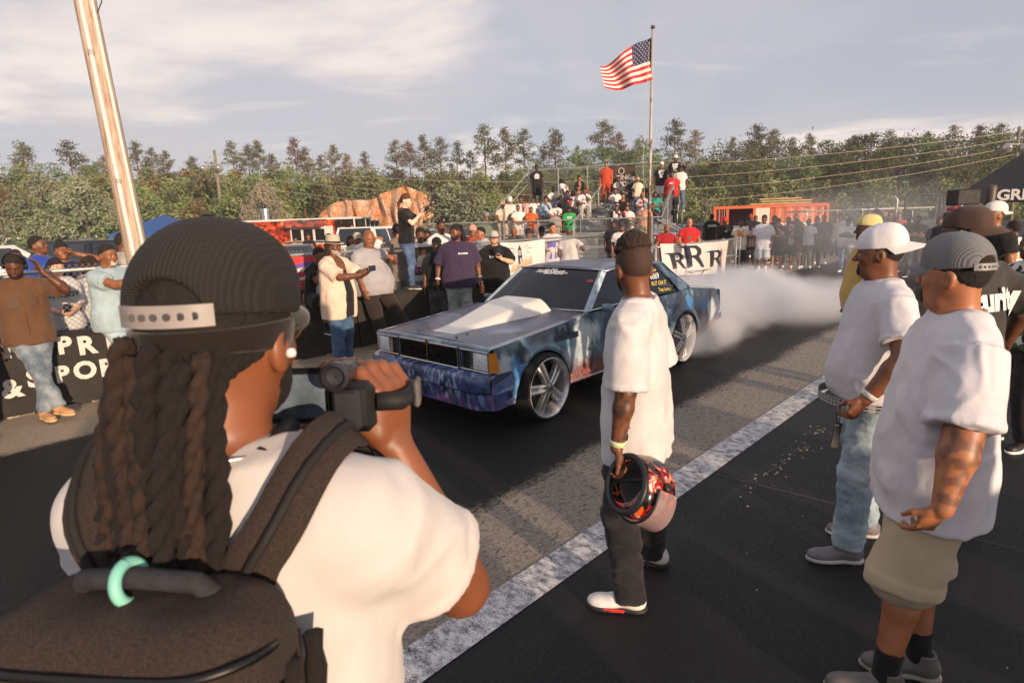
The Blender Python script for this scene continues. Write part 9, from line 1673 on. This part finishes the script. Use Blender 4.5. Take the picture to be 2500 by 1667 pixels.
# ---- the filming man in front: dreadlocks, trucker cap, backpack, camcorder
def build_cameraman():
 pos = (-.402, .790, 0); face = unit((.10, 1, 0)); H = 1.925; w = wl(pos, face, H); wd_ = wld(face); hand = w((-.200, .935, 1.572)); hl = w((-.36, .98, 1.585))
 i = person('man with long dreadlocks, black trucker cap and backpack filming with a camcorder', pos, face, H=H, lod=0, skin='#7a4a30', girth=1.04, head=(.02, .04, 0), R=hand, poleR=(-.35, .1, -1), handR=dict(none=True), L=hl, poleL=(.4, .0, -1), handL=dict(d=wd_((.25, .35, .9)), tv=wd_((.7, -.5, .3)), curl=.7), shw=.94, top=tee('#c6c1bf', hem=-.16, loose=.010, sleeve=.60), bottom=jeans('#2a2d33'), shoes=WHT, hat=dict(style='cap', c='#17130f', snap=True, z=.136, g=.001), hair=dict(style='short', g=.005, c='#17100c'), beard=dict(g=.005), glasses=dict(style='thin', c='#8a6a44'), cells=(.008, .0036, .0036, .0065))
 i['hat'].data.materials[0] = mesh_cloth('#2c2622'); near_folds(i, 21, .009); trucker_strap(i, '#8d8684', 0.0, .134, .0015); necklace(i, '#c9c2b8', .0034, .006, .080); root = i['root']; Hf = i['H']; T = i['T']; SH = i['SH']
 m = MB(); m.lathe([(.001, -.006), (.006, -.005), (.007, 0), (.005, .005), (.001, .006)], tuple(Hf((-.088, .004, .086))), 10, cap=False); m.build('ear_bud', plain('ear_bud_white', '#d8d4d0', .3), root, True)
 cpos = np.array([-.255, .955, 1.655]); F = Field(); wr = i['JT'][-1][2]; el = i['JT'][-1][1]; c0 = w(cpos); dl = unit(wd_((-.05, .10, 1.0))); tv = unit(wd_((-.45, -.85, .05)))
 F.cone(wr + (el - wr) * .35, wr, .036, .0285, .02); hand_prims(F, wr, dl, tv, -1, [.95, .85, .85, .9], 1.06, .45, .06, .0098)
 V, Q = mesh_field(F, .0034, it=1); o = [c for c in root.children if c.name.split('.')[0] == 'body'][0]; me = o.data; n0 = len(me.vertices); bm = bmesh.new(); bm.from_mesh(me); vs = [bm.verts.new(v) for v in V]
 for q in Q:
  try: f = bm.faces.new([vs[k] for k in q]); f.smooth = True
  except ValueError: pass
 a = min(range(len(V)), key=lambda k: np.linalg.norm(V[k] - (wr + (el - wr) * .30))); bm.verts.ensure_lookup_table(); nb = min((v for v in bm.verts[:n0]), key=lambda v: np.linalg.norm(np.array(v.co) - V[a])); e = [x for x in vs[a].link_edges][0].other_vert(vs[a]); bm.faces.new([nb, vs[a], e]); bm.to_mesh(me); bm.free(); me.update()
 cc = empty('camcorder', cpos); cc.scale = (1.22,) * 3; tag(cc, 'black camcorder with flip out screen held up in the filming man\'s right hand', 'camcorder'); fwd = unit((-.05, 1, -.10)); rgt = unit(np.cross(fwd, (0, 0, 1))); upv = np.cross(rgt, fwd); R = np.stack([rgt, fwd, upv], 1); RM = Matrix(R.tolist()); C = lambda p: tuple(R @ np.array(p, float)); blk = plain('camcorder_black', '#17171a', .4, 0, .1, 40); drk = plain('camcorder_grey', '#2b2b30', .35)
 m = MB(); m.box(C((0, 0, 0)), (.056, .125, .066), RM, bevel=.010); m.build('camera_body', blk, cc); m = MB(); m.box(C((-.004, -.070, .0)), (.034, .016, .052), RM, bevel=.004); m.build('battery', drk, cc)
 m = MB(); m.lathe([(.026, 0), (.028, .03), (.026, .05), (.022, .052), (.001, .046)], C((0, .062, .004)), 20, RM @ Matrix.Rotation(-math.pi / 2, 3, 'X')); m.build('lens_barrel', drk, cc, auto=40)
 m = MB(); m.lathe([(.012, 0), (.017, .012), (.018, .034), (.014, .038), (.010, .030), (.001, .029)], C((-.012, -.060, .046)), 20, RM @ Matrix.Rotation(math.pi / 2, 3, 'X'), cap=False); m.box(C((-.012, -.03, .044)), (.030, .07, .022), RM, bevel=.006); m.build('viewfinder', drk, cc, auto=40)
 sR = RM @ Matrix.Rotation(-.10, 3, 'Z'); sc = np.array(C((-.080, -.030, .014))); m = MB(); m.box(tuple(sc), (.104, .010, .074), sR, bevel=.005); scr = m.build('flip_screen', blk, cc); n_ = np.array(sR @ Vector((0, -1, 0))); m = MB(); m.box(tuple(sc + n_ * .0058), (.084, .001, .058), sR); m.build('screen_glass', plain('lit_screen', '#5d6a78', .08, 0, .35, 22), scr)
 st_ = MB(); pts = [C((.030, .045, .012)), C((.062, .030, .010)), C((.070, -.010, .006)), C((.060, -.045, .004)), C((.030, -.055, .006))]; st_.tube(pts, .012, 8); st_.build('hand_strap', plain('strap_black', '#121214', .7), cc, True); m = MB(); m.box(C((.077, -.004, .008)), (.008, .046, .036), RM @ Matrix.Rotation(.05, 3, 'Z'), bevel=.003); m.build('strap_pad', plain('strap_pad_grey', '#5a5652', .8, 0, .2, 60), cc)
 rs = random.Random(17); dm = [plain('dreadlock_hair', '#1a100a', .85, 0, .6, 110, 1.0), plain('dreadlock_sunlit', '#2c1b11', .8, 0, .5, 90, .8)]; W_ = lambda p: p  # second, lighter brown paints sunlit hair onto randomly chosen whole locks
 for k in range(58):
  a = math.radians(-34 + 190 * (k + .5) / 58 + rs.uniform(-3, 3)) ; lay = k % 3; r0 = .072 + .012 * lay; x0, y0 = math.sin(a) * r0 * .98, .012 + math.cos(a) * (r0 + .016); z0 = .105 + rs.uniform(-.01, .02); L_ = rs.uniform(.33, .42); ox, oy = math.sin(a) * .016, math.cos(a) * .020
  cl = []; n = 40; px_, ph = rs.uniform(-.014, .014), rs.uniform(0, 6)
  for j in range(n + 1):
   u = j / n; zz = z0 - L_ * u; bul = math.sin(min(1, u * 2.2) * 1.57); q = np.array([x0 + ox * bul + px_ * u + .006 * math.sin(u * 7 + ph), y0 + oy * bul + .006 * math.cos(u * 6 + ph) + .030 * u, zz]); P = Hf(q); d = float(SH.eval(P[None])[0])
   if d < .016: P = P + np.array([0, 1, 0.]) * (.016 - d)
   cl.append(P)
  m = MB(); rr = .0082 * rs.uniform(.8, 1.25)
  for sgn in (0, math.pi):
   pts = []; rad = []
   for j in range(n + 1):
    u = j / n; an = sgn + u * 38 + ph; t = unit(cl[min(j + 1, n)] - cl[max(j - 1, 0)]); e1 = unit(np.cross(t, (0.3, 1, .1))); e2 = np.cross(t, e1); pts.append(cl[j] + (e1 * math.cos(an) + e2 * math.sin(an)) * rr * .55); rad.append(rr * (.92 - .35 * max(0, u - .7) / .3) * (1 + .10 * math.sin(j * 2.3 + ph)))
   m.tube(pts, rad, 7)
  m.v = [(v[0] + rs.gauss(0, .0009), v[1] + rs.gauss(0, .0009), v[2] + rs.gauss(0, .0009)) for v in m.v]; m.build('dreadlock', dm[0 if rs.random() < .6 else 1], root, True)
 m = MB(); 
 for q_ in range(7):
  ph = rs.uniform(0, 6); pts = [T((-.085 - .010 * q_ + .03 * u + .006 * math.sin(u * 9 + ph), .145 + .02 * (q_ % 3) + .06 * u, .42 - .42 * u)) for u in np.linspace(0, 1, 22)]; pts = [p + np.array([-.015, .0, 0]) for p in pts]; m = MB(); m.tube(pts, [.011 + .002 * math.sin(k * 2.2 + ph) for k in range(22)], 7); m.build('dreadlock', dm[0], root, True)
 F = Field(); F.ell(Hf((0, .010, .128)), (.0865, .110, .095), .01, i['Rh']); F.plane(Hf((0, 0, .128)), i['Rh'] @ A3(0, 0, 1)); F.plane(Hf((0, 0, .090)), i['Rh'] @ unit((0, .12, -1))); F.plane(Hf((0, -.07, 0)), i['Rh'] @ A3(0, -1, 0)); field_obj('durag_band', F, .004, cloth_mat('#1f1712'), root)
 bp = empty('backpack', pos, root.rotation_euler.z); bp.scale = root.scale; tag(bp, 'dark brown fabric backpack with grab handle worn by the filming man', 'backpack'); b = NB('pack_fabric'); n = b.noise(420, 2, .7); g = b.noise(6, 4); b.color(b.mix(b.rng(n, .3, .7), '#1c1512', '#3a2c26')).set(Roughness=.95); b.bump(b.math('ADD', n, b.math('MULTIPLY', g, .6)), .5, .004); pm = b.m
 B_ = lambda p: T((p[0] - .005, p[1] - .055, p[2] + .118))
 F = Field(); F.rbox(B_((0.0, .250, .13)), (.145, .075, .245), .055, .02); F.rbox(B_((0.0, .320, .07)), (.130, .055, .160), .045, .03); V, Q = mesh_field(F, .006, it=2, disp=lambda V, N: .004 * fbm(V * 16, 3, 5)); link_mesh('pack_body', mesh_np('pack_body', V, Q), pm, bp, True)
 def on_pack(p):
  q = np.array(p, float)
  for _ in range(12):
   d = F.eval(q[None])[0]; e = .002; gr = np.array([F.eval((q + dx)[None])[0] - d for dx in np.eye(3) * e]) / e; q = q - gr * d / (gr @ gr + 1e-9)
  return q, unit(gr)
 zp = plain('zip_black', '#0d0b0a', .4)
 for zz, hw in ((.285, .150), (.335, .135)):
  pts = []
  for a in np.linspace(-1.45, 1.45, 40): q, g_ = on_pack(B_((hw * 1.2 * math.sin(a), .24 + .16 * math.cos(a), zz + .04 * math.cos(a)))); pts.append(q + g_ * .0022)
  m = MB(); m.tube(pts, .0042, 6); m.build('zip', zp, bp, True)
 q, g_ = on_pack(B_((.115, .36, .235))); m = MB(); m.box(tuple(q + g_ * .008), (.012, .008, .030), bevel=.003); m.build('zip_pull', plain('zip_pull_metal', '#8d8a86', .3, .9), bp)
 for sx in (-1, 1):
  path = [(.080, .150, .46), (.090, .130, .49), (.105, .085, .515), (.118, .0, .555), (.120, -.075, .50), (.118, -.125, .40), (.115, -.15, .22), (.130, -.13, .05)]; ctr = []; tt = np.linspace(0, len(path) - 1, 44)
  for t_ in tt: k = min(int(t_), len(path) - 2); f = t_ - k; ctr.append(T(np.array(path[k]) * (1 - f) * A3(sx, 1, 1) + np.array(path[k + 1]) * f * A3(sx, 1, 1)))
  for _ in range(3): ctr = [ctr[0]] + [(ctr[k - 1] + ctr[k] * 2 + ctr[k + 1]) / 4 for k in range(1, len(ctr) - 1)] + [ctr[-1]]
  sur = []; nor = []
  for P in ctr:
   q = P.copy()
   for _ in range(10):
    d = SH.eval(q[None])[0]; e = .003; gr = np.array([SH.eval((q + dx)[None])[0] - d for dx in np.eye(3) * e]) / e; q = q - gr * (d - .014) / (gr @ gr + 1e-9)
   sur.append(q); nor.append(unit(gr))
  m = MB(); hw = .030
  def rib(u, v, off): 
   k = min(int(u * (len(sur) - 1)), len(sur) - 2); f = u * (len(sur) - 1) - k; c = sur[k] * (1 - f) + sur[k + 1] * f; n_ = unit(nor[k] * (1 - f) + nor[k + 1] * f); t_ = unit(sur[min(k + 1, len(sur) - 1)] - sur[max(k - 1, 0)]); s = unit(np.cross(t_, n_)); edge = 1 - abs(2 * v - 1) ** 4; return c + s * hw * (2 * v - 1) + n_ * (off * (.35 + .65 * edge))
  m.grid(lambda u, v: rib(u, v, .012), 43, 8); m.grid(lambda u, v: rib(u, v, -.004), 43, 8, flip=True); m.grid(lambda u, v: rib(u, 0, .0042 - .0056 * v), 43, 1, flip=True); m.grid(lambda u, v: rib(u, 1, .0042 - .0056 * v), 43, 1); s_ = m.build('shoulder_strap', pm, bp, True)
  me = s_.data
  m = MB(); m.tube([rib(u, .5, .0145) for u in np.linspace(0, 1, 40)], .006, 6); m.build('strap_webbing', plain('webbing_black', '#171210', .8, 0, .2, 80), s_, True)
 hd = [B_((-.075, .225, .355)), B_((-.060, .240, .385)), B_((0, .245, .392)), B_((.060, .240, .385)), B_((.075, .225, .355))]; m = MB(); cu = []
 for t_ in np.linspace(0, 4, 25): k = min(int(t_), 3); f = t_ - k; cu.append(hd[k] * (1 - f) + hd[k + 1] * f)
 m.tube(cu, .0105, 10); h = m.build('grab_handle', plain('handle_fabric', '#26262b', .85, 0, .3, 60, .5), bp, True)
 c = B_((.006, .245, .392)); m = MB(); m.tube([c + np.array([.004 * math.cos(a), .019 * math.sin(a), .019 * math.cos(a) - .005]) for a in np.linspace(0, 2 * math.pi, 25)], .006, 8, False); m.build('mint_loop', plain('mint_rubber', '#7fc4b4', .5), h, True)
 m = MB(); m.tube([T((-.02, -.10, .53)), T((-.05, -.06, .575)), T((-.075, .0, .585)), T((-.07, .05, .575))], .016, 8); m.build('camera_neck_strap', plain('strap_black', '#121214', .7), root, True)
build_cameraman()
# ---- spectators on the camera's own side of the lane: they stand behind the camera and shade the lane
def build_near_side():
 spots = ((1.6, -1.2, 1.80), (2.5, -1.6, 1.86), (3.6, -1.3, 1.78), (4.7, -1.9, 1.84), (.55, -1.9, 1.83), (-1.3, -1.5, 1.76), (-2.3, -2.1, 1.80), (5.6, -1.4, 1.75), (3.0, -2.6, 1.9), (6.6, -2.2, 1.82), (-3.4, -1.4, 1.78))
 cs = (('white', WHT), ('black', BLK_), ('grey', GRY), ('navy', NVY), ('red', RED), ('tan', KHK), ('cream', '#cfc4b0'), ('olive', '#5a5c44'), ('blue', '#3a5a8c'), ('maroon', '#5a2430'), ('pale blue', '#9fb0bc'))
 for k, (x, y, h) in enumerate(spots): person('spectator in %s tee standing behind the camera position' % cs[k][0], (x, y, 0), (-.5, 1), H=h, lod=2, skin='d3', top=tee(cs[k][1]), bottom=jeans(), shoes=WHT, hair=SH_, group='spectators behind the camera', cells=(.04, .022, .04, .03), **P_stand(random.Random(k)))
build_near_side()
# ------------------------------------------------------------------ tyre smoke
def build_smoke():
 def vol(name, label, centre, radii, dens, rz=HEAD, nscale=1.2, lo=.38, hi=.66, seed=0.0, fall=1.0, col=(.92, .93, .97), flat=True, aniso=.2):
  m = bpy.data.materials.new(name); m.use_nodes = True; N = m.node_tree.nodes; L = m.node_tree.links; N.clear(); out = N.new('ShaderNodeOutputMaterial'); pv = N.new('ShaderNodeVolumePrincipled'); L.new(pv.outputs[0], out.inputs['Volume']); pv.inputs['Color'].default_value = col + (1,); pv.inputs['Anisotropy'].default_value = aniso
  tc = N.new('ShaderNodeTexCoord'); ln = N.new('ShaderNodeVectorMath'); ln.operation = 'LENGTH'; L.new(tc.outputs['Object'], ln.inputs[0])
  mp = N.new('ShaderNodeMapping'); mp.inputs['Scale'].default_value = tuple(r * nscale for r in radii); mp.inputs['Location'].default_value = (seed, seed * 1.7, seed * .6); L.new(tc.outputs['Object'], mp.inputs[0])
  n = N.new('ShaderNodeTexNoise'); n.inputs['Scale'].default_value = 1.0; n.inputs['Detail'].default_value = 5; n.inputs['Roughness'].default_value = .58; n.inputs['Distortion'].default_value = .5; L.new(mp.outputs[0], n.inputs['Vector'])
  def mth(op, a, b):
   x = N.new('ShaderNodeMath'); x.operation = op; x.use_clamp = op == 'MULTIPLY' and False
   for k, v in enumerate((a, b)):
    if isinstance(v, (int, float)): x.inputs[k].default_value = v
    else: L.new(v, x.inputs[k])
   return x.outputs[0]
  def mr(s, a, b, c, d): x = N.new('ShaderNodeMapRange'); x.interpolation_type = 'SMOOTHSTEP'; L.new(s, x.inputs[0]); [x.inputs[k + 1].default_value.__class__ for k in range(4)]; x.inputs[1].default_value = a; x.inputs[2].default_value = b; x.inputs[3].default_value = c; x.inputs[4].default_value = d; return x.outputs[0]
  rad = mr(ln.outputs['Value'], .15 * fall, .98, 1.0, 0.0); body = mth('ADD', n.outputs['Fac'], mth('MULTIPLY', mth('SUBTRACT', rad, .5), .55)); d = mth('MULTIPLY', mr(body, lo, hi, 0, dens), rad); L.new(d, pv.inputs['Density'])
  mb = MB(); nv, nu = 12, 20
  prof = [(math.sin(math.pi * k / nv), -math.cos(math.pi * k / nv)) for k in range(nv + 1)]; prof[0] = (.001, -1); prof[-1] = (.001, 1); mb.lathe(prof, n=nu); o = mb.build(name, m); o.location = centre; o.scale = radii; o.rotation_euler = (0, 0, rz); tag(o, label, 'smoke', kind='stuff'); return o
 c = lambda x, y, z: tuple(np.array(CAR_O) + UD * x + TD * y + np.array([0, 0, z]))
 vol('tyre_smoke', 'dense grey white tyre smoke rolling out from the rear wheels', c(5.6, -.2, .52), (3.9, 2.1, .88), 2.4, seed=2.3, nscale=1.35, lo=.40, hi=.70)
 vol('tyre_smoke', 'low tyre smoke curling under the rear wheel', c(3.5, -.75, .25), (1.7, .85, .42), 4.0, seed=5.1, nscale=2.2, lo=.36, hi=.68)
 vol('tyre_smoke', 'low wisps of tyre smoke spreading right across the lane', c(7.6, -.9, .34), (4.6, 2.4, .60), 1.1, seed=9.4, nscale=1.1, lo=.44, hi=.72)
 vol('drifting_smoke', 'thin blue grey smoke drifting through the right hand crowd', c(14.5, -.3, 1.35), (8.0, 5.0, 2.3), .075, seed=7.7, nscale=.45, lo=.36, hi=.70)
build_smoke()
def build_haze():
 m = bpy.data.materials.new('haze'); m.use_nodes = True; N = m.node_tree.nodes; N.clear(); out = N.new('ShaderNodeOutputMaterial'); pv = N.new('ShaderNodeVolumePrincipled'); m.node_tree.links.new(pv.outputs[0], out.inputs['Volume']); pv.inputs['Color'].default_value = (.93, .93, .97, 1); pv.inputs['Density'].default_value = .0008; pv.inputs['Anisotropy'].default_value = .1
 mb = MB(); mb.box((0, 52, 11.0), (1100, 130, 25)); tag(mb.build('haze', m), 'thin evening haze hanging over the track and trees', 'haze', kind='stuff')
build_haze()
